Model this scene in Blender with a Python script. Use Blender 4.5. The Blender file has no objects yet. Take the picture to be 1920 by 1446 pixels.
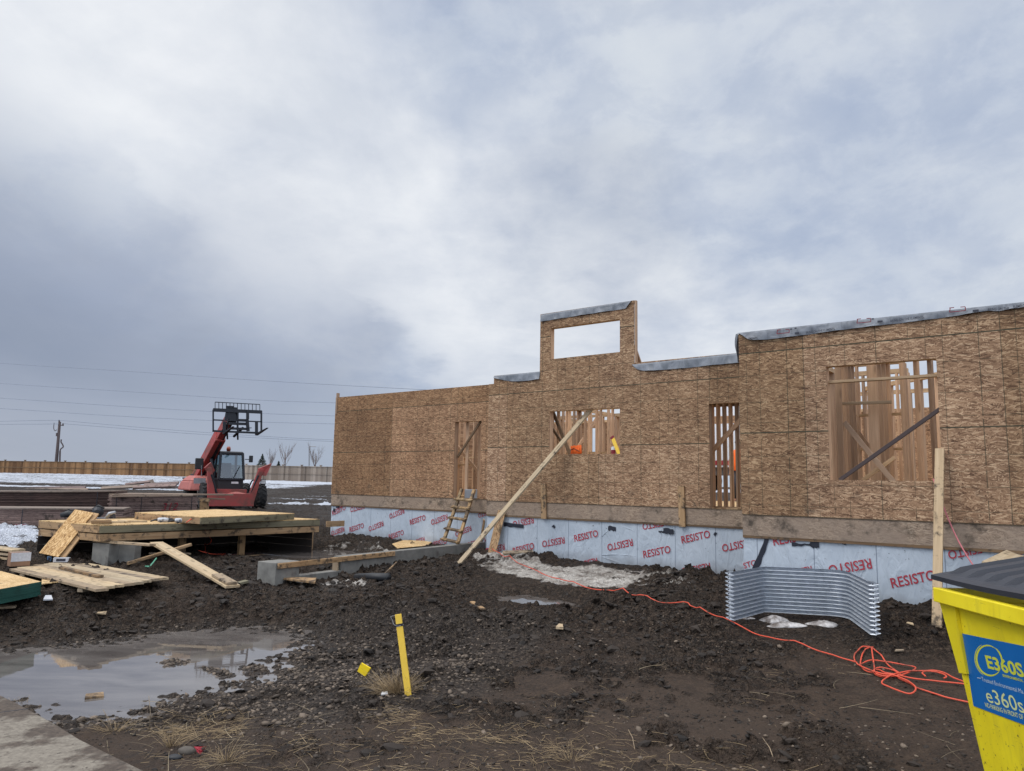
import bpy, math, random
import numpy as np
from mathutils import Vector, Matrix
random.seed(7)
sc = bpy.context.scene
C = sc.collection
# ------------------------------------------------------------------ camera
EYE = 2.15
F, PITCH, ROLL = 1416.65, 0.1302, 0.01892
cr, sr, cp, sp = math.cos(ROLL), math.sin(ROLL), math.cos(PITCH), math.sin(PITCH)
cam_d = bpy.data.cameras.new('camera'); cam = bpy.data.objects.new('camera', cam_d); C.objects.link(cam)
Rv, Uv, Fv = Vector((cr, -sp*sr, cp*sr)), Vector((-sr, -sp*cr, cp*cr)), Vector((0, cp, sp))
cam.matrix_world = Matrix(((Rv.x, Uv.x, -Fv.x, 0), (Rv.y, Uv.y, -Fv.y, 0), (Rv.z, Uv.z, -Fv.z, EYE), (0, 0, 0, 1)))
cam_d.sensor_width = 36; cam_d.lens = F/1920*36; cam_d.clip_start = .05; cam_d.clip_end = 6000
sc.camera = cam
sc.view_settings.view_transform = 'Standard'; sc.view_settings.look = 'None'
sc.view_settings.exposure = 0.0; sc.view_settings.gamma = 1
sc.cycles.max_bounces = 5; sc.cycles.diffuse_bounces = 3; sc.cycles.glossy_bounces = 3
sc.cycles.transparent_max_bounces = 8
# ------------------------------------------------------------------ node helper
class NT:
    def __init__(s, nt): s.t = nt; nt.nodes.clear()
    def n(s, typ, ins=None, **kw):
        nd = s.t.nodes.new(typ)
        for k, v in kw.items(): setattr(nd, k, v)
        for k, v in (ins or {}).items():
            sock = nd.inputs[k]
            if isinstance(v, bpy.types.NodeSocket): s.t.links.new(v, sock)
            elif isinstance(v, bpy.types.Node): s.t.links.new(v.outputs[0], sock)
            else: sock.default_value = v
        return nd
    def m(s, op, a, b=0.0, c=None, clamp=False):
        ins = {0: a, 1: b}
        if c is not None: ins[2] = c
        return s.n('ShaderNodeMath', ins, operation=op, use_clamp=clamp).outputs[0]
    def noise(s, vec, scale, detail=4, rough=.5, dist=0):
        return s.n('ShaderNodeTexNoise', {'Vector': vec, 'Scale': scale, 'Detail': detail, 'Roughness': rough, 'Distortion': dist}).outputs['Fac']
    def mapr(s, v, a, b, c=0.0, d=1.0, smooth=False):
        nd = s.n('ShaderNodeMapRange', {0: v, 1: a, 2: b, 3: c, 4: d}, interpolation_type='SMOOTHSTEP' if smooth else 'LINEAR')
        nd.clamp = True
        return nd.outputs[0]
    def mix(s, f, a, b, bt='MIX'):
        nd = s.n('ShaderNodeMix', None, data_type='RGBA', blend_type=bt)
        for i, v in ((0, f), (6, a), (7, b)):
            if isinstance(v, bpy.types.NodeSocket): s.t.links.new(v, nd.inputs[i])
            else: nd.inputs[i].default_value = v if i == 0 else (v if len(v) == 4 else (*v, 1))
        return nd.outputs[2]
    def ramp(s, f, stops):
        nd = s.n('ShaderNodeValToRGB', {0: f}); e = nd.color_ramp.elements
        while len(e) < len(stops): e.new(.5)
        for i, (p, c) in enumerate(stops): e[i].position = p; e[i].color = (*c, 1)
        return nd.outputs[0]
    def mapping(s, vec, scale=(1,1,1), rot=(0,0,0), loc=(0,0,0)):
        return s.n('ShaderNodeMapping', {0: vec, 1: loc, 2: rot, 3: scale}).outputs[0]
def srgb(r, g, b):
    f = lambda c: ((c/255+.055)/1.055)**2.4 if c/255 > .04045 else c/255/12.92
    return (f(r), f(g), f(b))
# ------------------------------------------------------------------ world: overcast sky
SUN_AZ, SUN_EL = math.radians(-108), math.radians(50)      # azimuth from +Y towards +X
sd = Vector((math.sin(SUN_AZ)*math.cos(SUN_EL), math.cos(SUN_AZ)*math.cos(SUN_EL), math.sin(SUN_EL)))
w = bpy.data.worlds.new('World'); sc.world = w; w.use_nodes = True
t = NT(w.node_tree)
sky = t.n('ShaderNodeTexSky', None, sky_type='NISHITA')
sky.sun_disc = False; sky.sun_elevation = SUN_EL; sky.sun_rotation = SUN_AZ; sky.air_density = 1.0; sky.dust_density = 2.0
bgs = t.n('ShaderNodeBackground', {'Color': sky.outputs[0], 'Strength': .07})
tc = t.n('ShaderNodeTexCoord'); D = tc.outputs['Generated']
sx = t.n('ShaderNodeSeparateXYZ', {0: D})
X, Y, Z = sx.outputs
zc = t.m('MAXIMUM', t.m('ADD', Z, .10), .03)
P2 = t.n('ShaderNodeCombineXYZ', {0: t.m('DIVIDE', X, zc), 1: t.m('DIVIDE', Y, zc), 2: 0.0}).outputs[0]
def dotd(v):
    v = Vector(v).normalized()
    return t.n('ShaderNodeVectorMath', {0: D, 1: tuple(v)}, operation='DOT_PRODUCT').outputs['Value']
def raydir(px, py):
    x, y = (px-960)/F, -(py-723)/F
    return (Rv*x + Uv*y + Fv).normalized()
# cloud field: streaks running along the upper-left to mid diagonal
Pr = t.mapping(P2, scale=(1, .42, 1), rot=(0, 0, math.radians(38)))
n1 = t.noise(Pr, .62, 5, .5, .3)
n2 = t.noise(t.mapping(P2, scale=(1, .75, 1), rot=(0, 0, math.radians(20)), loc=(3.1, 1.7, 0)), 1.9, 7, .55, .35)
n3 = t.noise(t.mapping(D, loc=(2, 5, 1), scale=(1, 1, 2.2)), 3.2, 5, .5, .4)
nw = t.m('SUBTRACT', t.noise(t.mapping(D, scale=(1, 1, 1.6)), 2.6, 5, .55), .5)
def blob(px, py, c0, c1, wob=.0):   # 1 inside a soft cone round the direction seen at that pixel
    d = dotd(raydir(px, py))
    if wob: d = t.m('ADD', d, t.m('MULTIPLY', nw, wob))
    return t.mapr(d, c0, c1, 0, 1, True)
nq = t.noise(t.mapping(D, loc=(1, 8, 2), scale=(1, 1, 1.25), rot=(.2, .5, .3)), 4.2, 7, .56, .3)
n2 = t.m('ADD', t.m('MULTIPLY', n2, .45), t.m('MULTIPLY', nq, .55))
n2 = t.m('ADD', t.m('MULTIPLY', n2, .82), t.m('MULTIPLY', t.noise(t.mapping(P2, scale=(1, .8, 1), loc=(7, 2, 0)), 5.5, 6, .6, .2), .18))
base = t.ramp(n2, [(.34, srgb(157,170,194)), (.44, srgb(179,190,209)), (.54, srgb(197,205,218)), (.66, srgb(212,218,225))])
base = t.mix(t.mapr(n3, .50, .70, 0, .40), base, srgb(163,177,202))
n5 = t.noise(t.mapping(D, loc=(9, 3, 4), scale=(1, 1, 1.5), rot=(0, .3, .5)), 9.0, 8, .62, .25)
base = t.mix(t.mapr(n5, .46, .64, 0, .30), base, srgb(216,222,228))
base = t.mix(t.mapr(n5, .54, .40, 0, .22), base, srgb(158,172,196))
dark = t.mix(t.mapr(n1, .3, .7), srgb(132,143,164), srgb(154,163,183))
# the dark mass lies below a ragged diagonal edge from the upper left to the middle
ea, eb = raydir(0, 120), raydir(620, 500); nrm_ = ea.cross(eb).normalized()
if nrm_.dot(raydir(100, 500)) < 0: nrm_ = -nrm_
edge_d = t.m('ADD', t.n('ShaderNodeVectorMath', {0: D, 1: tuple(nrm_)}, operation='DOT_PRODUCT').outputs['Value'], t.m('ADD', t.m('MULTIPLY', nw, .16), t.m('MULTIPLY', t.m('SUBTRACT', n2, .5), .30)))
edge_m = t.mapr(edge_d, -.05, .24, 0, 1, True)
fd = t.m('MULTIPLY', edge_m, blob(180, 480, .80, .965, .05))
fd = t.m('MAXIMUM', fd, t.m('MULTIPLY', blob(420, 640, .965, .992, .06), .62))
fd = t.m('MAXIMUM', fd, t.m('MULTIPLY', blob(1090, 480, .985, .998, .03), .35))
col = t.mix(t.m('MULTIPLY', fd, .92), base, dark)
fb = t.m('MAXIMUM', blob(330, 40, .955, .995, .07), t.m('MAXIMUM', t.m('MULTIPLY', blob(560, 330, .978, .996, .06), .85), t.m('MULTIPLY', blob(150, 20, .97, .995, .04), .8)))
brt = t.mix(t.mapr(n2, .40, .60), srgb(214,219,227), srgb(240,242,245))
fb = t.m('MAXIMUM', fb, t.m('MULTIPLY', t.m('MULTIPLY', t.mapr(edge_d, -.34, -.06, 0, 1, True), t.mapr(edge_d, .0, .05, 1, 0, True)), .8))
col = t.mix(t.m('MULTIPLY', t.m('MULTIPLY', fb, t.m('SUBTRACT', 1, edge_m)), .93), col, brt)
fc = t.mapr(dotd((math.sin(-.05), math.cos(-.05), .30)), .9, .99)
# horizon band
hz = t.mix(t.mapr(X, -.65, .1), srgb(176,181,192), srgb(166,184,204))
hb = t.mapr(Z, .0, .16, 1, 0, True)
col = t.mix(t.m('MULTIPLY', hb, .62), col, hz)
# overcast skies brighten towards the zenith, outside the frame too
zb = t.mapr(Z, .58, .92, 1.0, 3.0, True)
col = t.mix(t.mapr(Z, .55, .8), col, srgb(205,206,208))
bk = t.mapr(Y, .25, -.45, 1.0, 2.1, True)  # extra sky brightness added behind the camera to light the facing walls
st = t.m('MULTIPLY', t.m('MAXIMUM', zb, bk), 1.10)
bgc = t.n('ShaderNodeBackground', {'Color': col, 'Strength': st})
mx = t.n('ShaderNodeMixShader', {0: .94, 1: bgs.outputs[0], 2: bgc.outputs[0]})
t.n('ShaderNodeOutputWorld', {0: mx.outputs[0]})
sund = bpy.data.lights.new('sun', 'SUN'); sund.energy = 1.25; sund.angle = math.radians(24); sund.color = (1, .95, .88)
sun = bpy.data.objects.new('sun', sund); C.objects.link(sun)
sun.rotation_euler = sd.to_track_quat('Z', 'Y').to_euler()
# ------------------------------------------------------------------ pixel helpers (photo pixels -> places on real planes)
TH = .66156
NV, RV = Vector((math.sin(TH), math.cos(TH), 0)), Vector((math.cos(TH), -math.sin(TH), 0))
OFF = {'R': 11.22117, 'M': 13.53973, 'L': 14.56285}
CAMP = Vector((0, 0, EYE))
def ray(px, py):
    x, y = (px-960)/F, -(py-723)/F
    return Rv*x + Uv*y + Fv
def on_z(px, py, z):
    r = ray(px, py); return CAMP + r*((z-EYE)/r.z)
def on_y(px, py, Yd):
    r = ray(px, py); return CAMP + r*(Yd/r.y)
def on_wall(px, py, k, off=0.0):      # local wall coordinates (s, z) in world metres
    r = ray(px, py); p = CAMP + r*((OFF[k]+off)/(r.dot(NV)))
    return p.dot(RV), p.z
def on_plane(px, py, o, n):
    r = ray(px, py); return CAMP + r*((o-CAMP).dot(n)/r.dot(n))
def project(xs, ys, zs):
    xs, ys, zs = xs, ys, zs-EYE
    a = xs*Rv.x+ys*Rv.y+zs*Rv.z; b = xs*Uv.x+ys*Uv.y+zs*Uv.z; c = xs*Fv.x+ys*Fv.y+zs*Fv.z
    ok = c > .05; c = np.where(ok, c, 1)
    return np.where(ok, 960+F*a/c, -9999), np.where(ok, 723-F*b/c, -9999)
# ------------------------------------------------------------------ mesh builder
def smooth01(a, b, x): 
    q = np.clip((x-a)/(b-a), 0, 1); return q*q*(3-2*q)
class MB:
    def __init__(s): s.v = []; s.f = []; s.mi = []
    def add(s, vs, fs, mi=0):
        o = len(s.v); s.v += [tuple(v) for v in vs]; s.f += [tuple(i+o for i in f) for f in fs]; s.mi += [mi]*len(fs)
        return s
    def box(s, x0, x1, y0, y1, z0, z1, M=None, mi=0):
        vs = [Vector((x, y, z)) for z in (z0, z1) for y in (y0, y1) for x in (x0, x1)]
        if M is not None: vs = [M @ v for v in vs]
        return s.add(vs, [(0,2,3,1),(4,5,7,6),(0,1,5,4),(2,6,7,3),(0,4,6,2),(1,3,7,5)], mi)
    def bar(s, p0, p1, w, th, up=(0,0,1), mi=0, w1=None, th1=None):
        p0, p1 = Vector(p0), Vector(p1); d = (p1-p0).normalized(); up = Vector(up)
        side = d.cross(up)
        if side.length < 1e-4: side = d.cross(Vector((1,0,0)))
        side.normalize(); u = side.cross(d)
        w1 = w if w1 is None else w1; th1 = th if th1 is None else th1
        vs = [p+side*a*ww/2+u*b*tt/2 for p, ww, tt in ((p0,w,th),(p1,w1,th1)) for a, b in ((-1,-1),(1,-1),(1,1),(-1,1))]
        return s.add(vs, [(3,2,1,0),(4,5,6,7),(0,1,5,4),(1,2,6,5),(2,3,7,6),(3,0,4,7)], mi)
    def prism(s, pts, d, mi=0):          # pts: outline (Vectors), d: extrusion vector
        n = len(pts); d = Vector(d); vs = [Vector(p) for p in pts]; nn = Vector((0,0,0))
        for i in range(n): nn += vs[i].cross(vs[(i+1) % n])
        if nn.dot(d) > 0: vs = vs[::-1]
        a = vs + [p+d for p in vs]
        return s.add(a, [tuple(range(n)), tuple(range(2*n-1, n-1, -1))] + [(i, i+n, (i+1) % n+n, (i+1) % n) for i in range(n)], mi)
    def tube(s, pts, r, seg=8, closed=False, mi=0, caps=True):
        pts = [Vector(p) for p in pts]; n = len(pts); o = len(s.v); rr = r if isinstance(r, (list, tuple)) else [r]*n
        prev = None
        for i, p in enumerate(pts):
            d = (pts[(i+1) % n] if (closed or i < n-1) else p) - (pts[i-1] if (closed or i > 0) else p)
            if d.length < 1e-9: d = Vector((0,0,1))
            d.normalize()
            if prev is None:
                a = d.cross(Vector((0,0,1))); a = a if a.length > 1e-3 else d.cross(Vector((1,0,0)))
            else: a = prev - d*prev.dot(d)
            a.normalize(); prev = a; b = d.cross(a)
            s.v += [tuple(p + (a*math.cos(q)+b*math.sin(q))*rr[i]) for q in [2*math.pi*k/seg for k in range(seg)]]
        m = n if closed else n-1
        for i in range(m):
            j = (i+1) % n
            for k in range(seg):
                s.f.append((o+i*seg+k, o+i*seg+(k+1) % seg, o+j*seg+(k+1) % seg, o+j*seg+k)); s.mi.append(mi)
        if caps and not closed:
            s.f.append(tuple(o+k for k in range(seg))[::-1]); s.mi.append(mi)
            s.f.append(tuple(o+(n-1)*seg+k for k in range(seg))); s.mi.append(mi)
        return s
    def lathe(s, prof, M, seg=24, mi=0):  # prof: (radius, height) along local z
        o = len(s.v); n = len(prof)
        for r, h in prof:
            s.v += [tuple(M @ Vector((r*math.cos(2*math.pi*k/seg), r*math.sin(2*math.pi*k/seg), h))) for k in range(seg)]
        for i in range(n-1):
            for k in range(seg):
                s.f.append((o+i*seg+k, o+i*seg+(k+1) % seg, o+(i+1)*seg+(k+1) % seg, o+(i+1)*seg+k)); s.mi.append(mi)
        s.f.append(tuple(o+k for k in range(seg))[::-1]); s.mi.append(mi)
        s.f.append(tuple(o+(n-1)*seg+k for k in range(seg))); s.mi.append(mi)
        return s
    def build(s, name, mat, parent=None, smooth=False, origin=None, bevel=0):
        """geometry given in world coordinates unless the parent carries 'local'"""
        me = bpy.data.meshes.new(name)
        org = Vector((0,0,0))
        if parent is not None:
            if not parent.get('_local'): org = abs_loc(parent)
        elif origin is not None: org = Vector(origin)
        else:
            a = np.array(s.v); org = Vector(((a[:,0].min()+a[:,0].max())/2, (a[:,1].min()+a[:,1].max())/2, a[:,2].min()))
        me.from_pydata([(v[0]-org[0], v[1]-org[1], v[2]-org[2]) for v in s.v], [], s.f)
        mats = mat if isinstance(mat, (list, tuple)) else [mat]
        for m_ in mats: me.materials.append(m_)
        if len(mats) > 1: me.polygons.foreach_set('material_index', s.mi)
        if smooth: me.polygons.foreach_set('use_smooth', [True]*len(me.polygons))
        me.update()
        o = bpy.data.objects.new(name, me); C.objects.link(o)
        if bevel:
            b = o.modifiers.new('bevel', 'BEVEL'); b.width = bevel; b.segments = 2; b.limit_method = 'ANGLE'
        if parent is not None:
            o.parent = parent
            if parent.get('_local'): o['_local'] = True
            elif parent.type == 'MESH': o.location = (0,0,0)
        else: o.location = org
        return o
def abs_loc(o):
    l = Vector((0,0,0))
    while o is not None: l += o.location; o = o.parent
    return l
def tag(o, label=None, cat=None, group=None, kind=None):
    if label: o['label'] = label
    if cat: o['category'] = cat
    if group: o['group'] = group
    if kind: o['kind'] = kind
    return o
def thing(name, label, cat, loc=(0,0,0), group=None, rotz=0, local=False):
    o = bpy.data.objects.new(name, None); C.objects.link(o); o.location = loc; o.rotation_euler = (0,0,rotz)
    o.empty_display_size = .2
    if local: o['_local'] = True
    return tag(o, label, cat, group)
def plank(name, p0, p1, w, th, mat, up=(0,0,1), parent=None, label=None, cat=None, group=None, sag=0.0, warp=0.0):
    """board with its own length axis as local X (grain follows it)"""
    p0, p1 = Vector(p0), Vector(p1); d = (p1-p0); L = d.length; d.normalize(); up = Vector(up)
    side = up.cross(d).normalized(); u = d.cross(side)
    me = bpy.data.meshes.new(name); mb = MB(); n = 7
    e = min(.003, w*.1, th*.1)
    prof = [(-w/2+e, -th/2), (w/2-e, -th/2), (w/2, -th/2+e), (w/2, th/2-e), (w/2-e, th/2), (-w/2+e, th/2), (-w/2, th/2-e), (-w/2, -th/2+e)]
    vs = []
    for i in range(n):
        f = i/(n-1); off = -sag*4*f*(1-f)
        tw = warp*(f-.5)
        for a, b in prof: vs.append((L*f, a*math.cos(tw)-b*math.sin(tw), b*math.cos(tw)+a*math.sin(tw)+off))
    fs = [tuple(range(7,-1,-1)), tuple(range((n-1)*8, n*8))]
    for i in range(n-1):
        for k in range(8): fs.append((i*8+k, i*8+(k+1)%8, (i+1)*8+(k+1)%8, (i+1)*8+k))
    me.from_pydata(vs, [], fs); me.materials.append(mat); me.update()
    o = bpy.data.objects.new(name, me); C.objects.link(o)
    Mx = Matrix(((d.x, side.x, u.x, p0.x), (d.y, side.y, u.y, p0.y), (d.z, side.z, u.z, p0.z), (0,0,0,1)))
    if parent is not None:
        o.parent = parent
        if not parent.get('_local'): Mx = Matrix.Translation(-abs_loc(parent)) @ Mx
    o.matrix_local = Mx
    return tag(o, label, cat, group)
# ------------------------------------------------------------------ materials
def newmat(name):
    m = bpy.data.materials.new(name); m.use_nodes = True
    t = NT(m.node_tree); return m, t
def finish(t, col, rough=.7, bump=None, bstr=.3, bdist=.01, metal=0.0, spec=.5, **kw):
    ins = {'Base Color': col if isinstance(col, bpy.types.NodeSocket) else (*col, 1), 'Roughness': rough, 'Metallic': metal, 'Specular IOR Level': spec}
    ins.update(kw)
    if bump is not None:
        ins['Normal'] = t.n('ShaderNodeBump', {'Height': bump, 'Strength': bstr, 'Distance': bdist}).outputs[0]
    b = t.n('ShaderNodeBsdfPrincipled', ins)
    t.n('ShaderNodeOutputMaterial', {0: b.outputs[0]})
def objc(t):
    return t.n('ShaderNodeTexCoord').outputs['Object']
def rnd(t):
    return t.n('ShaderNodeObjectInfo').outputs['Random']
def swz(t, v, plane):
    s = t.n('ShaderNodeSeparateXYZ', {0: v}).outputs
    a, b = {'xz': (0, 2), 'xy': (0, 1), 'yz': (1, 2)}[plane]
    return s[a], s[b], s
def mat_plain(name, c, rough=.6, metal=0.0, var=.12, scale=8, bstr=.1, dirt=0.0, dcol=(.05,.04,.035), spec=.5, bd=.004):
    m, t = newmat(name); v = objc(t)
    n = t.noise(v, scale, 5, .6); n2 = t.noise(v, scale*.3, 3, .6)
    col = t.mix(t.mapr(n, .3, .7), tuple(x*(1-var) for x in c), tuple(min(1, x*(1+var)) for x in c))
    if dirt: col = t.mix(t.m('MULTIPLY', t.mapr(t.m('ADD', t.m('MULTIPLY', n, .5), t.m('MULTIPLY', n2, .5)), .62-dirt*.25, .66-dirt*.1), .8), col, dcol)
    finish(t, col, t.mapr(n, .2, .8, max(.05, rough-.12), min(1, rough+.12)), n, bstr, bd, metal, spec); return m
def mat_osb(name, cols, plane='xz', lines=None, panels=True, dirt=0.0, dirt_z=None, wash=None):
    m, t = newmat(name); v = objc(t); u, q, s = swz(t, v, plane)
    wob = t.noise(v, 5, 2, .5)
    vec = t.n('ShaderNodeCombineXYZ', {0: t.m('ADD', u, t.m('MULTIPLY', wob, .03)), 1: q, 2: 0.0}).outputs[0]
    tone = None
    for i, (a, lx, ly) in enumerate(((84,9,44),(-66,9,40),(52,9,44),(-38,8,42),(27,8,42),(-16,7.5,40),(9,7.5,42))):
        rot = t.n('ShaderNodeVectorRotate', {'Vector': vec, 'Angle': math.radians(a)}, rotation_type='Z_AXIS').outputs[0]
        mp = t.mapping(rot, scale=(lx*1.7, ly*1.75, 1), loc=(i*3.7, i*1.3, 0))
        vo = t.n('ShaderNodeTexVoronoi', {'Vector': mp, 'Scale': 1.0, 'Randomness': 1.0}, voronoi_dimensions='2D')
        c = t.n('ShaderNodeSeparateColor', {0: vo.outputs['Color']}).outputs
        if tone is None: tone = c[0]
        else: tone = t.n('ShaderNodeMix', {0: t.m('GREATER_THAN', c[1], .66), 2: tone, 3: c[0]}, data_type='FLOAT').outputs[0]
    fine = t.noise(t.mapping(v, scale=(1,1,1)), 60, 3, .6)
    big = t.noise(v, 1.3, 4, .55)
    tn = t.m('ADD', t.m('MULTIPLY', t.m('SUBTRACT', tone, .5), .64), t.m('ADD', .5, t.m('ADD', t.m('MULTIPLY', t.m('SUBTRACT', fine, .5), .45), t.m('MULTIPLY', t.m('SUBTRACT', big, .5), .35))))
    col = t.ramp(tn, [(.08, cols[0]), (.32, cols[1]), (.62, cols[2]), (.93, cols[3])])
    if panels:
        px = t.m('FLOOR', t.m('DIVIDE', t.m('ADD', u, .9), 2.44)); pz = t.m('FLOOR', t.m('DIVIDE', t.m('SUBTRACT', q, panels), 1.22))
        wn = t.n('ShaderNodeTexWhiteNoise', {'Vector': t.n('ShaderNodeCombineXYZ', {0: px, 1: pz, 2: 3.0}).outputs[0]}, noise_dimensions='3D').outputs['Value']
        g = t.m('MULTIPLY', t.mapr(wn, 0, 1, .74, 1.14), t.mapr(t.noise(v, .8, 5, .65), .38, .62, .88, 1.08))
        col = t.mix(1.0, col, t.n('ShaderNodeCombineColor', {0: g, 1: t.m('MULTIPLY', g, t.mapr(wn, .2, .8, .99, 1.03)), 2: t.m('MULTIPLY', g, t.mapr(wn, .3, .9, .93, 1.08))}).outputs[0], 'MULTIPLY')
        brk = t.mapr(t.noise(v, 7, 2, .5), .34, .44)
        def line(c, p0, per, wd, st):
            dd = t.m('PINGPONG', t.m('ADD', t.m('SUBTRACT', c, p0), 200*per), per/2)
            return t.m('MULTIPLY', t.mapr(dd, wd, wd*1.9, 1, 0), st)
        ln = t.m('MAXIMUM', line(u, .08, 1.22, .004, .7), line(u, .08+.406, 1.22, .0035, .55))
        ln = t.m('MAXIMUM', ln, line(u, .08+.61, 1.22, .0035, .5)); ln = t.m('MAXIMUM', ln, line(u, .08+.813, 1.22, .0035, .55))
        for k, st in ((.15,.45),(.46,.5),(.66,.35),(.87,.5)): ln = t.m('MAXIMUM', ln, line(q, panels+k, 1.22, .004, st))
        ln = t.m('MULTIPLY', ln, brk)
        seam = t.m('MAXIMUM', line(q, panels, 1.22, .006, .9), line(u, -.9, 2.44, .0035, .7))
        col = t.mix(t.m('MAXIMUM', ln, seam), col, (.028,.034,.022))
    if wash is not None: col = t.mix(t.mapr(t.noise(v, 1.8, 5, .6), .35, .62, .35, .85), col, wash)
    if dirt:
        dn = t.noise(v, 2.6, 7, .7)
        f = t.mapr(dn, .60-dirt*.1, .66, 0, .85)
        if dirt_z is not None: f = t.m('MULTIPLY', f, t.mapr(s[2], dirt_z[0], dirt_z[1], 1, 0))
        col = t.mix(f, col, (.035,.028,.023))
    finish(t, col, .8, t.m('ADD', tone, fine), .25, .002, spec=.3); return m
def mat_wood(name, c0, c1, axis='x', knots=.5, dirt=0.0, grey=0.0, rough=.75, tint=.16, dcol=(.045,.036,.03)):
    m, t = newmat(name); v = objc(t); r = rnd(t)
    v = t.n('ShaderNodeVectorMath', {0: v, 1: t.n('ShaderNodeCombineXYZ', {0: t.m('MULTIPLY', r, 13.0), 1: t.m('MULTIPLY', r, 7.0), 2: t.m('MULTIPLY', r, 3.0)}).outputs[0]}, operation='ADD').outputs[0]
    sc_ = {'x': (1.1, 26, 26), 'y': (26, 1.1, 26), 'z': (26, 26, 1.1)}[axis]
    sk = {'x': (2.2, 9, 9), 'y': (9, 2.2, 9), 'z': (9, 9, 2.2)}[axis]
    g = t.noise(t.mapping(v, scale=sc_), 1.0, 5, .65, .4)
    g2 = t.noise(t.mapping(v, scale=tuple(x*.2 for x in sc_)), 1.0, 3, .5)
    col = t.mix(t.mapr(t.m('ADD', t.m('MULTIPLY', g, .6), t.m('MULTIPLY', g2, .4)), .35, .65), c1, c0)
    tv = t.mapr(r, 0, 1, 1-tint, 1+tint)
    col = t.mix(1.0, col, t.n('ShaderNodeCombineColor', {0: tv, 1: t.m('MULTIPLY', tv, t.mapr(r, 0, 1, 1.03, .96)), 2: t.m('MULTIPLY', tv, t.mapr(r, 0, 1, 1.08, .90))}).outputs[0], 'MULTIPLY')
    if knots:
        vo = t.n('ShaderNodeTexVoronoi', {'Vector': t.mapping(v, scale=sk), 'Scale': 1.0}).outputs['Distance']
        col = t.mix(t.m('MULTIPLY', t.mapr(vo, .10, .22, 1, 0), knots), col, tuple(x*.3 for x in c1))
    if grey: col = t.mix(t.mapr(t.noise(v, 1.5, 4, .6), .3, .7, 0, grey), col, (.16,.15,.14))
    if dirt:
        dn = t.noise(v, 5, 7, .72)
        col = t.mix(t.mapr(dn, .60-dirt*.16, .66-dirt*.1, 0, .85), col, dcol)
    finish(t, col, rough, g, .25, .002, spec=.3); return m
M = {}
OSBC = [srgb(70,47,35), srgb(122,93,71), srgb(152,121,94), srgb(200,170,138)]
M['osb'] = mat_osb('osb_sheathing', OSBC, 'xz', panels=EYE-.383, dirt=.35, dirt_z=(EYE-.35, EYE+.25))
M['osb_left'] = mat_osb('osb_sheathing_warm', [srgb(70,46,32), srgb(122,90,66), srgb(152,118,90), srgb(196,160,124)], 'xz', panels=EYE-.383, dirt=.4, dirt_z=(EYE-.35, EYE+.25))
M['osb_in'] = mat_osb('osb_inside', OSBC, 'xz', panels=False)
M['rim'] = mat_osb('rim_board_osb', [srgb(80,64,52), srgb(132,112,94), srgb(162,142,122), srgb(196,178,156)], 'xz', panels=False, dirt=.7, wash=srgb(136,121,108))
M['osb_flat'] = mat_osb('osb_floor', [srgb(120,92,58), srgb(178,146,100), srgb(204,174,128), srgb(226,200,158)], 'xy', panels=False, dirt=.15)
M['osb_strip'] = mat_osb('osb_offcut', [srgb(96,68,40), srgb(158,122,78), srgb(192,156,108), srgb(222,192,146)], 'xy', panels=False)
M['osb_muddy'] = mat_osb('osb_offcut_muddy', [srgb(82,60,44), srgb(140,110,82), srgb(176,144,108), srgb(200,170,132)], 'xy', panels=False, dirt=.6)
M['stud'] = mat_wood('stud_lumber', srgb(198,172,142), srgb(164,136,108), 'z', .45)
M['stud_dark'] = mat_wood('stud_lumber_brown', srgb(160,126,90), srgb(122,90,62), 'z', .4)
M['plate'] = mat_wood('plate_lumber', srgb(192,166,134), srgb(154,127,98), 'x', .4)
M['sill'] = mat_wood('sill_plate_wood', srgb(126,104,80), srgb(86,68,52), 'x', .2, .4)
M['board'] = mat_wood('board_pale', srgb(196,178,148), srgb(160,138,108), 'x', .6, .22, .2)
M['board_w'] = mat_wood('board_weathered', srgb(174,156,130), srgb(134,114,92), 'x', .5, .5, .35)
M['board_wet'] = mat_wood('board_muddy', srgb(170,142,108), srgb(120,94,66), 'x', .5, .9)
M['treated'] = mat_wood('treated_joist', srgb(132,126,104), srgb(98,93,75), 'x', .55, .35)
M['joist'] = mat_wood('joist_pale', srgb(178,150,116), srgb(138,110,80), 'x', .55, .5)
M['ladderw'] = mat_wood('ladder_muddy_wood', srgb(176,150,112), srgb(120,94,64), 'x', .3, 1.0)
M['fence'] = mat_wood('fence_cedar', srgb(132,102,74), srgb(94,70,50), 'z', .1, .0, .1)
M['fence_g'] = mat_wood('fence_weathered', srgb(150,136,122), srgb(112,100,88), 'z', .1, .0, .5)
M['plum'] = mat_wood('stacked_lumber_grey', srgb(142,122,116), srgb(100,84,80), 'x', .35, .3)
M['plum_dark'] = mat_wood('stacked_lumber_brown', srgb(98,76,68), srgb(62,47,43), 'x', .3, .2)
M['plum_top'] = mat_wood('stack_top_board', srgb(150,136,124), srgb(110,94,84), 'x', .2, .1)
M['conc'] = mat_plain('concrete', srgb(118,117,113), .85, var=.32, scale=4, bstr=.4, dirt=.32, bd=.01)
M['black'] = mat_plain('black_plastic', srgb(34,36,40), .55, bstr=.05)
M['darksteel'] = mat_plain('dark_steel', srgb(36,39,46), .5, .3)
M['tape'] = mat_plain('black_tape', srgb(22,27,42), .5)
M['red'] = mat_plain('red_machine_paint', srgb(164,68,66), .55, dirt=.6, dcol=srgb(98,66,58), var=.22, scale=3)
M['redpale'] = mat_plain('red_faded_panel', srgb(170,98,90), .55, var=.2, scale=5)
M['rubber'] = mat_plain('rubber', srgb(38,38,40), .85, dirt=.3, dcol=srgb(80,70,60), var=.3, scale=6)
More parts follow.
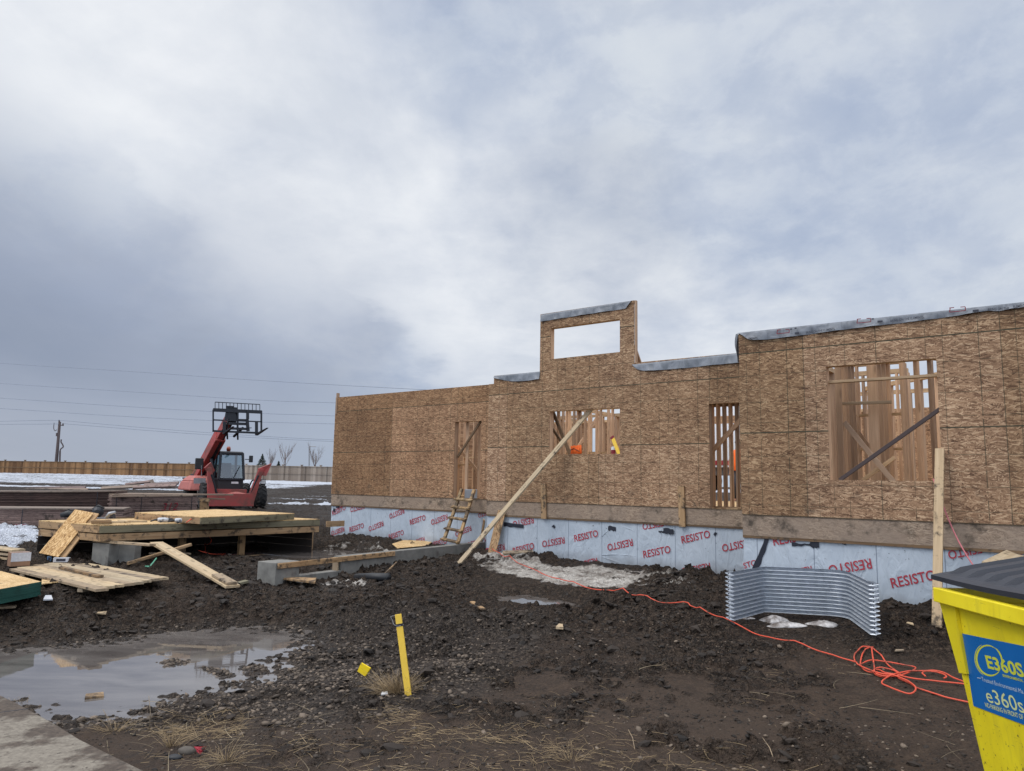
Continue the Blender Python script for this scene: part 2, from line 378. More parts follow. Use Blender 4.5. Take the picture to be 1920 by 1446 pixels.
M['silver'] = mat_plain('grey_metal', srgb(150,152,156), .4, .5)
M['white'] = mat_plain('white_paint', srgb(214,216,218), .5)
M['tool'] = mat_plain('tool_grey', srgb(186,190,196), .4, dirt=.3)
M['orange'] = mat_plain('orange_cord_jacket', srgb(204,80,56), .6, var=.12, dirt=.35, dcol=srgb(104,60,48), scale=10)
M['hiviz'] = mat_plain('orange_vest_cloth', srgb(244,112,42), .7, scale=20)
M['rope'] = mat_plain('pink_rope', srgb(186,110,116), .8)
M['green'] = mat_plain('green_strap', srgb(86,156,130), .6)
M['greenedge'] = mat_plain('green_sealed_edge', srgb(24,74,66), .7, var=.3, scale=4, dirt=.2)
M['carton'] = mat_plain('cardboard', srgb(136,104,82), .85)
M['paper'] = mat_plain('white_label_paper', srgb(186,188,194), .7, var=.15, scale=30)
M['bluebox'] = mat_plain('blue_carton', srgb(84,116,150), .7)
M['redink'] = mat_plain('red_print', srgb(158,44,58), .6, var=.05)
M['redspray'] = mat_plain('red_spray_paint', srgb(118,28,42), .7, var=.2)
M['darkink'] = mat_plain('dark_print', srgb(40,44,58), .6)
M['yellow'] = mat_plain('yellow_stake_paint', srgb(234,196,72), .6, var=.06, dirt=.06, scale=6)
M['flag'] = mat_plain('yellow_flag', srgb(240,208,20), .5, var=.05)
M['bin'] = mat_plain('yellow_bin_paint', srgb(240,230,34), .42, var=.07, dirt=.26, dcol=srgb(120,110,40), scale=5, bstr=.06)
M['binlid'] = mat_plain('black_lid_plastic', srgb(42,45,54), .5, var=.15, scale=6, bstr=.15)
M['label'] = mat_plain('blue_sticker', srgb(16,104,178), .35, var=.03)
M['logoy'] = mat_plain('yellow_print', srgb(208,214,70), .4, var=.02)
M['logoy2'] = mat_plain('pale_yellow_print', srgb(216,224,160), .4, var=.02)
M['logow'] = mat_plain('white_print', srgb(196,214,226), .4, var=.02)
M['bark'] = mat_plain('bark', srgb(104,92,88), .9)
M['needle'] = mat_plain('needles', srgb(38,48,42), .9)
M['pole'] = mat_plain('pole_wood', srgb(72,62,62), .9)
M['wire'] = mat_plain('cable', srgb(122,130,144), .6)
M['skin'] = mat_plain('skin', srgb(176,128,104), .6)
M['trailer'] = mat_plain('white_trailer_side', srgb(226,230,236), .5, var=.03)
M['beacon'] = mat_plain('amber_lens', srgb(150,74,54), .3)
M['stone'] = None
def mat_fence(name, c0, c1):
    m, t = newmat(name); v = objc(t); u, q, s = swz(t, v, 'xz')
    w1 = t.n('ShaderNodeTexWhiteNoise', {'W': t.m('FLOOR', t.m('DIVIDE', u, .28))}, noise_dimensions='1D').outputs['Value']
    w2 = t.n('ShaderNodeTexWhiteNoise', {'W': t.m('FLOOR', t.m('DIVIDE', t.m('ADD', u, 500), 2.4))}, noise_dimensions='1D').outputs['Value']
    f = t.m('ADD', t.m('MULTIPLY', w1, .7), t.m('MULTIPLY', w2, .3))
    col = t.mix(f, c1, c0)
    dd = t.m('PINGPONG', t.m('ADD', u, 500), 1.2)
    col = t.mix(t.mapr(dd, .05, .12, .55, 0), col, tuple(x*.4 for x in c1))
    finish(t, col, .85, spec=.2); return m
M['fence'] = mat_fence('fence_cedar_boards', srgb(150,116,82), srgb(88,64,45))
M['fence_g'] = mat_fence('fence_grey_boards', srgb(158,146,134), srgb(98,86,76))
def mat_bin():
    m, t = newmat('yellow_bin_steel'); v = objc(t); sz_ = t.n('ShaderNodeSeparateXYZ', {0: v}).outputs
    n = t.noise(v, 2.2, 5, .6); col = t.mix(t.mapr(n, .3, .7), srgb(228,206,34), srgb(250,232,40))
    sc1 = t.noise(t.mapping(v, scale=(1, 3, 26), rot=(.35, 0, 0)), 2.0, 6, .7); pt = t.noise(v, 3.5, 4, .6)
    col = t.mix(t.m('MULTIPLY', t.mapr(sc1, .64, .68), t.mapr(pt, .48, .6)), col, srgb(96,92,70))
    sp = t.noise(v, 26, 4, .7); low = t.mapr(sz_[2], 1.0, .15, .0, .10)
    col = t.mix(t.m('MULTIPLY', t.mapr(t.m('ADD', sp, low), .66, .72), .85), col, srgb(70,58,40))
    st = t.noise(t.mapping(v, scale=(14, 14, .8)), 1.0, 4, .6); col = t.mix(t.m('MULTIPLY', t.mapr(st, .52, .75), .28), col, srgb(130,120,60))
    finish(t, col, t.mapr(n, .3, .7, .32, .55), sp, .08, .004, spec=.5); return m
M['bin'] = mat_bin()
def mat_membrane():
    m, t = newmat('foundation_membrane'); v = objc(t); u, q, s = swz(t, v, 'xz')
    n = t.noise(v, 1.2, 5, .6); wr = t.noise(t.mapping(v, scale=(1, 1, .35), rot=(0, .5, 0)), 6, 4, .5, 1.5)
    col = t.mix(t.mapr(n, .3, .7), srgb(162,173,185), srgb(180,190,201))
    dd = t.m('PINGPONG', t.m('ADD', t.m('SUBTRACT', u, -9.789), 813*.2), .4065)
    col = t.mix(t.mapr(dd, .003, .009, .75, 0), col, srgb(88,98,116))
    sp = t.noise(v, 22, 3, .6)
    col = t.mix(t.m('MULTIPLY', t.mapr(sp, .66, .70, 0, .8), t.mapr(t.noise(v, .9, 2), .42, .62)), col, srgb(52,46,44))
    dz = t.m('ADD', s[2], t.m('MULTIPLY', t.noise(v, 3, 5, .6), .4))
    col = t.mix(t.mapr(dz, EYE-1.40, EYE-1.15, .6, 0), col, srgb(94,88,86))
    finish(t, col, .42, wr, .8, .035, spec=.4); return m
M['membrane'] = mat_membrane()
def mat_film():
    m, t = newmat('grey_building_film'); v = objc(t)
    wr = t.noise(t.mapping(v, scale=(1, 1, .5), rot=(0, .9, 0)), 5, 4, .55, 1.2)
    col = t.mix(t.mapr(wr, .35, .65), srgb(92,99,108), srgb(118,124,134))
    finish(t, col, .5, wr, .6, .03, spec=.5); return m
M['film'] = mat_film()
def mat_film2():
    m, t = newmat('pale_building_film'); v = objc(t)
    wr = t.noise(t.mapping(v, scale=(1, 1, .5), rot=(0, .9, 0)), 6, 4, .55, 1.2)
    col = t.mix(t.mapr(wr, .35, .65), srgb(88,94,104), srgb(120,126,136))
    finish(t, col, .5, wr, .6, .03, spec=.5); return m
M['film2'] = mat_film2()
def mat_galv():
    m, t = newmat('galvanised_steel'); v = objc(t)
    n = t.noise(v, 14, 4, .6)
    vo = t.n('ShaderNodeTexVoronoi', {'Vector': v, 'Scale': 60.0}).outputs['Color']
    g = t.n('ShaderNodeSeparateColor', {0: vo}).outputs[0]
    col = t.mix(t.mapr(n, .3, .7), srgb(168,176,186), srgb(200,206,214))
    finish(t, col, t.mapr(n, .3, .7, .34, .42), None, metal=.45); return m
M['galv'] = mat_galv()
def mat_glass():
    m, t = newmat('cab_glass')
    g = t.n('ShaderNodeBsdfGlossy', {'Color': (.9,.95,1,1), 'Roughness': .04}); tr = t.n('ShaderNodeBsdfTransparent', {'Color': (.42,.52,.56,1)})
    mx = t.n('ShaderNodeMixShader', {0: .12, 1: tr.outputs[0], 2: g.outputs[0]}); t.n('ShaderNodeOutputMaterial', {0: mx.outputs[0]}); return m
M['glass'] = mat_glass()
def mat_water():
    m, t = newmat('puddle_water'); v = objc(t)
    r = t.noise(t.mapping(v, scale=(1, 2.5, 1)), 3.0, 3, .5)
    n = t.noise(t.mapping(v, scale=(.8, 2.2, 1), rot=(0, 0, .25)), 1.1, 5, .6, .5)
    col = t.mix(t.mapr(n, .38, .62), srgb(84,79,77), srgb(110,105,102))
    finish(t, col, t.mapr(n, .45, .65, .015, .07), r, .03, .01, spec=.9); return m
M['water'] = mat_water()
def mat_ice():
    m, t = newmat('dirty_ice'); v = objc(t)
    n = t.noise(v, 7, 6, .65)
    col = t.mix(t.mapr(n, .38, .62), srgb(96,88,84), srgb(196,194,194))
    finish(t, col, .35, n, .5, .02, spec=.6); return m
M['ice'] = mat_ice()
def mat_snow():
    m, t = newmat('old_snow'); v = objc(t)
    n = t.noise(v, 5, 6, .65)
    col = t.mix(t.mapr(n, .3, .62), srgb(150,150,156), srgb(222,226,234))
    finish(t, col, .7, n, .5, .05); return m
M['snow'] = mat_snow()
def mat_attr_col(name, lo, hi, rough=.8, bstr=.2):
    m, t = newmat(name); a = t.n('ShaderNodeAttribute', None, attribute_name='tint').outputs['Fac']
    v = objc(t); n = t.noise(v, 40, 3, .6)
    col = t.mix(t.m('ADD', a, t.m('MULTIPLY', t.m('SUBTRACT', n, .5), .3)), lo, hi)
    finish(t, col, rough, n, bstr, .003, spec=.4); return m
M['stone'] = mat_attr_col('gravel_stone', srgb(36,30,27), srgb(124,110,96), .7)
M['clod'] = mat_attr_col('mud_clod', srgb(24,19,16), srgb(54,45,38), .75)
M['straw'] = mat_attr_col('dry_straw', srgb(84,68,49), srgb(172,150,116), .8, 0)
M['twig'] = mat_attr_col('dry_stem', srgb(70,58,47), srgb(150,136,112), .8, 0)
def mat_ground():
    m, t = newmat('ground_mud')
    geo = t.n('ShaderNodeTexCoord').outputs['Object']
    at = lambda n: t.n('ShaderNodeAttribute', None, attribute_name=n).outputs['Fac']
    snow, grav, wet, lite, churn = at('snow'), at('gravel'), at('wet'), at('lite'), at('churn')
    n0 = t.noise(geo, .55, 6, .6); n1 = t.noise(geo, 6, 7, .68); n2 = t.noise(geo, 34, 5, .7)
    nf = t.m('ADD', t.m('MULTIPLY', n1, .5), t.m('MULTIPLY', n2, .5))
    col = t.ramp(nf, [(.30, srgb(19,15,12)), (.45, srgb(41,33,27)), (.57, srgb(60,49,41)), (.72, srgb(80,69,60))])
    col = t.mix(t.m('MULTIPLY', t.mapr(n0, .40, .66), .4), col, srgb(56,45,37))
    wv = t.n('ShaderNodeVectorMath', {0: geo, 1: t.n('ShaderNodeVectorMath', {0: t.n('ShaderNodeTexNoise', {'Vector': geo, 'Scale': 9.0, 'Detail': 3.0}).outputs['Color'], 1: (.12,.12,.12)}, operation='MULTIPLY').outputs[0]}, operation='ADD').outputs[0]
    c1 = t.n('ShaderNodeTexVoronoi', {'Vector': wv, 'Scale': 15.0}); c2 = t.n('ShaderNodeTexVoronoi', {'Vector': wv, 'Scale': 38.0})
    k1 = t.n('ShaderNodeSeparateColor', {0: c1.outputs['Color']}).outputs[0]; k2 = t.n('ShaderNodeSeparateColor', {0: c2.outputs['Color']}).outputs[0]
    crumb = t.m('ADD', t.m('MULTIPLY', t.mapr(c1.outputs['Distance'], .25, .7, 1, 0), .5), t.m('MULTIPLY', t.mapr(c2.outputs['Distance'], .2, .65, 1, 0), .5))
    rv = t.m('ADD', t.m('MULTIPLY', k1, .35), t.m('MULTIPLY', k2, .65))
    amt = t.mapr(t.m('ADD', churn, t.m('MULTIPLY', t.m('SUBTRACT', n1, .5), .7)), .1, .75, .12, 1)
    col = t.mix(t.m('MULTIPLY', t.m('SUBTRACT', 1, amt), .75), col, t.mix(t.mapr(nf, .36, .62), srgb(34,27,23), srgb(78,65,55)))
    col = t.mix(t.m('MULTIPLY', t.mapr(crumb, .45, .15), t.m('MULTIPLY', amt, .85)), col, srgb(17,14,12))
    col = t.mix(t.m('MULTIPLY', t.mapr(rv, .55, .95), t.m('MULTIPLY', amt, .60)), col, srgb(96,83,71))
    col = t.mix(t.m('MULTIPLY', lite, t.mapr(n1, .35, .6, .2, .6)), col, srgb(68,57,49))
    vg = t.n('ShaderNodeTexVoronoi', {'Vector': t.mapping(geo, scale=(1, 1, 0)), 'Scale': 34.0})
    vc = t.n('ShaderNodeSeparateColor', {0: vg.outputs['Color']}).outputs[0]
    gcol = t.mix(vc, srgb(36,30,27), srgb(86,76,67))
    gcol = t.mix(t.mapr(vg.outputs['Distance'], .35, .6, 0, .8), gcol, srgb(30,26,24))
    gm = t.m('MULTIPLY', t.mapr(t.m('ADD', t.m('MULTIPLY', grav, .8), t.m('MULTIPLY', n1, .5)), .45, .7), .85)
    col = t.mix(gm, col, gcol)
    # snow: crisp ragged edges
    sy = t.mapping(geo, scale=(.35, 1.0, 1))
    sn = t.m('ADD', t.m('MULTIPLY', t.noise(sy, .9, 7, .62), .6), t.m('MULTIPLY', t.noise(geo, 5, 5, .6), .4))
    sm = t.mapr(t.m('ADD', snow, t.m('MULTIPLY', t.m('SUBTRACT', sn, .5), 1.7)), .50, .60)
    scol = t.mix(t.mapr(n1, .35, .65), srgb(176,182,194), srgb(214,220,230))
    scol = t.mix(at('dirty'), scol, t.mix(t.mapr(t.m('ADD', t.m('MULTIPLY', n0, .4), t.m('MULTIPLY', n1, .6)), .40, .56), srgb(118,110,103), srgb(190,186,180)))
    col = t.mix(sm, col, scol)
    rough = t.mapr(t.m('ADD', t.m('MULTIPLY', n0, .5), t.m('MULTIPLY', n1, .5)), .4, .6, .5, .85)
    rough = t.m('MULTIPLY', rough, t.m('SUBTRACT', 1, t.m('MULTIPLY', wet, t.mapr(n1, .3, .6, .6, .3))))
    hgt = t.m('ADD', t.m('ADD', t.m('MULTIPLY', t.m('MULTIPLY', crumb, amt), 1.1), nf), t.m('MULTIPLY', vg.outputs['Distance'], t.m('MULTIPLY', gm, -.5)))
    finish(t, col, rough, hgt, .9, .045, spec=.18); return m
M['ground'] = mat_ground()
def mat_slab():
    m, t = newmat('pavement_concrete'); v = objc(t)
    n = t.noise(v, 3.0, 7, .65); f = t.noise(v, 30, 4, .6); b = t.noise(t.mapping(v, loc=(4,2,0)), .9, 4, .6)
    col = t.mix(t.mapr(f, .3, .7), srgb(104,97,88), srgb(134,127,116))
    mud = t.mapr(t.m('ADD', n, t.m('MULTIPLY', b, .75)), .78, .90)
    col = t.mix(t.m('MULTIPLY', mud, .9), col, t.mix(t.mapr(f, .4, .6), srgb(58,48,41), srgb(76,64,55)))
    col = t.mix(t.mapr(t.noise(v, 19, 4, .6), .62, .67, 0, .85), col, srgb(46,38,33))
    finish(t, col, .85, t.m('ADD', t.m('MULTIPLY', f, .4), n), .4, .01); return m
M['slab'] = mat_slab()
# ------------------------------------------------------------------ ground
def vnoise(x, y, seed=0):
    xi, yi = np.floor(x).astype(np.int64), np.floor(y).astype(np.int64); fx, fy = x-xi, y-yi
    fx = fx*fx*fx*(fx*(fx*6-15)+10); fy = fy*fy*fy*(fy*(fy*6-15)+10)
    def h(a, b):
        v = (a*374761393 + b*668265263 + seed*2147483647 + 1013904223) & 0xffffffff
        v = ((v ^ (v >> 13))*1274126177) & 0xffffffff; v = v ^ (v >> 16)
        return (v & 0xffff)/65535.0
    return (h(xi, yi)*(1-fx)+h(xi+1, yi)*fx)*(1-fy) + (h(xi, yi+1)*(1-fx)+h(xi+1, yi+1)*fx)*fy
def fbm(x, y, f, o, seed=0, gain=.5):
    a, s, tt = 1.0, 0.0, 0.0
    for i in range(o):
        s = s+a*(vnoise(x*f+i*17.3, y*f-i*9.1, seed+i)-.5)*2; tt += a; a *= gain; f *= 2.03
    return s/tt
def inpoly_sd(x, y, poly):     # signed distance, + inside
    d = np.full(x.shape, 1e9); ins = np.zeros(x.shape, bool); n = len(poly)
    for i in range(n):
        ax, ay = poly[i]; bx, by = poly[(i+1) % n]
        ex, ey = bx-ax, by-ay; l = ex*ex+ey*ey+1e-12
        q = np.clip(((x-ax)*ex+(y-ay)*ey)/l, 0, 1)
        d = np.minimum(d, np.hypot(x-ax-q*ex, y-ay-q*ey))
        c = ((ay > y) != (by > y)) & (x < (bx-ax)*(y-ay)/((by-ay) if abs(by-ay) > 1e-9 else 1e-9)+ax)
        ins ^= c
    return np.where(ins, d, -d)
CP = []
def cz(px, py, z): p = on_z(px, py, z); CP.append((p.x, p.y, z))
def cw(px, py, k): s, z = on_wall(px, py, k); p = NV*OFF[k]+RV*s; CP.append((p.x, p.y, z)); q = p+NV*3; CP.append((q.x, q.y, z-.1))
for q in ((640,1012),(655,1005),(700,1009),(760,1018),(840,1026)): cw(*q, 'L')
for q in ((930,1036),(1000,1040),(1060,1052),(1130,1058),(1200,1062),(1300,1075),(1390,1083)): cw(*q, 'M')
for q in ((1400,1108),(1640,1132),(1740,1137),(1860,1150)): cw(*q, 'R')
for q in ((768,1305,.10),(100,1440,.09),(500,1446,.12),(900,1446,.14),(1300,1446,.14),(1800,1446,.14),(1500,1300,.22),(1200,1350,.17),(1000,1280,.2),
          (1757,1185,.50),(1385,1162,.46),(1636,1190,.44),(1500,1172,.43),(1500,1155,.45),(1440,1150,.46),(1580,1160,.45),(60,1078,.40),(200,1062,.46),(250,1100,.38),(1200,1200,.30),(1000,1150,.36),(850,1120,.40),(900,1230,.22),(650,1140,.30),(600,1250,.03),(700,1200,.12),
          (510,1104,.30),(645,1090,.33),(760,1068,.38),(860,1045,.47),(190,1047,.60),(90,1042,.58),(300,1085,.42),(175,1114,.38),(80,1122,.36),(20,1122,.36),
          (400,1140,.22),(200,1160,.16),(20,1170,.12),(330,1172,.05),(480,1160,.08),(0,1205,.02),(400,1060,.52),(444,1112,.38),(600,1045,.44),(500,1030,.46),(300,1040,.50),(40,1020,.66),(0,1050,.62),(560,1009,.76),(600,1006,.82),(510,1016,.70),(460,1026,.62)): cz(*q)
for q in ((-9.7,31,.96),(-14,30,.98),(-11,26,.88),(-17,24,.85),(-11,21,.72),(-16,19,.75),(-5,28,.9),(-6,40,1.2),(-12,45,1.35),(-30,45,1.42),(-25,60,1.7),(-15,60,1.62),(-20,83,2.10),(-10,83,2.1),
          (-55,83,2.25),(-50,98,2.45),(-70,98,2.45),(-40,70,2.0),(10,30,1.0),(12,60,1.6),(30,30,1.0),(16,10,.6),(12,5,.5),(8,14,.7),(25,90,2.2),(6,-6,.1),(-6,-6,.1),(0,-12,.1),(-8,3,.08),(8,2,.2),(-80,40,1.3),(-60,10,.6),(60,20,1.0),(0,160,2.5),(-120,200,2.5),(120,200,2.5),(60,-60,.3),(-60,-60,.3),(0,0,.1)): CP.append(q)
_cp = np.array(CP)
def _phi(d): return d
_d = np.hypot(_cp[:,None,0]-_cp[None,:,0], _cp[:,None,1]-_cp[None,:,1])
_A = _phi(_d) - np.eye(len(_cp))*.06
_n = len(_cp); _B = np.zeros((_n+1, _n+1)); _B[:_n,:_n] = _A; _B[_n,:_n] = 1; _B[:_n,_n] = 1
_wt = np.linalg.solve(_B, np.append(_cp[:,2], 0))
def base_z(x, y):
    x, y = np.atleast_1d(np.asarray(x, float)), np.atleast_1d(np.asarray(y, float)); out = np.full(x.shape, _wt[_n])
    for i in range(_n): out = out + _wt[i]*np.hypot(x-_cp[i,0], y-_cp[i,1])
    far = smooth01(110, 200, np.hypot(x, y))
    return out*(1-far)+2.4*far
pud_px = [(-260,1232),(0,1222),(120,1213),(230,1200),(330,1186),(440,1176),(560,1180),(590,1200),(575,1222),(520,1245),(490,1275),(440,1282),(370,1302),(300,1320),(240,1344),(130,1360),(70,1356),(20,1330),(-60,1310),(-300,1330)]
PUD = [tuple(on_z(a, b, 0)[:2]) for a, b in pud_px]
POOLS = [([tuple(on_z(a, b, .47)[:2]) for a, b in ((400,1035),(520,1030),(650,1034),(705,1041),(600,1047),(430,1050))], .47), ([tuple(on_z(a, b, .37)[:2]) for a, b in ((930,1119),(985,1117),(1050,1127),(1085,1136),(1010,1135),(945,1127))], .37)]
isl = [[tuple(on_z(a, b, 0)[:2]) for a, b in q] for q in ([(300,1240),(330,1234),(358,1240),(345,1250),(308,1250)], [(370,1250),(400,1252),(440,1262),(420,1270),(380,1262)], [(455,1250),(490,1248),(495,1262),(465,1266)])]
grav_px = [(470,1265),(560,1215),(640,1170),(800,1170),(960,1190),(1010,1230),(960,1300),(800,1330),(600,1345),(430,1345),(330,1345),(300,1325)]
GRV = [tuple(on_z(a, b, .08)[:2]) for a, b in grav_px]
def churn(x, y, py):
    a = smooth01(-.12, .28, fbm(x, y, .9, 3, 41)+.06)*.95
    b = smooth01(.0, .16, fbm(x, y, 2.3, 4, 43, .6)+.015)*smooth01(-.35,.1,fbm(x, y, .5, 2, 45)+.1)
    f = smooth01(1200, 1262, py)
    return np.maximum(a, smooth01(1250, 1170, py)*.75)*(1-f)+b*f
def height(x, y, detail=True):
    x, y = np.atleast_1d(np.asarray(x, float)), np.atleast_1d(np.asarray(y, float))
    z = base_z(x, y)
    px, py = project(x, y, z)
    r = np.hypot(x, y)
    # roughness of the mud
    rough = .030+.024*smooth01(1300, 1180, py)
    rough = rough + .02*smooth01(.45, .7, fbm(x, y, .7, 3, 31)*.5+.5)
    rough = rough*np.where(r > 34, np.clip(1-(r-34)/20, .35, 1), 1)
    beh = (py > 9000)
    n = fbm(x, y, 1.1, 3, 3)*.9
    z = z + n*rough*1.0
    if detail:
        rg = 1-np.abs(fbm(x, y, 3.3, 4, 11, .6))*2
        cl = np.maximum(fbm(x, y, 5.5, 4, 21, .62), -.15)
        mask = churn(x, y, py)      # churned versus driven-flat areas
        calm = smooth01(1350,1385,px)*smooth01(1675,1640,px)*smooth01(1130,1145,py)*smooth01(1215,1195,py); icez = smooth01(880,930,px)*smooth01(1235,1190,px)*smooth01(1050,1060,py)*smooth01(1125,1112,py); mask = mask*(1-.9*calm)*(1-.55*icez); rough = rough*(1-.6*calm)*(1-.3*icez)
        lum = smooth01(.50, .80, vnoise(x*9.5+fbm(x, y, 4, 2, 201)*1.5, y*9.5, 202))*.036+smooth01(.48, .78, vnoise(x*21+3, y*21+fbm(x, y, 7, 2, 204)*2, 203))*.026+smooth01(.5,.8,vnoise(x*5.2+fbm(x, y, 3, 2, 206)*1.5, y*5.2, 205))*.020-.012
        z = z + lum*mask*np.clip(rough/.05, .55, 1.2)*np.where(r > 26, .3, 1)
        z = z + (rg*.35+cl*1.5+fbm(x, y, 16, 3, 23, .6)*.35)*rough*1.5*(.10+.90*mask)
        # wheel ruts running across the foreground
        ru = np.sin((y*1.0+x*.18+fbm(x, y, .3, 2, 51)*1.4)*5.2)
        z = z + ru*.018*smooth01(1180, 1260, py)*smooth01(700, 1000, px)*(1-mask*.6)
    sd = inpoly_sd(x, y, PUD) + fbm(x, y, 2.2, 4, 61)*.16
    wp = smooth01(-.55, .0, sd)
    sd = sd+.12
    bed = np.where(sd > 0, -.007-.028*smooth01(.1, .8, sd), .05*smooth01(0, -.5, sd)-.010)
    for q in isl:
        di = inpoly_sd(x, y, q); bed = bed+.045*smooth01(-.12, .10, di+fbm(x, y, 9, 3, 71)*.06)
    bed = bed + fbm(x, y, 9, 4, 81, .65)*.048*smooth01(.75, .05, np.abs(sd))+.03*smooth01(.58,.8,vnoise(x*12, y*12, 85))*smooth01(1.1, .1, np.abs(sd))+fbm(x, y, 2.5, 3, 83)*.012
    z = np.maximum(z, .02)*(1-wp)+bed*wp
    for pl, lv in POOLS:
        s2 = inpoly_sd(x, y, pl)+fbm(x, y, 2.6, 4, 63)*.22; w2 = smooth01(-.5, -.02, s2)
        z = z*(1-w2)+(lv+np.where(s2 > 0, -.012-.02*smooth01(0, .3, s2), .03*smooth01(0, -.4, s2)-.008)+fbm(x, y, 9, 4, 82, .65)*.035)*w2
    return z
def gz(x, y): return float(height(np.array([x]), np.array([y]))[0])
def bz(x, y): return float(height(np.array([x]), np.array([y]), False)[0])
def on_g(px, py):
    z = .3
    for _ in range(25):
        p = on_z(px, py, min(z, EYE-.2)); z = .5*z+.5*bz(p.x, p.y)
    p.z = gz(p.x, p.y); return p
# polar sheet centred under the camera: fine where the photo looks, coarse elsewhere
azf = np.linspace(-44, 43, 780); azc1 = np.linspace(43, 180, 60)[1:]; azc2 = np.linspace(-180, -44, 60)[:-1]
az = np.radians(np.concatenate([azc2[1:], azf, azc1]))
rr = np.concatenate([np.linspace(.4, 4.6, 14)[:-1], np.exp(np.linspace(np.log(4.6), np.log(26), 600)), np.exp(np.linspace(np.log(26), np.log(110), 120))[1:], np.exp(np.linspace(np.log(110), np.log(3000), 14))[1:]])
A_, R_ = np.meshgrid(az, rr); GX, GY = (R_*np.sin(A_)).ravel(), (R_*np.cos(A_)).ravel()
GZ = height(GX, GY)
nr, na = len(rr), len(az)
idx = np.arange(nr*na).reshape(nr, na); i2 = np.roll(idx, -1, 1)
q = np.stack([idx[:-1], idx[1:], i2[1:], i2[:-1]], -1).reshape(-1, 4)[:, ::-1]
ctr = len(GX)
tri = np.stack([np.full(na, ctr), i2[0], idx[0]], -1)[:, ::-1]
verts = np.concatenate([np.stack([GX, GY, GZ], -1), [[0, 0, .1]]])
me = bpy.data.meshes.new('ground'); me.vertices.add(len(verts)); me.vertices.foreach_set('co', verts.ravel().astype(np.float32))
nl = q.size+tri.size; me.loops.add(nl); me.loops.foreach_set('vertex_index', np.concatenate([q.ravel(), tri.ravel()]).astype(np.int32))
me.polygons.add(len(q)+len(tri)); me.polygons.foreach_set('loop_start', np.concatenate([np.arange(len(q))*4, len(q)*4+np.arange(len(tri))*3]).astype(np.int32))
me.polygons.foreach_set('use_smooth', np.ones(len(q)+len(tri), bool))
me.update(calc_edges=True); me.validate()
GPX, GPY = project(GX, GY, GZ)
def attr(me, name, arr):
    a = me.attributes.new(name, 'FLOAT', 'POINT'); a.data.foreach_set('value', np.append(arr, 0).astype(np.float32) if len(arr) == len(me.vertices)-1 else arr.astype(np.float32))
snow = np.zeros(len(GX))
left = smooth01(640, 500, GPX)
far = smooth01(48, 56, GY)*smooth01(-13, -18, GX-(0))
snow = np.maximum(snow, far*.62)
snow = np.maximum(snow, smooth01(86, 92, GY)*smooth01(-20, -30, GX)*.95)
snow = np.maximum(snow, smooth01(67, 70, GY)*smooth01(84, 80, GY)*smooth01(-30, -27, GX)*1.0)
snow = np.maximum(snow, smooth01(45, 47, GY)*smooth01(50, 48, GY)*smooth01(-14, -22, GX)*.75)
for (a, b, ww, s_) in ((34, 35.2, .7, .62), (38.5, 39.1, .4, .66), (42, 42.4, .3, .6)):
    snow = np.maximum(snow, smooth01(a, a+ww*.5, GY)*smooth01(b+ww, b+ww*.5, GY)*smooth01(-14, -11, GX)*s_)
def patch(poly_px, z, soft, val):
    pl = [tuple(on_z(a, b, z)[:2]) for a, b in poly_px]
    return smooth01(-soft, soft*.6, inpoly_sd(GX, GY, pl))*val
near = patch([(-300,985),(20,985),(80,996),(84,1012),(20,1022),(-300,1025)], .72, .5, .8)
snow = np.maximum(snow, near)
ice = patch([(880,1052),(960,1050),(1040,1072),(1120,1075),(1190,1088),(1225,1100),(1180,1116),(1100,1112),(1010,1094),(930,1080),(890,1068)], .45, .35, .66)
ice = np.maximum(ice, patch([(560,1034),(640,1026),(720,1030),(740,1040),(660,1046),(580,1044)], .5, .3, .55))
ice = np.maximum(ice, patch([(600,1078),(700,1072),(690,1082),(620,1088)], .5, .2, .5))
ice = np.maximum(ice, patch([(1120,1078),(1240,1088),(1330,1104),(1300,1118),(1180,1116)], .45, .3, .52))
ice = np.maximum(ice, patch([(1030,1120),(1200,1128),(1230,1140),(1100,1146)], .36, .2, .36))
snow = np.maximum(snow, ice)
grav = smooth01(-.7, .5, inpoly_sd(GX, GY, GRV)+fbm(GX, GY, 1.3, 3, 91)*.5)
grav = np.maximum(grav, .6*smooth01(-.5, 0, inpoly_sd(GX, GY, PUD)))
wet = smooth01(-.5, -.05, inpoly_sd(GX, GY, PUD))*.9
wet = np.maximum(wet, patch([(930,1112),(1020,1118),(1070,1130),(1040,1140),(950,1128)], .36, .15, 1.0))
wet = np.maximum(wet, patch([(430,1030),(700,1030),(700,1050),(430,1055)], .5, .4, .8))
wet = np.maximum(wet, smooth01(28, 33, GY)*.12)
lite = smooth01(1230, 1330, GPY)*smooth01(-.1, .3, fbm(GX, GY, .6, 3, 101)+.1)
lite = np.maximum(lite, patch([(240,1070),(330,1060),(420,1090),(330,1120),(250,1110)], .42, .3, .8))
for nme, arr in (('churn', churn(GX, GY, GPY)), ('snow', snow), ('dirty', np.clip(ice*2.2, 0, 1)), ('gravel', grav), ('wet', wet), ('lite', lite)): attr(me, nme, arr)
me.materials.append(M['ground'])
g = bpy.data.objects.new('ground', me); C.objects.link(g); tag(g, kind='structure')
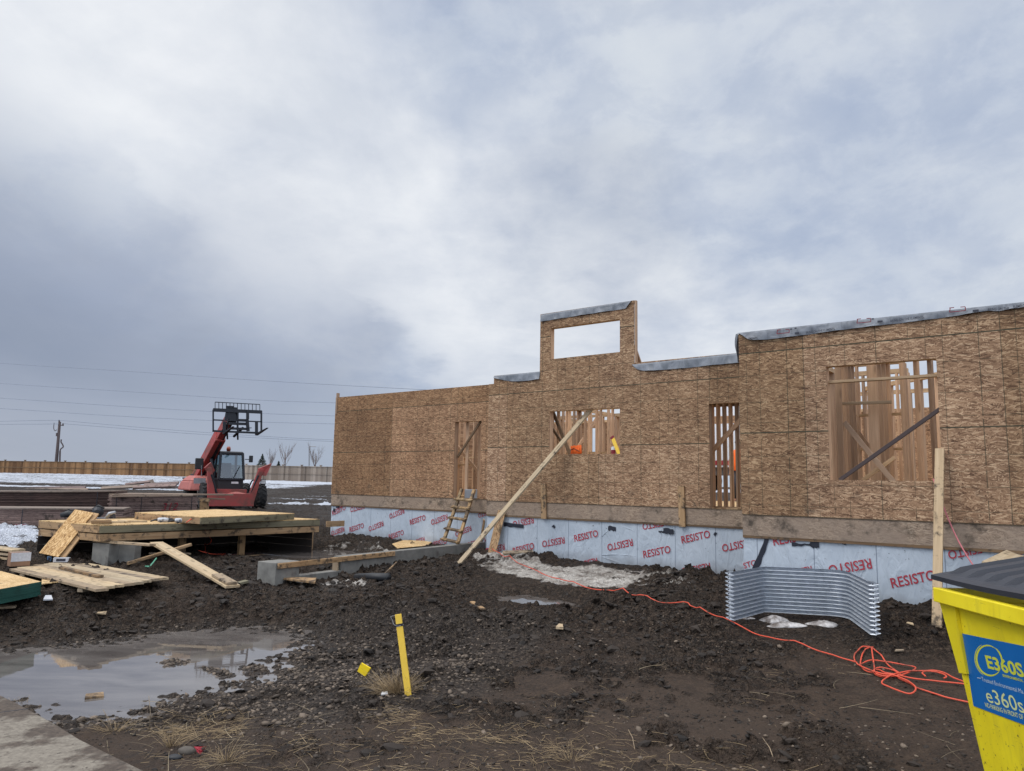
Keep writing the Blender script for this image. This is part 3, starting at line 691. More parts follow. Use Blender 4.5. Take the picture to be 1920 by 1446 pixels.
# puddles
def flat(name, pts, z, mat, th=.0):
    mb = MB(); mb.add([Vector((p[0], p[1], z)) for p in pts], [tuple(range(len(pts)))])
    o = mb.build(name, mat)
    if o.data.polygons[0].normal.z < 0: o.data.flip_normals()
    return tag(o, kind='structure')
for pl, lv in POOLS:
    c_ = np.mean(np.array(pl), 0); flat('puddle', [(c_[0]+(a-c_[0])*1.15, c_[1]+(b-c_[1])*1.25) for a, b in pl], lv, M['water'])
big = [tuple(on_z(a, b, 0)[:2]) for a, b in [(-420,1215),(0,1195),(200,1175),(440,1150),(640,1160),(680,1210),(560,1300),(400,1350),(240,1372),(60,1380),(-60,1330),(-420,1350)]]
flat('puddle', big, 0.0, M['water'])
# ------------------------------------------------------------------ the house being framed
ZF, ZR, ZB = EYE-.383, EYE-.7233, .25        # floor, rim bottom, foot of the membrane
YS = {'R': OFF['R']-OFF['M'], 'M': 0.0, 'L': OFF['L']-OFF['M']}
house = thing('house_frame', 'timber framed house under construction, strand board walls over a pale blue wrapped foundation', 'building', NV*OFF['M'], rotz=-TH, local=True)
def text_mesh(txt, bold=.0, shear=0.0, spacing=1.0):
    cu = bpy.data.curves.new('txt', 'FONT'); cu.body = txt; cu.size = 1; cu.offset = bold; cu.shear = shear; cu.space_character = spacing
    cu.resolution_u = 3
    o = bpy.data.objects.new('txt', cu); C.objects.link(o)
    dg = bpy.context.evaluated_depsgraph_get(); dg.update()
    m = o.evaluated_get(dg).to_mesh()
    vs = [v.co.copy() for v in m.vertices]; fs = [tuple(p.vertices) for p in m.polygons]
    o.evaluated_get(dg).to_mesh_clear(); bpy.data.objects.remove(o); bpy.data.curves.remove(cu)
    return vs, fs
_tc = {}
def put_text(mb, txt, left, right, up, h=None, bold=.012, shear=0.0, mi=0, spacing=1.0):
    """word from left to right (mid height), letters rising along 'up'"""
    k = (txt, bold, shear, spacing)
    if k not in _tc: _tc[k] = text_mesh(txt, bold, shear, spacing)
    vs, fs = _tc[k]; xs = [v.x for v in vs]; ys = [v.y for v in vs]; x0, x1, y0, y1 = min(xs), max(xs), min(ys), max(ys)
    a = Vector(right)-Vector(left); up = Vector(up).normalized(); up = (up - a.normalized()*up.dot(a.normalized())).normalized()
    hh = h if h else a.length*(y1-y0)/(x1-x0)
    mb.add([Vector(left) + a*((v.x-x0)/(x1-x0)) + up*((v.y-(y0+y1)/2)/(y1-y0)*hh) for v in vs], fs, mi)
def panel(s_cuts, z_cuts, inside, y, th):
    mb = MB(); S, Zc = sorted(set(s_cuts)), sorted(set(z_cuts)); nS, nZ = len(S)-1, len(Zc)-1
    ok = [[inside((S[i]+S[i+1])/2, (Zc[j]+Zc[j+1])/2) for j in range(nZ)] for i in range(nS)]
    for i in range(nS):
        for j in range(nZ):
            if not ok[i][j]: continue
            a, b, c, d = S[i], S[i+1], Zc[j], Zc[j+1]; f, k = y-th, y
            mb.add([(a,f,c),(b,f,c),(b,f,d),(a,f,d)], [(0,1,2,3)]); mb.add([(a,k,c),(b,k,c),(b,k,d),(a,k,d)], [(3,2,1,0)])
            if i == 0 or not ok[i-1][j]: mb.add([(a,f,c),(a,k,c),(a,k,d),(a,f,d)], [(3,2,1,0)])
            if i == nS-1 or not ok[i+1][j]: mb.add([(b,f,c),(b,k,c),(b,k,d),(b,f,d)], [(0,1,2,3)])
            if j == 0 or not ok[i][j-1]: mb.add([(a,f,c),(b,f,c),(b,k,c),(a,k,c)], [(3,2,1,0)])
            if j == nZ-1 or not ok[i][j+1]: mb.add([(a,f,d),(b,f,d),(b,k,d),(a,k,d)], [(0,1,2,3)])
    return mb
def stud(name, s, y, z0, z1, parent, w=.038, d=.14, mat='stud', lean=0):
    return plank(name, (s, y+d/2, z0), (s+lean, y+d/2, z1), w, d, M['studx'], up=(0,1,0), parent=parent)
M['studx'] = mat_wood('stud_lumber_len', srgb(198,168,140), srgb(156,126,102), 'x', .4, tint=.34)
DOORL = (-13.18, -12.28, ZF+.02, EYE+1.583)
WINM = (-9.476, -7.72, EYE+.66, EYE+1.605)
DOORM = (-5.80, -5.21, ZF+.03, EYE+1.585)
WINR = (-3.025, -1.63, EYE+.147, EYE+1.76)
TOW = (-9.475, -7.725, EYE+2.762, EYE+3.46)
tL, tM, tT, tR = EYE+2.488, EYE+2.508, EYE+3.811, EYE+2.385
SL0, SM0, SMt, ST0, ST1, SR0, SR1 = -18.02, -11.216, -11.07, -9.757, -7.387, -4.303, 2.4
def hole(s, z, o): return o[0] < s < o[1] and o[2] < z < o[3]
# left wall
wl = panel([SL0, SM0+.25, DOORL[0], DOORL[1]], [ZF, tL, DOORL[2], DOORL[3]], lambda s, z: not hole(s, z, DOORL), YS['L'], .012).build('sheathing', M['osb_left'], house)
wm = panel([SM0, SMt, ST0, ST1, SR0+.3, WINM[0], WINM[1], DOORM[0], DOORM[1]], [ZF, EYE+2.32, tM, tT, WINM[2], WINM[3], DOORM[2], DOORM[3], TOW[2], TOW[3]],
           lambda s, z: not (hole(s, z, WINM) or hole(s, z, DOORM) or hole(s, z, TOW)) and (z < EYE+2.32 or (z < tM and s > SMt) or ST0 < s < ST1), 0.0, .012).build('sheathing', M['osb'], house)
wr = panel([SR0, SR1, WINR[0], WINR[1]], [ZF, tR, WINR[2], WINR[3]], lambda s, z: not hole(s, z, WINR), YS['R'], .012).build('sheathing', M['osb'], house)
for k, a, b in (('L', SL0, SM0+.2), ('M', SM0, SR0+.25), ('R', SR0, SR1)):
    y = YS[k]
    MB().box(a, b, y+.001, y+.035, ZR+.038, ZF-.004).build('rim_board', M['rim'], house)
    MB().box(a, b, y-.002, y+.14, ZR, ZR+.037).build('sill_plate', M['sill'], house)
    mb = MB(); n = int((b-a)/.05); rows = 14   # slightly slack sheet
    vs = []
    for j in range(rows+1):
        for i in range(n+1):
            s = a+(b-a)*i/n; z = ZB-.5+(ZR-ZB+.5)*j/rows
            e = 0 if i in (0, n) else 1
            vs.append((s, y+.028+e*(.009*math.sin(s*5.1+z*3)*math.sin(s*1.7)+.004*math.sin(s*23+z*9)*math.sin(s*3.1)), z))
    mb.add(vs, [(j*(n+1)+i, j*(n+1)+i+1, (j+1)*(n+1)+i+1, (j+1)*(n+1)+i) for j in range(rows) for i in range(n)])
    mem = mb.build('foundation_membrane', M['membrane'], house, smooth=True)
    mb = MB().box(a+.004, b-.004, y+.045, y+.25, ZB-.5, ZR-.002); mb.build('foundation_wall', M['conc'], house)
    if k == 'M': memM = mem
    elif k == 'L': memL = mem
    else: memR = mem
def word(mb, k, x0, y0, x1, y1, flip, txt='RESISTO'):
    yy = YS[k]+.016
    off = .016
    a = on_wall(x0, y0, k, off); b = on_wall(x1, y1, k, off)
    A, B = Vector((a[0], yy, a[1])), Vector((b[0], yy, b[1])); L = (B-A).length
    h = L*.235 if txt == 'RESISTO' else L*.40
    if flip: put_text(mb, txt, B, A, (0,0,-1), h, .012, .10)
    else: put_text(mb, txt, A, B, (0,0,1), h, .012, .10)
def z7(x, y): return x/3.84+900, y/3.84+820
def z5(x, y): return x/4+600, y/4+680
def zr(x, y): return x/3.31+1340, y/3.31+940
for k, par, fn, lst in (('M', memM, z7, [(235,820,388,780,0),(448,770,610,740,1),(677,730,848,690,0),(917,795,1100,755,1),(1173,845,1370,805,0),(1448,740,1655,695,0),(1743,800,1960,755,1),
        (1450,970,1660,930,1),(235,628,388,596,1),(1170,645,1350,610,1),(40,822,178,786,1),(690,925,845,888,1),(60,640,120,620,0)]),
      ('L', memL, z5, [(90,1130,190,1085,0),(228,1105,335,1075,1),(520,1155,632,1110,1),(672,1200,790,1160,0),(833,1200,957,1155,1),(220,1255,327,1220,0),(365,1250,475,1205,1),(85,1282,182,1247,1),
        (515,1310,627,1272,0),(680,1362,785,1322,1),(832,1370,950,1335,0),(1015,1290,1135,1240,1),(1187,1150,1290,1110,1),(1110,1370,1240,1330,0)]),
      ('R', memR, zr, [(437,455,605,420,1),(707,430,975,385,1),(1092,510,1370,455,0),(360,248,600,205,0),(1450,335,1700,285,1),(1770,330,2050,272,1),(560,620,850,560,0),(200,560,420,520,1)])):
    for q in lst:
        mb = MB(); (x0, y0), (x1, y1) = fn(q[0], q[1]), fn(q[2], q[3]); word(mb, k, x0, y0, x1, y1, q[4]); mb.build('lettering', M['redink'], par)
    if k == 'R':
        mb = MB(); (x0, y0), (x1, y1) = zr(178, 402), zr(258, 378); word(mb, k, x0, y0, x1, y1, 0, 'STO'); mb.build('lettering', M['redink'], par)
    # black repair tape
    tl = {'M': [((170,628),(312,640),.085),((522,636),(538,652),.06),((922,655),(978,660),.09),((1320,672),(1393,682),.11),((1285,680),(1322,680),.04),((1686,690),(1700,702),.07)],
          'L': [((98,1105),(114,1108),.10),((118,1083),(145,1085),.05)],
          'R': [((326,230),(238,456),.075),((478,267),(600,270),.04),((592,262),(648,266),.11),((790,252),(816,256),.08)]}[k]
    for p, q_, wd in tl:
        a = on_wall(*fn(*p), k, .014); b = on_wall(*fn(*q_), k, .014); y = YS[k]+.014
        nseg = 6; mb = MB()
        A, B = Vector((a[0], y, a[1])), Vector((b[0], y, b[1])); dd = (B-A).normalized(); pe = Vector((-dd.z, 0, dd.x)); rs = random.Random(int(p[0]))
        top = [A+(B-A)*(i/nseg)+pe*(wd/2+rs.uniform(-.012,.012)) for i in range(nseg+1)]; bot = [A+(B-A)*(i/nseg)-pe*(wd/2+rs.uniform(-.015,.012)) for i in range(nseg+1)]
        mb.add(top+bot, [(i, i+1, nseg+2+i, nseg+1+i) for i in range(nseg)])
        mb.add([v+Vector((0,.004,0)) for v in top+bot], [(i, i+1, nseg+2+i, nseg+1+i) for i in range(nseg)])
        mb.build('tape_patch', M['tape'], par)
# slack folds in the membrane of the middle wall
mb = MB()
for (x0, y0, x1, y1, x2, y2, r_) in ((870,850,980,835,1120,858,.02),(872,718,905,668,985,640,.022),(985,640,1060,648,1118,684,.018),(868,862,940,885,1040,915,.016)):
    pts = []
    for i in range(9):
        f = i/8; xx = (1-f)**2*x0+2*f*(1-f)*x1+f*f*x2; yy = (1-f)**2*y0+2*f*(1-f)*y1+f*f*y2
        s, z = on_wall(*z7(xx, yy), 'M'); pts.append(Vector((s, .03, z)))
    mb = MB(); mb.tube(pts, [r_*.2, r_*.4]+[r_*.5]*5+[r_*.4, r_*.2], 8); mb.build('membrane_fold', M['membrane'], memM, smooth=True)
# films over the top edges
def film(k, top, bot, mat, n=36, y_extra=.0):
    y = YS[k]-.014-y_extra
    T = [on_wall(*p, k, -.02) for p in top]; B = [on_wall(*p, k, -.02) for p in bot]
    s0, s1 = T[0][0], T[-1][0]
    ti = lambda s, P: float(np.interp(s, [p[0] for p in P], [p[1] for p in P]))
    vs = []; rows = 5
    for j in range(rows+1):
        for i in range(n+1):
            s = s0+(s1-s0)*i/n; zt = ti(s, T)+.004; zb = min(ti(s, B), zt-.002); f = j/rows
            fold = .012*math.sin(s*11+f*2.5)+.008*math.sin(s*27-f*3)+.01*math.sin(s*4.3)
            vs.append((s, y-.006-f*(.022+fold), zt+(zb-zt)*f))
    o = len(vs)
    for i in range(n+1):
        s = s0+(s1-s0)*i/n; vs.append((s, y+.16, ti(s, T)+.006))
    fs = [(j*(n+1)+i, j*(n+1)+i+1, (j+1)*(n+1)+i+1, (j+1)*(n+1)+i) for j in range(rows) for i in range(n)]
    fs += [(i, o+i, o+i+1, i+1) for i in range(n)]
    mb = MB(); mb.add(vs, fs); return mb.build('top_film', mat, house, smooth=True)
film('M', [(926.5,705.5),(1012.5,697)], [(926.5,709),(940,712),(955,715),(972,715.5),(992,714),(1012.5,711)], M['film'])
film('M', [(1185.5,684),(1392,661.8)], [(1185.5,684.5),(1190,689),(1197,693.5),(1208,695.5),(1230,695),(1290,690),(1340,684.5),(1392,680)], M['film'])
film('M', [(1014.6,590.5),(1184.2,564.3)], [(1014.6,603.5),(1050,597.5),(1100,590),(1150,582.5),(1176,578.5),(1178,574),(1184.2,564.6)], M['film'])
fR = film('R', [(1384,624.8),(1925,566.3)], [(1384,625.4),(1392,628),(1398,633),(1405,637),(1415,638.5),(1440,637),(1500,629.5),(1600,616.5),(1700,605),(1800,592),(1850,583.5),(1873,584),(1888,581),(1900,579),(1910,578.5),(1925,575)], M['film2'], 90)
# the loose flap hanging past the corner
mb = MB(); vs = []
for j in range(9):
    f = j/8; z = tR-.0-.44*f
    vs += [(SR0-.005-.03*math.sin(f*3), YS['R']-.02, z), (SR0-.06-.02*math.sin(f*5), YS['R']+.03, z), (SR0-.02, YS['R']+.10, z)]
mb.add(vs, [(j*3+i, j*3+i+1, j*3+i+4, j*3+i+3) for j in range(8) for i in range(2)]); mb.build('film_flap', M['film'], house, smooth=True)
mb = MB(); mr = MB()
def fpos(px, py, dy=.072): s, z = on_wall(px, py, 'R', -.06); return Vector((s, YS['R']-dy, z))
Z8 = lambda x, y: (x/3.556+1380, y/3.556+560)
for a, b, tx in (((85,268),(148,264),'EMENTS.'),((468,228),(663,202),'BRING ON THE ELEMENTS.'),((1030,150),(1255,122),'BRING ON THE ELEMENTS.'),((1680,74),(1822,66),'BRING ON THE'),((1850,57),(1940,44),'ELEMENTS.')):
    mb = MB(); put_text(mb, tx, fpos(*Z8(*a)), fpos(*Z8(*b)), (0,0,1), .034, .02); mb.build('lettering', M['darkink'], fR)
mb = MB()
for x, y in ((393,240),(945,163),(1580,92)):
    a = fpos(*Z8(x, y)); mb.add([a, a+Vector((.065,0,0)), a+Vector((.065,0,.03)), a+Vector((0,0,.03))], [(0,1,2,3)])
for x, y in ((362,210),(392,204),(905,142)):
    a = fpos(*Z8(x, y)); mb.add([a, a+Vector((.03,0,0)), a+Vector((.03,0,.02)), a+Vector((0,0,.02))], [(0,1,2,3)])
for x, y in ((275,236),(808,165),(1425,92)):
    a = fpos(*Z8(x, y)); L, H = .18, .07
    for (u0, v0, u1, v1) in ((0,0,L,0),(0,0,.01,H*.8),(L,0,L,H*.7),(L*.7,H*.75,L,H*.7),(0,H*.8,L*.3,H*.8)):
        mr.bar(a+Vector((u0,0,v0)), a+Vector((u1,0,v1)), .002, .010, (0,0,1) if abs(u1-u0) > abs(v1-v0) else (1,0,0))
mb.build('printed_blocks', M['darkink'], fR); mr.build('printed_mark', M['redspray'], fR)
# framing behind the sheathing
def frame_wall(k, s0, s1, ztop, holes, gap=.61, skip=()):
    y = YS[k]+.001
    plank('top_plate', (s0, y+.07, ztop-.02), (s1, y+.07, ztop-.02), .14, .037, M['plate'], parent=house)
    s = s0+.02; xs = []
    while s < s1: xs.append(s); s += gap
    xs.append(s1-.02)
    for s in xs:
        if any(h[0]-.1 < s < h[1]+.1 for h in holes): continue
        stud('stud', s, y, ZF, ztop-.04, house)
    for h in holes:
        for s in (h[0]-.021, h[1]+.021): stud('stud', s, y, ZF, ztop-.04, house)
        plank('header', (h[0], y+.07, h[3]+.02), (h[1], y+.07, h[3]+.02), .14, .037, M['plate'], parent=house)
        if h[2] > ZF+.1: plank('window_sill', (h[0], y+.07, h[2]-.02), (h[1], y+.07, h[2]-.02), .14, .037, M['plate'], parent=house)
        MB().box(h[0]+.001, h[1]-.001, y+.01, y+.09, h[3]+.04, min(h[3]+.24, ztop-.05)).build('lintel', M['plate'], house)
frame_wall('L', SL0, SM0+.2, tL, [DOORL])
frame_wall('M', SMt, ST0, tM, [], .5)
frame_wall('M', ST0, ST1, tM, [WINM])
frame_wall('M', ST1+.04, SR0+.2, tM, [DOORM])
frame_wall('R', SR0, SR1, tR, [WINR])
# tower framing: end studs seen from the side, sill, header, back brace
for s in (ST0+.02, TOW[0]-.021, TOW[1]+.021): stud('stud', s, .001, tM, tT-.04, house)
stud('stud', ST1+.019, .001, tM-.04, tT-.001, house, .036, .07)
plank('top_plate', (ST0, .07, tT-.02), (ST1-.002, .07, tT-.02), .14, .037, M['plate'], parent=house)
plank('window_sill', (TOW[0], .07, TOW[2]-.02), (TOW[1], .07, TOW[2]-.02), .14, .037, M['plate'], parent=house)
plank('header', (TOW[0], .07, TOW[3]+.02), (TOW[1], .07, TOW[3]+.02), .14, .037, M['plate'], parent=house)
_a, _b = on_wall(1188,648,'M',.2), on_wall(1204,694,'M',.5); plank('back_brace', (_a[0], .2, _a[1]), (_b[0], .5, _b[1]), .085, .038, M['studx'], up=(0,1,0), parent=house)
stud('stud', SL0+.06, YS['L']-.03, tL-.5, tL+.13, house, .05, .09)
# floor and interior
MB().box(SL0+.02, SM0, YS['L']+.15, 9.0, ZF-.3, ZF-.002).build('floor_deck', M['osb_flat'], house)
MB().box(SM0, SR0, .15, 9.0, ZF-.3, ZF-.002).build('floor_deck', M['osb_flat'], house)
MB().box(SR0, SR1, YS['R']+.15, 9.0, ZF-.3, ZF-.002).build('floor_deck', M['osb_flat'], house)
def partition(p0, p1, h=2.44, gap=.406, blocks=(), braces=(), d=.09, mat='studx', z1=None, lab=None):
    """open stud wall: plates are the part, studs its pieces"""
    p0, p1 = Vector((*p0, ZF)), Vector((*p1, ZF)); dd = (p1-p0); L = dd.length; dd.normalize(); nrm = Vector((-dd.y, dd.x, 0))
    mb = MB()
    for z in (.019, h-.019, h+.02): mb.bar(p0+Vector((0,0,z)), p1+Vector((0,0,z)), d, .037)
    for (f0, f1, z) in blocks: mb.bar(p0+dd*L*f0+Vector((0,0,z)), p0+dd*L*f1+Vector((0,0,z)), d*.96, .037)
    root = mb.build('partition_wall', M['plate'], house)
    n = max(1, round(L/gap))
    for i in range(n+1):
        b = p0+dd*(L*i/n)
        plank('stud', b+Vector((0,0,.038)), b+Vector((0,0,h-.038)), .038, d-.002, M['studx'], up=tuple(nrm), parent=root)
    for (f0, z0_, f1, z1_) in braces:
        q = nrm*(-d*.75)
        plank('brace', p0+dd*L*f0+Vector((0,0,z0_))+q, p0+dd*L*f1+Vector((0,0,z1_))+q, .09, .03, M['studx'], up=tuple(nrm), parent=root)
    return root
# rear wall of the house, sheathed outside
partition((SL0, 8.9), (-14.0, 8.9), 2.6, .45)
partition((-13.4, 8.9), (-10.6, 8.9), 2.6, .45); partition((-8.2, 8.9), (-5.0, 8.9), 2.6, .45); partition((-3.4, 8.9), (SR1, 8.9), 2.6, .5)
panel([SL0, -10.45, -8.3, SR1, -13.95, -13.55], [ZF-.3, ZF+2.38, ZF+2.62, ZF], lambda s, z: not (z > ZF and z < ZF+2.38 and ((-10.45 < s < -8.3) or (-13.95 < s < -13.55))), 9.0, .012).build('sheathing', M['osb_in'], house)
panel([SL0+.02, SL0+.032], [ZF-.3, tL-.05], lambda s, z: True, 9.0, 9.0-YS['L']-.16).build('sheathing', M['osb_in'], house)
# rooms seen through the openings
partition((-11.0, 2.3), (-9.35, 2.3), 2.4, .3)
partition((-11.3, 3.4), (-8.1, 3.4), 2.4, .36, braces=((.1,.3,.75,2.2),), blocks=((0,1,1.25),))
partition((-14.5, 5.2), (-9.2, 5.2), 2.4, .406, blocks=((0,1,1.3),))
partition((-10.9, .9), (-10.9, 6.5), 2.4, .5, braces=((.2,.3,.6,2.3),))
partition((-12.9, 1.2), (-12.9, 6.5), 2.4, .5)
partition((-14.9, 2.4), (-12.7, 2.4), 2.4, .32, braces=((.05,1.9,.9,.2),), blocks=((0,.5,.9),(0,.5,1.25)))
partition((-16.0, 4.6), (-13.2, 4.6), 2.4, .4, blocks=((0,1,1.2),))
partition((-6.5, .62), (-5.0, .62), 2.2, .128, braces=((.12,.75,.95,2.0),), d=.14)
MB().box(-6.4, -4.9, .70, .73, ZF+1.98, ZF+2.16).build('lintel', M['plate'], house)
yR = YS['R']
partition((-3.62, yR+.3), (-3.62, yR+4.2), 2.44, .35, d=.14)
partition((-3.3, yR+1.9), (-2.35, yR+1.9), 2.44, .24, blocks=((0,1,1.05),(0,1,1.6)), braces=((.05,1.6,.95,.25),))
partition((-2.62, yR+.9), (-2.62, yR+1.8), 2.44, .3, d=.14)
partition((-2.28, yR+1.3), (-1.35, yR+2.6), 2.44, .26, blocks=((.5,1,1.0),), braces=((.3,.9,1.0,1.5),))
partition((-1.9, yR+3.5), (-3.7, yR+5.2), 2.44, .4)
partition((-1.45, yR+1.1), (-.9, yR+2.9), 2.44, .2)
partition((-3.4, yR+3.0), (-2.5, yR+3.0), 2.44, .2); partition((-3.1, yR+.9), (-3.1, yR+1.7), 2.44, .22, d=.09)
partition((-4.2, yR+6.0), (-1.0, yR+6.0), 2.44, .406)
# loose braces in the windows
def wpt(px, py, k, off): s, z = on_wall(px, py, k, off); return Vector((s, YS[k]+off, z))
plank('temporary_rail', wpt(1549,717.5,'R',.12), wpt(1760,704,'R',.12), .09, .038, M['plate'], up=(0,0,1), parent=house)
plank('temporary_rail', wpt(1580,757,'R',.6), wpt(1672,754,'R',.6), .05, .045, M['plate'], up=(0,0,1), parent=house)
plank('window_brace', wpt(1575,900,'R',.05), wpt(1764,766,'R',.03), .05, .045, M['pipe'] if 'pipe' in M else M['pole'], up=(0,1,0), parent=house)
plank('window_brace', wpt(1583,792,'R',.5), wpt(1682,912,'R',.5), .07, .03, M['studx'], up=(0,1,0), parent=house)
plank('window_brace', wpt(1618,900,'R',.7), wpt(1678,858,'R',.7), .055, .04, M['plate'], up=(0,1,0), parent=house)
plank('window_brace', wpt(1036,770,'M',.35), wpt(1072,860,'M',.35), .075, .035, M['pole2'] if 'pole2' in M else M['sill'], up=(0,1,0), parent=house)
plank('window_brace', wpt(1030,795,'M',.5), wpt(1056,834,'M',.5), .055, .035, M['sill'], up=(0,1,0), parent=house)
plank('door_brace', wpt(858,857,'L',.1), wpt(903,788,'L',.1), .06, .035, M['sill'], up=(0,1,0), parent=house)
M['board_wm'] = mat_wood('board_splashed', srgb(196,174,142), srgb(158,134,104), 'x', .5, .55, .1)
p_top = NV*(OFF['M']+.25)+RV*on_wall(1113,762,'M',.25)[0]; p_top.z = on_wall(1113,762,'M',.25)[1]
pb = on_g(858, 1060); pb.z += .0
plank('brace_board', pb, p_top, .14, .038, M['board'], up=(-.6,-.5,.6), label='long pale diagonal board rising from the mud into the wide middle window', cat='board')
def wallw(px, py, k, off): s, z = on_wall(px, py, k, off); p = NV*(OFF[k]+off)+RV*s; p.z = z; return p
a = on_g(922, 1040); plank('leaning_offcut', a, wallw(941,958,'M',-.05), .22, .012, M['osb_muddy'], up=tuple(-NV), label='muddy strand board strip leaning on the blue membrane just behind the long diagonal board', cat='board')
a = on_g(900, 1030); plank('leaning_offcut', a+Vector((0,0,.02)), wallw(908,975,'M',.5), .07, .02, M['osb_muddy'], up=tuple(-NV), label='thin muddy batten standing at the corner between ladder and diagonal board', cat='batten')
for (x0, y0, x1, y1, lb) in ((1018.5,907,1020,973,'short upright board nailed over the rim to the left of the wide middle window'),(1277,911,1279.5,988,'short upright board nailed over the rim just left of the narrow slatted opening')):
    plank('cleat_board', wallw(x1,y1,'M',-.035), wallw(x0,y0,'M',-.035), .13, .038, M['joist'], up=tuple(-NV), label=lb, cat='board', group='short boards nailed across the rim')
a = on_g(1757, 1186); plank('leaning_post', a, wallw(1762,842,'R',-.09), .105, .045, M['board_wm'], up=tuple(-NV), label='tall pale board standing upright in front of the large window, pink rope beside it', cat='board')
pts = []
P0, P1 = wallw(1750,898,'R',-.05), on_g(1826, 1062)
P1 = wallw(1826,1062,'R',-.5)
for i in range(14):
    f = i/13; p = P0.lerp(P1, f); p.z -= .12*math.sin(math.pi*f); pts.append(p)
pts.append(pts[-1]+Vector((.05,-.1,-.45)))
tag(MB().tube(pts, .009, 6).build('rope', M['rope'], smooth=True), 'thin pink rope hanging from the large window past the upright board', 'rope')
plank('leaning_offcut', on_y(1862,1062,7.6), on_y(1905,1040,8.6), .2, .03, M['board'], up=(0,-.5,1), label='pale board end poking up behind the bin lid', cat='board')
# ladder
lad = thing('ladder', 'home made muddy timber ladder leaning up to the left door opening', 'ladder', on_z(845,1020,.73))
Lb, Rb = on_z(832,1014,.76), on_z(858,1020,.74); Lt, Rt = wallw(866,917,'L',-.1), wallw(889,919,'L',-.1)
for q0, q1 in ((Lb, Lt), (Rb, Rt)): plank('rail', q0, q1, .05, .085, M['ladderw'], up=tuple(RV), parent=lad)
for f in (.04, .27, .51, .75, .98-.05):
    q0, q1 = Lb.lerp(Lt, f*.86), Rb.lerp(Rt, f*.86); e = (q1-q0).normalized()*.09
    off = -NV*.05
    plank('rung', q0-e+off, q1+e+off, .085, .038, M['ladderw'], up=(0,-.6,.9), parent=lad)
MBx = MB().box(-.16,.16,-.1,.1,0,.24)
for i, v in enumerate(MBx.v): MBx.v[i] = tuple(Vector(v)+wallw(883,934,'L',.15)-Vector((0,0,.02)))
tag(MBx.build('tool_box', M['silver'], bevel=.01), 'small grey box standing in the left doorway behind the ladder top', 'box')
# cord bundle and level in the wide window
base = wallw(1079,852,'M',.07)
root = thing('cord_hank', 'bright orange hank resting on the sill of the wide middle window', 'cord', base)
mb = MB()
for i in range(9):
    o_ = RV*((i-4)*.026)+NV*random.uniform(-.02,.03); h = .19+random.uniform(-.02,.01)
    mb.tube([base+o_+Vector((0,0,.01)), base+o_+RV*.006+Vector((0,0,h*.5)), base+o_+Vector((0,0,h)), base+o_+NV*.03+Vector((0,0,h*.96)), base+o_+NV*.05+Vector((0,0,.02))], .017, 7)
mb.build('strands', M['hiviz'], root, smooth=True)
mb = MB(); mb.tube([base-RV*.12+Vector((0,0,.09))-NV*.02, base-RV*.02+Vector((0,0,.12))-NV*.035, base+RV*.11+Vector((0,0,.06))-NV*.02], .008, 6); mb.build('tie', M['rubber'], root)
lv = thing('spirit_level', 'yellow spirit level leaning in the right corner of the wide middle window', 'level', wallw(1160,852,'M',.08))
plank('level_body', wallw(1161,852,'M',.08), wallw(1149,822,'M',.10), .075, .028, M['yellow2'] if 'yellow2' in M else M['yellow'], up=tuple(-NV), parent=lv)
plank('level_end', wallw(1149,823,'M',.10), wallw(1147,819,'M',.11), .085, .034, M['redspray'], up=tuple(-NV), parent=lv)
cn = wallw(1150,852,'M',.10); mb = MB().lathe([(.001,0),(.045,0),(.045,.13),(.038,.15),(.001,.15)], Matrix.Translation(cn), 16); can = mb.build('paint_can', M['redspray'], smooth=False)
tag(can, 'small red and white can on the sill beside the yellow level', 'can'); mb = MB().lathe([(.0455,.09),(.0465,.09),(.0465,.15),(.02,.158)], Matrix.Translation(cn), 16); mb.build('can_top', M['white'], can)
# ------------------------------------------------------------------ concrete grade beam and pads
zt = .73
A, B = on_z(517.5,1056,zt), on_z(917,1016,zt); d = (B-A); d.z = 0; LB = d.length; d.normalize(); nn = Vector((-d.y, d.x, 0))
gb = thing('grade_beam', 'low grey concrete footing wall with a notch, running from the mud to the ladder foot', 'footing', (A.x, A.y, .3))
def seg(a, b, z0, z1, w0=0.0, w1=.2, name='beam_segment'):
    mb = MB(); q = [A+d*a+nn*w0, A+d*b+nn*w0, A+d*b+nn*w1, A+d*a+nn*w1]
    mb.prism([Vector((p.x, p.y, z0)) for p in q], (0,0,z1-z0)); return mb.build(name, M['conc'], gb, bevel=.008)
fN = lambda px, py: (on_z(px, py, zt)-A).dot(d)
n0, n1 = fN(567,1052), fN(645,1044)
seg(0, n0, .0, zt, 0, .46, 'pilaster'); seg(n0, n1, .0, zt-.26); seg(n1, LB, .0, zt)
pk = plank('edge_board', A+d*.03-nn*.021+Vector((0,0,-.052)), A+d*(fN(752,1035))-nn*.021+Vector((0,0,-.042)), .09, .038, M['joist'], up=tuple(-nn), label='straight pale board along the top edge of the grey footing, bridging its notch', cat='board')
plank('short_block', A+d*(n1-.05)+nn*.1+Vector((0,0,-.26)), A+d*(n1-.05)+nn*.1+Vector((0,0,-.02)), .14, .038, M['board_w'], up=tuple(d), label='upright block standing in the notch of the grey footing', cat='block')
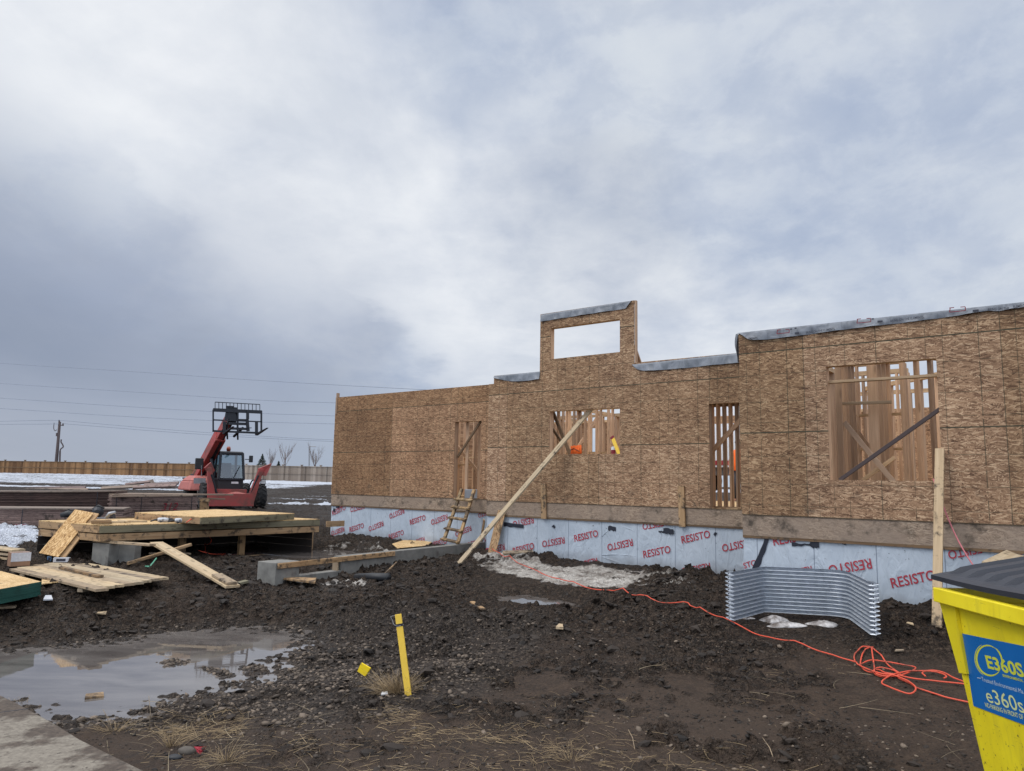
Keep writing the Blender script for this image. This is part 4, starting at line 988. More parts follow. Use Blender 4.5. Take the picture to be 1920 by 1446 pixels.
# ------------------------------------------------------------------ low timber platform
ZD = 1.25
NC, FR, LF = on_z(188.5,985,ZD), on_z(600,973.5,ZD), on_z(73,976,ZD)
e1 = (FR-NC).normalized(); e2 = (LF-NC)-e1*(LF-NC).dot(e1)*.5; e2n = e2.normalized(); BR = FR+(LF-NC)
pf = thing('deck_platform', 'low timber platform with a raised second tier, built of stacked joists beside the house corner', 'platform', (NC.x, NC.y, .6))
def tier(pts, z, h, mats, floor=True, inset=0.0, nm='rim_joist'):
    c = sum(pts, Vector((0,0,0)))/len(pts)
    P = [Vector((p.x, p.y, 0))+(Vector((c.x-p.x, c.y-p.y, 0)).normalized()*inset) for p in pts]
    for i in range(4):
        a, b = P[i], P[(i+1) % 4]; dd = (b-a).normalized(); inn = Vector((c.x,c.y,0))-(a+b)/2; inn = (inn-dd*inn.dot(dd)).normalized()
        zz = Vector((0,0,z-.016-h/2)); tr = .038 if i % 2 else 0
        plank(nm, a+inn*.019+dd*(.0385 if i % 2 else 0)+zz, b+inn*.019-dd*(.0385 if i % 2 else 0)+zz, h-.004, .038, M[mats[i % len(mats)]], up=tuple(-inn), parent=pf)
    if floor:
        mb = MB(); mb.prism([Vector((p.x, p.y, z-.015)) for p in P], (0,0,.015)); mb.build('floor_sheet', M['osb_flat'], pf)
    a, b, e, f_ = P
    for k in range(1, 9):
        q0, q1 = a.lerp(b, k/9), f_.lerp(e, k/9); dd = (q1-q0).normalized()*.06
        plank('joist', q0+dd+Vector((0,0,z-.02-h/2)), q1-dd+Vector((0,0,z-.02-h/2)), h-.012, .038, M['joist'], up=tuple(e1), parent=pf)
tier([NC, FR, BR, LF], ZD, .135, ['treated', 'joist', 'joist', 'joist'])
z2 = ZD-.152
tier([NC, FR, BR, LF], z2, .135, ['joist', 'joist', 'joist', 'joist'], False, .012)
Dp, Cp, Bp, Ap = on_z(378,969.7,1.395), on_z(552,962.5,1.395), on_z(406,955,1.395), on_z(253,961,1.395)
tier([Dp, Cp, Bp, Ap], 1.395, .128, ['treated', 'joist', 'joist', 'joist'])
M['deck_shade'] = mat_plain('deck_shade_boards', srgb(38,31,27), .9)  # near-black boards added so the space under the platform reads as shade
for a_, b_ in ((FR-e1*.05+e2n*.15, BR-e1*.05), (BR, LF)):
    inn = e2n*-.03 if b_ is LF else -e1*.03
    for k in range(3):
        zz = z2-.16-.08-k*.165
        plank('shade_board', Vector((a_.x,a_.y,zz))+inn, Vector((b_.x,b_.y,zz))+inn, .16, .02, M['deck_shade'], up=tuple(e2n if b_ is LF else e1), parent=pf)
zb_ = z2-.155
for (px, py) in ((348,1006),(460,1000),(588,995)):
    p = on_z(px, py, zb_)+e2n*.12; g_ = gz(p.x, p.y)
    plank('post', Vector((p.x,p.y,g_-.1)), Vector((p.x,p.y,zb_+.0)), .14, .09, M['joist'], up=tuple(e2n), parent=pf)
    q = p+e2n*1.9; plank('post', Vector((q.x,q.y,gz(q.x,q.y)-.1)), Vector((q.x,q.y,zb_)), .14, .09, M['joist'], up=tuple(e2n), parent=pf)
q0 = FR+Vector((0,0,-.2)); plank('ledger_board', on_z(612,983,1.10), on_z(645,981.5,1.10), .14, .038, M['joist'], up=tuple(-RV*.3-NV), label='short board end reaching from the platform towards the wrapped corner of the house', cat='board')
def padblock(px0, py0, px1, py1, ztop, back, name, label, zbot=.3):
    a, b = on_z(px0, py0, ztop), on_z(px1, py1, ztop); dd = (b-a).normalized(); n_ = Vector((-dd.y, dd.x, 0))
    mb = MB(); mb.prism([Vector((p.x,p.y,zbot)) for p in (a, b, b+n_*back, a+n_*back)], (0,0,ztop-zbot))
    return tag(mb.build(name, M['conc'], bevel=.008), label, 'footing')
padblock(174,1018,205,1020,.90,.55,'concrete_pier','square concrete pier under the near corner of the platform, boards laid on top')
padblock(205.5,1019.5,254,1021,.885,.2,'footing_stub','short concrete stub running right from the pier under the platform')
padblock(83,1002,101,1004,.95,.4,'concrete_pier','dark concrete pier half hidden by the leaning strand board strip')
plank('loose_board', on_z(180,1014.5,.925), on_z(286,1022,.925), .14, .04, M['board_w'], label='grey board lying on the concrete pier and running right to the crossed planks', cat='board')
plank('loose_board', on_z(182,1011,.965), on_z(222,1012,.965), .14, .035, M['board_w'], label='shorter board on top of the grey board over the concrete pier', cat='board')
# strip leaning on the platform
a0, a1 = on_y(91,1043,14.45), on_y(158,959,15.1); dd = (a1-a0)
plank('leaning_sheet', a0+Vector((0,0,.02)), a1, .42, .014, M['osb_strip'], up=(0,-.63,.77), label='narrow strand board sheet leaning against the left end of the platform', cat='board')
plank('leaning_sheet', a0+Vector((.10,.05,.0)), a1+Vector((.08,.05,-.02)), .42, .03, M['joist'], up=(0,-.63,.77), label='pale board just behind the leaning strand board sheet', cat='board')
# things on the platform
def block(name, px, py, z, l, w_, h, mat, ang, label, cat, group=None):
    p = on_z(px, py, z); dv = Vector((math.cos(ang), math.sin(ang), 0))
    return plank(name, p-dv*l/2+Vector((0,0,h/2)), p+dv*l/2+Vector((0,0,h/2)), w_, h, M[mat], label=label, cat=cat, group=group)
block('lumber_bundle', 190, 982, ZD, .34, .24, .045, 'board_wet', .55, 'lower layer of the small reddish block pile on the platform', 'block')
block('lumber_bundle', 189, 979.5, ZD+.046, .34, .24, .045, 'joist', .55, 'upper layer of the small reddish block pile on the platform', 'block')
block('offcut', 219, 981, ZD, .26, .09, .038, 'board', .4, 'pale offcut on the platform right of the block pile', 'offcut', 'offcuts on the platform')
block('offcut', 233, 979.5, ZD+.01, .3, .09, .038, 'board', -.5, 'pale offcut lying crosswise between two others on the platform', 'offcut', 'offcuts on the platform')
block('offcut', 256, 979.5, ZD, .38, .07, .035, 'board', .25, 'pale offcut nearest the grey power tools on the platform', 'offcut', 'offcuts on the platform')
block('offcut', 242, 972, ZD, .5, .05, .03, 'sill', .5, 'dark stick lying towards the back of the platform', 'stick')
def grinder(px, py, z, ang, label):
    p = on_z(px, py, z); dv = Vector((math.cos(ang), math.sin(ang), 0)); p.z += .05
    r = thing('power_tool', label, 'power tool', p, 'power tools on the platform')
    Mx = Matrix.Translation(p) @ dv.to_track_quat('Z', 'Y').to_matrix().to_4x4()
    MB().lathe([(.001,-.11),(.035,-.11),(.046,-.08),(.048,.03),(.040,.09),(.001,.10)], Mx, 14).build('motor_housing', M['tool'], r, smooth=True)
    MB().lathe([(.001,.085),(.036,.085),(.040,.12),(.03,.17),(.012,.20),(.001,.20)], Mx, 12).build('gear_head', M['black'], r, smooth=True)
    MB().tube([p-dv*.10, p-dv*.16+Vector((0,0,.0)), p-dv*.24-Vector((0,0,.03))], [.022,.018,.012], 8).build('handle', M['black'], r, smooth=True)
    MB().tube([p-dv*.02-Vector((0,0,.03)), p-dv*.05+Vector((.02,-.06,-.045))], .013, 8).build('trigger_grip', M['black'], r)
    return r
grinder(306, 979.5, ZD, .5, 'grey power tool on the platform, the left one, with its black handle to the left')
grinder(338, 980.6, ZD, .6, 'grey power tool on the platform, the right one, plugged into the orange cord')
sp_ = on_z(150, 972, ZD)
sw = thing('circular_saw', 'dark circular saw standing on the platform behind the leaning strand board sheet', 'saw', sp_)
Mx = Matrix.Translation(sp_+Vector((.32,.1,.14))) @ Vector((.3,-1,0)).to_track_quat('Z','Y').to_matrix().to_4x4()
MB().lathe([(.001,-.03),(.11,-.03),(.12,0),(.11,.04),(.05,.10),(.001,.10)], Mx, 18).build('blade_guard', M['darksteel'], sw)
MB().bar(sp_+Vector((.12,.1,.01)), sp_+Vector((.52,.14,.01)), .16, .012).build('base_plate', M['silver'], sw)
MB().tube([sp_+Vector((.2,.1,.2)), sp_+Vector((.32,.1,.28)), sp_+Vector((.45,.1,.22))], .018, 8).build('handle', M['black'], sw, smooth=True)
sp2 = on_z(205, 974, ZD)
sw2 = thing('nail_gun', 'small dark nail gun standing behind the block pile on the platform', 'nail gun', sp2)
MB().tube([sp2+Vector((-.08,0,.03)), sp2+Vector((-.02,.02,.12)), sp2+Vector((.10,.03,.15))], [.03,.04,.035], 8).build('gun_body', M['silver'], sw2, smooth=True)
MB().tube([sp2+Vector((.06,.03,.13)), sp2+Vector((.10,.03,.02))], .022, 8).build('magazine', M['black'], sw2)
pc = thing('tool_case', 'dark tool bag at the left end of the platform, behind the leaning sheet', 'bag', on_z(128,972,ZD))
pz = on_z(128,972,ZD); MB().tube([pz+Vector((-.16,0,.06)), pz+Vector((0,.02,.10)), pz+Vector((.16,.02,.07))], [.05,.085,.05], 10).build('bag_body', M['black'], pc, smooth=True)
MB().tube([pz+Vector((-.08,0,.14)), pz+Vector((0,0,.20)), pz+Vector((.08,0,.14))], .01, 6).build('bag_handle', M['black'], pc, smooth=True)
# cord falling off the platform
p0 = on_z(350,979.5,ZD+.05); edge = on_z(372,978,ZD+.02)
pts = [p0, on_z(363,972,ZD+.10), on_z(373,979,ZD+.03), on_z(378,985,1.14)-e2n*.05, on_z(384,1000,.98)-e2n*.08, on_z(391,1011,.80)-e2n*.1, on_z(394.5,1018,.72)]
q = on_g(383,1030); pts += [on_z(388,1022,.66), q+Vector((0,0,.03)), on_g(384,1039)+Vector((0,0,.02)), on_g(372,1040)+Vector((0,0,.02)), on_g(400,1042)+Vector((0,0,.02)), on_g(430,1040)+Vector((0,0,.02)), on_g(463,1043)+Vector((0,0,.02))]
def smooth_path(P, n=6):
    out = []
    for i in range(len(P)-1):
        a, b, c, e = P[max(i-1,0)], P[i], P[i+1], P[min(i+2,len(P)-1)]
        for k in range(n):
            f = k/n; out.append(.5*((2*b)+(c-a)*f+(2*a-5*b+4*c-e)*f*f+(3*b-a-3*c+e)*f**3))
    out.append(P[-1]); return out
tag(MB().tube(smooth_path(pts), .011, 6).build('cord', M['orange'], smooth=True), 'thin red orange cord dropping off the platform edge into the wet mud', 'cord')
for (x0,y0,x1,y1,z) in ((515,1039,640,1043,.53),(420,1046,508,1042,.53)):
    plank('muddy_batten', on_g(x0,y0)+Vector((0,0,.02)), on_g(x1,y1)+Vector((0,0,.02)), .05, .03, M['board_wet'], label='thin muddy batten lying in the wet behind the footing, %s' % ('towards the house' if x0 > 500 else 'nearest the platform post'), cat='batten')
mb = MB(); pl = [on_g(x,y)+Vector((0,0,.05)) for x, y in ((735,1027),(757,1019),(812,1021),(800,1027),(745,1034))]
mb.prism(pl, (0,0,.012)); tag(mb.build('osb_piece', M['osb_flat']), 'strand board piece lying on the mud between footing and house wall', 'board')
# ------------------------------------------------------------------ front left: boards, carton, green edged panels
zs_ = .56
cA, cB, cC, cD = on_z(22,1066,zs_), on_z(133,1049,zs_), on_z(311,1081,zs_), on_z(178,1104,zs_)
bp = thing('plank_pallet', 'flat panel of pale planks laid side by side on the mud', 'planks', (cD.x, cD.y, .35))
nb = 8
for i in range(nb):
    f = (i+.5)/nb; a = cA.lerp(cB, f); b = cD.lerp(cC, f); wd = (cB-cA).length*.5/nb+(cC-cD).length*.5/nb
    dv = (b-a).normalized()
    plank('plank', a-dv*random.uniform(-.04,.06)-Vector((0,0,.022+random.uniform(0,.008))), b+dv*random.uniform(-.05,.08)-Vector((0,0,.022+random.uniform(0,.008))), wd*.93, .038, M['board' if i % 3 else 'board_w'], parent=bp)
for f in (.15, .85):
    a, b = cA.lerp(cD, f), cB.lerp(cC, f); plank('cross_batten', a-Vector((0,0,.075)), b-Vector((0,0,.075)), .09, .05, M['board_w'], parent=bp)
plank('loose_board', on_z(115,1064,zs_+.02), on_z(189,1081,zs_+.02), .09, .036, M['board_wet'], label='brown knotty board lying along the middle of the pale plank panel', cat='board')
def carton(name, px, py, z, l, w_, h, ang, mat, label, lab=False):
    p = on_z(px, py, z); R_ = Matrix.Translation(p) @ Matrix.Rotation(ang, 4, 'Z')
    mb = MB().box(0, l, 0, w_, 0, h, R_); o = mb.build(name, M[mat], bevel=.004); tag(o, label, 'box')
    mb = MB().box(-.003, l+.003, -.003, .0, h*.35, h*.98, R_) if lab else MB().box(l*.2, l*.8, -.002, 0, h*.2, h*.8, R_)
    mb.build('paper_label', M['paper'] if lab else M['darkink'], o)
    MB().box(0, l, w_*.46, w_*.54, h, h+.002, R_).build('tape_strip', M['paper'], o)
    return o
carton('carton', 19.5, 1063, zs_, .30, .2, .24, .85, 'carton', 'brown cardboard carton with a white label at the left end of the plank panel', True)
carton('nail_box', 99, 1054.5, zs_, .26, .12, .08, .25, 'paper', 'white printed nail box on the back of the plank panel')
carton('nail_box', 88, 1053, zs_, .07, .09, .09, .6, 'bluebox', 'small blue box beside the white nail box')
lp = thing('lumber_pile', 'small pile of pale boards cut off by the left photo edge, behind the carton', 'lumber', on_z(10,1058,.5))
for k in range(4):
    z = .80-k*.075
    a, b = on_z(-60,1022+k*1.0,.80), on_z(31,1033,.80)
    for j in range(2):
        off = Vector((.02*k-.01, .15*j, z-.80)); plank('pile_board', a+off, b+off, .14, .038, M['board' if k % 2 == 0 else 'board_w'], parent=lp)
zg = .52
g0, g1, g2, g3 = on_z(-70,1085,zg+.08), on_z(2,1071,zg+.08), on_z(78,1091,zg+.08), on_z(-70,1118,zg+.08)
gp = thing('panel_stack', 'stack of strand board panels with dark green edges at the left photo edge', 'panels', (g3.x, g3.y, .38))
hgt = .2
for k in range(6):
    mb = MB(); mb.prism([Vector((p.x+.004*math.sin(k*3), p.y+.004*math.cos(k*5), zg+.08-hgt*(k+1)/6+.002)) for p in (g3, g2, g1, g0)], (0,0,hgt/6-.002)); o = mb.build('panel_sheet', [M['greenedge']], gp)
mb = MB(); mb.prism([Vector((p.x,p.y,zg+.0805)) for p in (g3+Vector((0,.01,0)), g2+Vector((-.012,.005,0)), g1-Vector((0,.01,0)), g0)], (0,0,.003)); mb.build('top_face', M['osb_flat'], gp)
def scrap(name, pts, mat, label, cat, h=.012, up=.02, group=None):
    P = [on_g(*p) for p in pts]; z = max(p.z for p in P)
    mb = MB(); mb.prism([Vector((p.x,p.y,p.z*.4+z*.6+up)) for p in P], (0,0,h)); return tag(mb.build(name, M[mat]), label, cat, group)
scrap('osb_piece', [(76,1108),(122,1106),(96,1096),(78,1094)], 'osb_flat', 'strand board corner lying by the green edged stack', 'board', .014, .03)
scrap('paper_scrap', [(32,1128),(54,1126),(55,1120),(34,1122)], 'paper', 'white paper scrap on the mud below the green edged stack', 'scrap')
scrap('paper_scrap', [(80,1136),(98,1134),(95,1127),(84,1129)], 'paper', 'crumpled pale scrap on the mud right of the white paper scrap', 'scrap', .02)
scrap('board_piece', [(-40,1152),(28,1146),(31,1140),(-40,1141)], 'board_w', 'pale board piece half in the mud at the left photo edge', 'board', .03)
scrap('wood_chip', [(176,1158),(198,1159),(199,1156),(177,1155)], 'board', 'thin pale wood strip on the mud above the puddle', 'stick', .015)
scrap('wood_block', [(158,1320),(194,1316),(193,1308),(160,1312)], 'board_wet', 'reddish wood block lying in the large puddle', 'block', .035)
scrap('board_piece', [(531,1104),(590,1109),(592,1104),(536,1097)], 'board_wet', 'brown board piece lying at the foot of the grey footing', 'board', .03)
scrap('wood_chip', [(1042,1186),(1056,1190),(1055,1183),(1048,1182)], 'board', 'small pale triangular chip standing on the dark mud in the centre', 'chip', .03)
scrap('wood_chip', [(1700,1180),(1714,1181),(1712,1177),(1703,1175)], 'board', 'pale chip on the mud left of the tall upright board', 'chip', .01)
scrap('wood_chip', [(1678,1228),(1696,1226),(1694,1224),(1680,1225)], 'board_w', 'flat tan chip on the mud above the orange cord tangle', 'chip', .01)
plank('wood_chip', on_g(885,1134)+Vector((0,0,.02)), on_g(906,1151)+Vector((0,0,.02)), .07, .02, M['board_wet'], label='tan stick end beside the small wet patch in the middle of the mud', cat='stick')
plank('thin_stick', on_g(706,1091)+Vector((0,0,.02)), on_g(743,1075)+Vector((0,0,.08)), .03, .02, M['board_wet'], up=(0,0,1), label='thin stick leaning over the black pipe by the footing', cat='stick')
q0, q1 = on_g(668,1090), on_g(728,1098)
tag(MB().tube([q0+Vector((0,0,.05)), q0.lerp(q1,.5)+Vector((0,0,.06)), q1+Vector((0,0,.05))], .07, 10).build('drain_pipe', M['black'], smooth=True), 'short black pipe lying in the mud before the footing', 'pipe')
plank('loose_board', on_g(943,1046)+Vector((0,0,.04)), on_g(999,1040)+Vector((0,0,.06)), .12, .038, M['board_w'], up=(0,-.4,1), label='pale board piece on the mud at the foot of the blue membrane', cat='board')
# crossed planks
A0, A1 = on_z(293,1018,.92), on_g(436,1111)+Vector((0,0,.05))
plank('long_plank', A0, A1, .24, .038, M['board'], label='wide pale plank sloping down to the mud, the lower of the two crossed planks', cat='board')
dv = (A1-A0).normalized()
plank('short_cleat', A1-dv*.62+Vector((0,0,.045)), A1-dv*.03+Vector((0,0,.045)), .17, .038, M['board_w'], label='short board nailed on the lower end of the wide sloping plank', cat='board')
plank('loose_board', on_g(424,1106)+Vector((0,0,.02)), on_g(462,1104)+Vector((0,0,.03)), .14, .038, M['treated'], label='greenish board end under the foot of the wide sloping plank', cat='board')
plank('cross_plank', on_g(238,1068)+Vector((0,0,.04)), on_z(358,1021,.86), .085, .05, M['joist'], label='narrow board crossing over the wide sloping plank', cat='board')
plank('stub_board', on_g(278,1050)+Vector((0,0,.07)), on_z(357,1038,.62), .12, .03, M['board_w'], label='pale board end poking out under the crossed planks', cat='board')
tag(MB().tube([on_g(272,1072)+Vector((0,0,.02)), on_z(281,1062,.66), on_z(293,1047,.74)], .014, 6).build('strap', M['green'], smooth=True), 'green strap hanging from the narrow crossed board', 'strap')
# ------------------------------------------------------------------ window well
zw = .46
lz = gz(*on_z(1372,1160,zw)[:2])
def wp(px, py): p = on_z(px, py, zw); return Vector((p.x, p.y, 0))
zw = .51
k0, k1, k2, k3 = wp(1374,1163), wp(1432,1147), wp(1590,1156), wp(1636,1190)
H = .60; NR = 12
path = []
def arc(p, a, b, r=.16, n=7):
    u = (a-p).normalized(); v = (b-p).normalized(); ang = u.angle(v); tl = r/math.tan(ang/2)
    P0_, P1_ = p+u*tl, p+v*tl
    return [(P0_*(1-f)**2+p*2*f*(1-f)+P1_*f*f) for f in [i/(n-1) for i in range(n)]]
inner = [k0]+arc(k1, k0, k2, .12)+arc(k2, k1, k3, .30)+[k3]
well = thing('window_well', 'galvanised corrugated steel window well lying on the mud before the right wall', 'window well', (k1.x, k1.y, zw))
rows = NR*8
mb = MB(); vs = []
nn_ = []
for i, p in enumerate(inner):
    t_ = (inner[min(i+1,len(inner)-1)]-inner[max(i-1,0)]).normalized(); nn_.append(Vector((t_.y, -t_.x, 0)))
for j in range(rows+1):
    z = zw+H*j/rows; o_ = .027*math.cos(2*math.pi*NR*j/rows)
    for p, n_ in zip(inner, nn_): vs.append(p+n_*o_+Vector((0,0,z)))
m_ = len(inner)
mb.add(vs, [(j*m_+i, j*m_+i+1, (j+1)*m_+i+1, (j+1)*m_+i) for j in range(rows) for i in range(m_-1)])
mb.build('corrugated_shell', M['galv'], well, smooth=True)
for end, dirv in ((0, -1), (-1, 1)):
    p, n_ = inner[end], nn_[end]; t_ = Vector((-n_.y, n_.x, 0))
    for q_, nm in ((0, 'flange'),):
        mb = MB(); vs = []; wd = .075
        fd = RV*(-1 if end == 0 else 1)*.9
        for j in range(rows+1):
            z = zw+H*j/rows; o_ = .027*math.cos(2*math.pi*NR*j/rows)
            for f in (0, .5, 1): vs.append(p+n_*o_+fd*wd*f+NV*(-.0)+Vector((0,0,z)))
        mb.add(vs, [(j*3+i, j*3+i+1, (j+1)*3+i+1, (j+1)*3+i) for j in range(rows) for i in range(2)])
        mb.build(nm, M['galv'], well, smooth=True)
        mb = MB()
        for j in range(NR):
            c_ = p+fd*wd*.5+Vector((0,0,zw+H*(j+.5)/NR)); mb.lathe([(.001,0),(.008,0),(.008,.006),(.001,.006)], Matrix.Translation(c_-NV*.03) @ (-NV).to_track_quat('Z','Y').to_matrix().to_4x4(), 6)
        mb.build('bolts', M['darksteel'], well)
for (x0, y0, w_, h_, lb, sc_) in ((1452,1166,.34,.10,'white ice lump under the middle of the window well',1),(1473,1172,.5,.06,'flat grey ice piece in front of the window well, the largest',1),(1545,1172,.42,.07,'long dirty ice piece near the right bend of the window well',1),(1403,1160,.2,.04,'small ice piece at the left end of the window well',1)):
    c = on_g(x0, y0); mb = MB(); rs = random.Random(x0); vs = []; N_ = 14
    for j in range(5):
        for i in range(N_):
            a = 2*math.pi*i/N_; r_ = (1-(j/4)**2.2*.8)*(1+.25*math.sin(a*3+x0)+rs.uniform(-.1,.1)); vs.append(c+Vector((math.cos(a)*r_*w_*.5, math.sin(a)*r_*w_*.28, -.02+h_*j/4+rs.uniform(-.006,.006))))
    fs = [(j*N_+i, j*N_+(i+1)%N_, (j+1)*N_+(i+1)%N_, (j+1)*N_+i) for j in range(4) for i in range(N_)]+[tuple(range(4*N_,5*N_))]
    mb.add(vs, fs); tag(mb.build('ice_piece', M['ice'], smooth=True), lb, 'ice')
# ------------------------------------------------------------------ orange cord and its tangle
cord_px = [(905,1018),(918,1036),(940,1050),(960,1056),(1000,1072),(1050,1093),(1100,1108),(1160,1121),(1200,1132),(1240,1140),(1272,1137),(1300,1148),(1340,1162),(1371,1172),(1400,1186),(1440,1202),(1490,1214),(1540,1226),(1580,1238),(1605,1245)]
# tangle (zoomed picture coordinates, scale 3.31 from (1340,940))
T_ = [(870,995),(868,965),(905,940),(960,938),(1020,965),(1080,1020),(1150,1075),(1150,1100),(1090,1095),(1010,1075),(940,1060),(905,1010),(930,950),(985,938)]
T2 = [(985,1000),(975,950),(990,1030),(1000,1085),(1070,1110),(1150,1100),(1240,1055),(1235,1035),(1150,1020),(1060,1005),(960,1000),(900,1025),(880,1010)]
T3 = [(900,1035),(950,1065),(1030,1095),(1110,1110),(1180,1140),(1240,1185),(1248,1215),(1215,1235),(1160,1222),(1090,1195),(1040,1168),(1060,1135),(1130,1095),(1200,1075),(1290,1072),(1370,1070),(1430,1090),(1490,1130),(1570,1165)]
T4 = [(1140,1110),(1210,1150),(1260,1185),(1350,1215),(1440,1240),(1560,1262),(1640,1275)]
T5 = [(1060,1080),(1150,1100),(1250,1125),(1350,1140),(1440,1152),(1560,1165),(1650,1190)]
T6 = [(1310,1115),(1290,1090),(1310,1075),(1370,1080),(1420,1098),(1440,1118),(1425,1130)]
T7 = [(1000,1050),(1020,1048),(1040,1060),(1080,1090),(1050,1105),(1000,1085),(990,1050),(1030,1035),(1110,1050),(1150,1085)]
cr_ = thing('extension_cord', 'long orange extension cord snaking across the mud to a loose tangle beside the yellow bin', 'cord', on_g(1605,1245))
def cordpts(px, lift=.012, jit=.0):
    out = []
    rs = random.Random(len(px))
    for x, y in px:
        p = on_g(x, y); p.z += lift+rs.uniform(0, jit); out.append(p)
    out = smooth_path(out, 6)
    zz = [max(gz(p.x+a, p.y+b) for a, b in ((0,0),(.02,0),(-.02,0),(0,.03),(0,-.03)))+lift for p in out]
    for _ in range(2): zz = [max(zz[i], (zz[max(i-1,0)]+zz[min(i+1,len(zz)-1)])/2) for i in range(len(zz))]
    for p, z_ in zip(out, zz): p.z = z_
    return out
MB().tube(cordpts(cord_px, .028), .0078, 7).build('cord_run', M['orange'], cr_, smooth=True)
for i, L_ in enumerate((T_, T2, T3, T4, T5, T6, T7)):
    MB().tube(cordpts([zr(*q) for q in L_], .014+.012*(i % 3), .02), .0078, 7).build('cord_loop', M['orange'], cr_, smooth=True)
p = on_g(1372,1172)+Vector((0,0,.016)); q = on_g(1380,1176)+Vector((0,0,.016)); MB().tube([p, q], .019, 8).build('cord_coupling', M['black'], cr_)
# ------------------------------------------------------------------ yellow stake, flag, litter
sb, st_ = on_g(769, 1304), None
st_ = on_y(746.5, 1152, sb.y+.05)
stk = plank('stake', sb-Vector((0,0,.1)), st_, .062, .032, M['yellow'], up=(0,-1,.1), label='yellow wooden stake leaning left in the dry grass, black band near its top', cat='stake')
dvv = (st_-sb).normalized(); L0 = (st_-sb+Vector((0,0,.1))).length
mb = MB().box(L0*.868, L0*.897, -.0335, .0335, -.0185, .0185); b_ = mb.build('black_band', M['tape'], origin=(0,0,0)); b_.parent = stk; b_.location = (0,0,0)
pts = [Vector((L0*.99, .035, -.02)), Vector((L0*.985,.075,-.01)), Vector((L0*.94,.062,.0)), Vector((L0*.90,.05,.02)), Vector((L0*.875,.01,.03)), Vector((L0*.88,-.04,.0))]
b_ = MB().tube(smooth_path(pts), .0022, 5).build('wire_loop', M['silver'], origin=(0,0,0)); b_.parent = stk; b_.location = (0,0,0)
fp = [on_y(x, y, on_g(683,1268).y) for x, y in ((677,1243),(694,1253),(684,1269),(670,1259))]
mb = MB(); mb.prism([fp[0], fp[1], fp[2], fp[3]], (.01,.012,0)); fl = tag(mb.build('marker_flag', M['flag']), 'small square bright yellow marker flag on the gravel left of the stake', 'flag')
fb = on_g(688,1284); MB().tube([fp[0]+Vector((0,0,.0)), fp[2]+Vector((0,.01,-.01)), fb], .0022, 5).build('flag_wire', M['silver'], fl)
def lump(name, px, py, r, mat, label, cat, sq=.6, seed=1):
    import mathutils
    c = on_g(px, py); mb = MB(); rs = random.Random(seed); N_, K = 12, 7; vs = []
    for j in range(K):
        th = math.pi*j/(K-1)
        for i in range(N_):
            a = 2*math.pi*i/N_; rr_ = r*(1+rs.uniform(-.12,.12)); vs.append(c+Vector((rr_*math.sin(th)*math.cos(a)*1.25, rr_*math.sin(th)*math.sin(a)*.8, r*sq*(1+math.cos(th))-.3*r)))
    mb.add(vs, [(j*N_+i, j*N_+(i+1)%N_, (j+1)*N_+(i+1)%N_, (j+1)*N_+i)[::-1] for j in range(K-1) for i in range(N_)]); return tag(mb.build(name, M[mat], smooth=True), label, cat)
M['rockm'] = mat_plain('field_stone', srgb(84,78,72), .8, var=.3, bstr=.4)
lump('rock', 350, 1413, .055, 'rockm', 'grey rock in the dry grass beside the red litter', 'rock', .6, 3)
lump('rock', 328, 1424, .045, 'black', 'dark rock just left of the grey rock near the pavement', 'rock', .5, 4)
mb = MB(); c = on_g(374,1418); rs = random.Random(5)
vs = [c+Vector((rs.uniform(-.05,.05), rs.uniform(-.03,.03), .02+rs.uniform(0,.05))) for _ in range(9)]
mb.add(vs, [(0,1,2),(2,3,4),(1,3,5),(5,6,2),(6,7,0),(7,8,4),(8,5,0),(3,6,8)]); tag(mb.build('litter', M['redspray2'] if 'redspray2' in M else M['redink']), 'crumpled red litter beside the grey rock', 'litter')
scrap('paper_scrap', [(714,1308),(727,1306),(726,1302),(716,1303)], 'white', 'tiny white scrap in the grass below the stake', 'scrap', .01)
# ------------------------------------------------------------------ pavement slab at the lower left
pv = [(0,1303),(28,1316),(60,1333),(112,1362),(150,1386),(215,1418),(285,1452),(420,1530),(300,1900),(-900,1900),(-900,1200),(-200,1232)]
P = [on_z(x, y, .13) for x, y in pv[:-4]] + [Vector((-1.2,2.6,.13)), Vector((-1.0,-3,.13)), Vector((-9,-3,.13)), Vector((-9,8.6,.13))]
mb = MB(); mb.prism([Vector((p.x,p.y,-.05)) for p in P], (0,0,.18))
sl = mb.build('pavement', M['slab'], bevel=.012); tag(sl, kind='structure')
c0, c1 = on_z(0,1336,.1305), on_z(52,1329,.1305)
MB().bar(c0-(c1-c0)*3, c1, .012, .002).build('pavement_joint', M['tape'], sl)
# ------------------------------------------------------------------ yellow waste bin
RT = 1.54
bo = on_z(1748.5,1101,RT)
bin_ = thing('waste_bin', 'bright yellow steel waste container with a blue sticker and ribbed black lid', 'waste container', (bo.x+.6, bo.y-1, .1))
bx = bo.x; y0, y1 = bo.y, bo.y-2.0            # long face along Y, facing -X
W_ = 1.25
TLf = Vector((bx+.05, y0-.02, RT-.09)); 
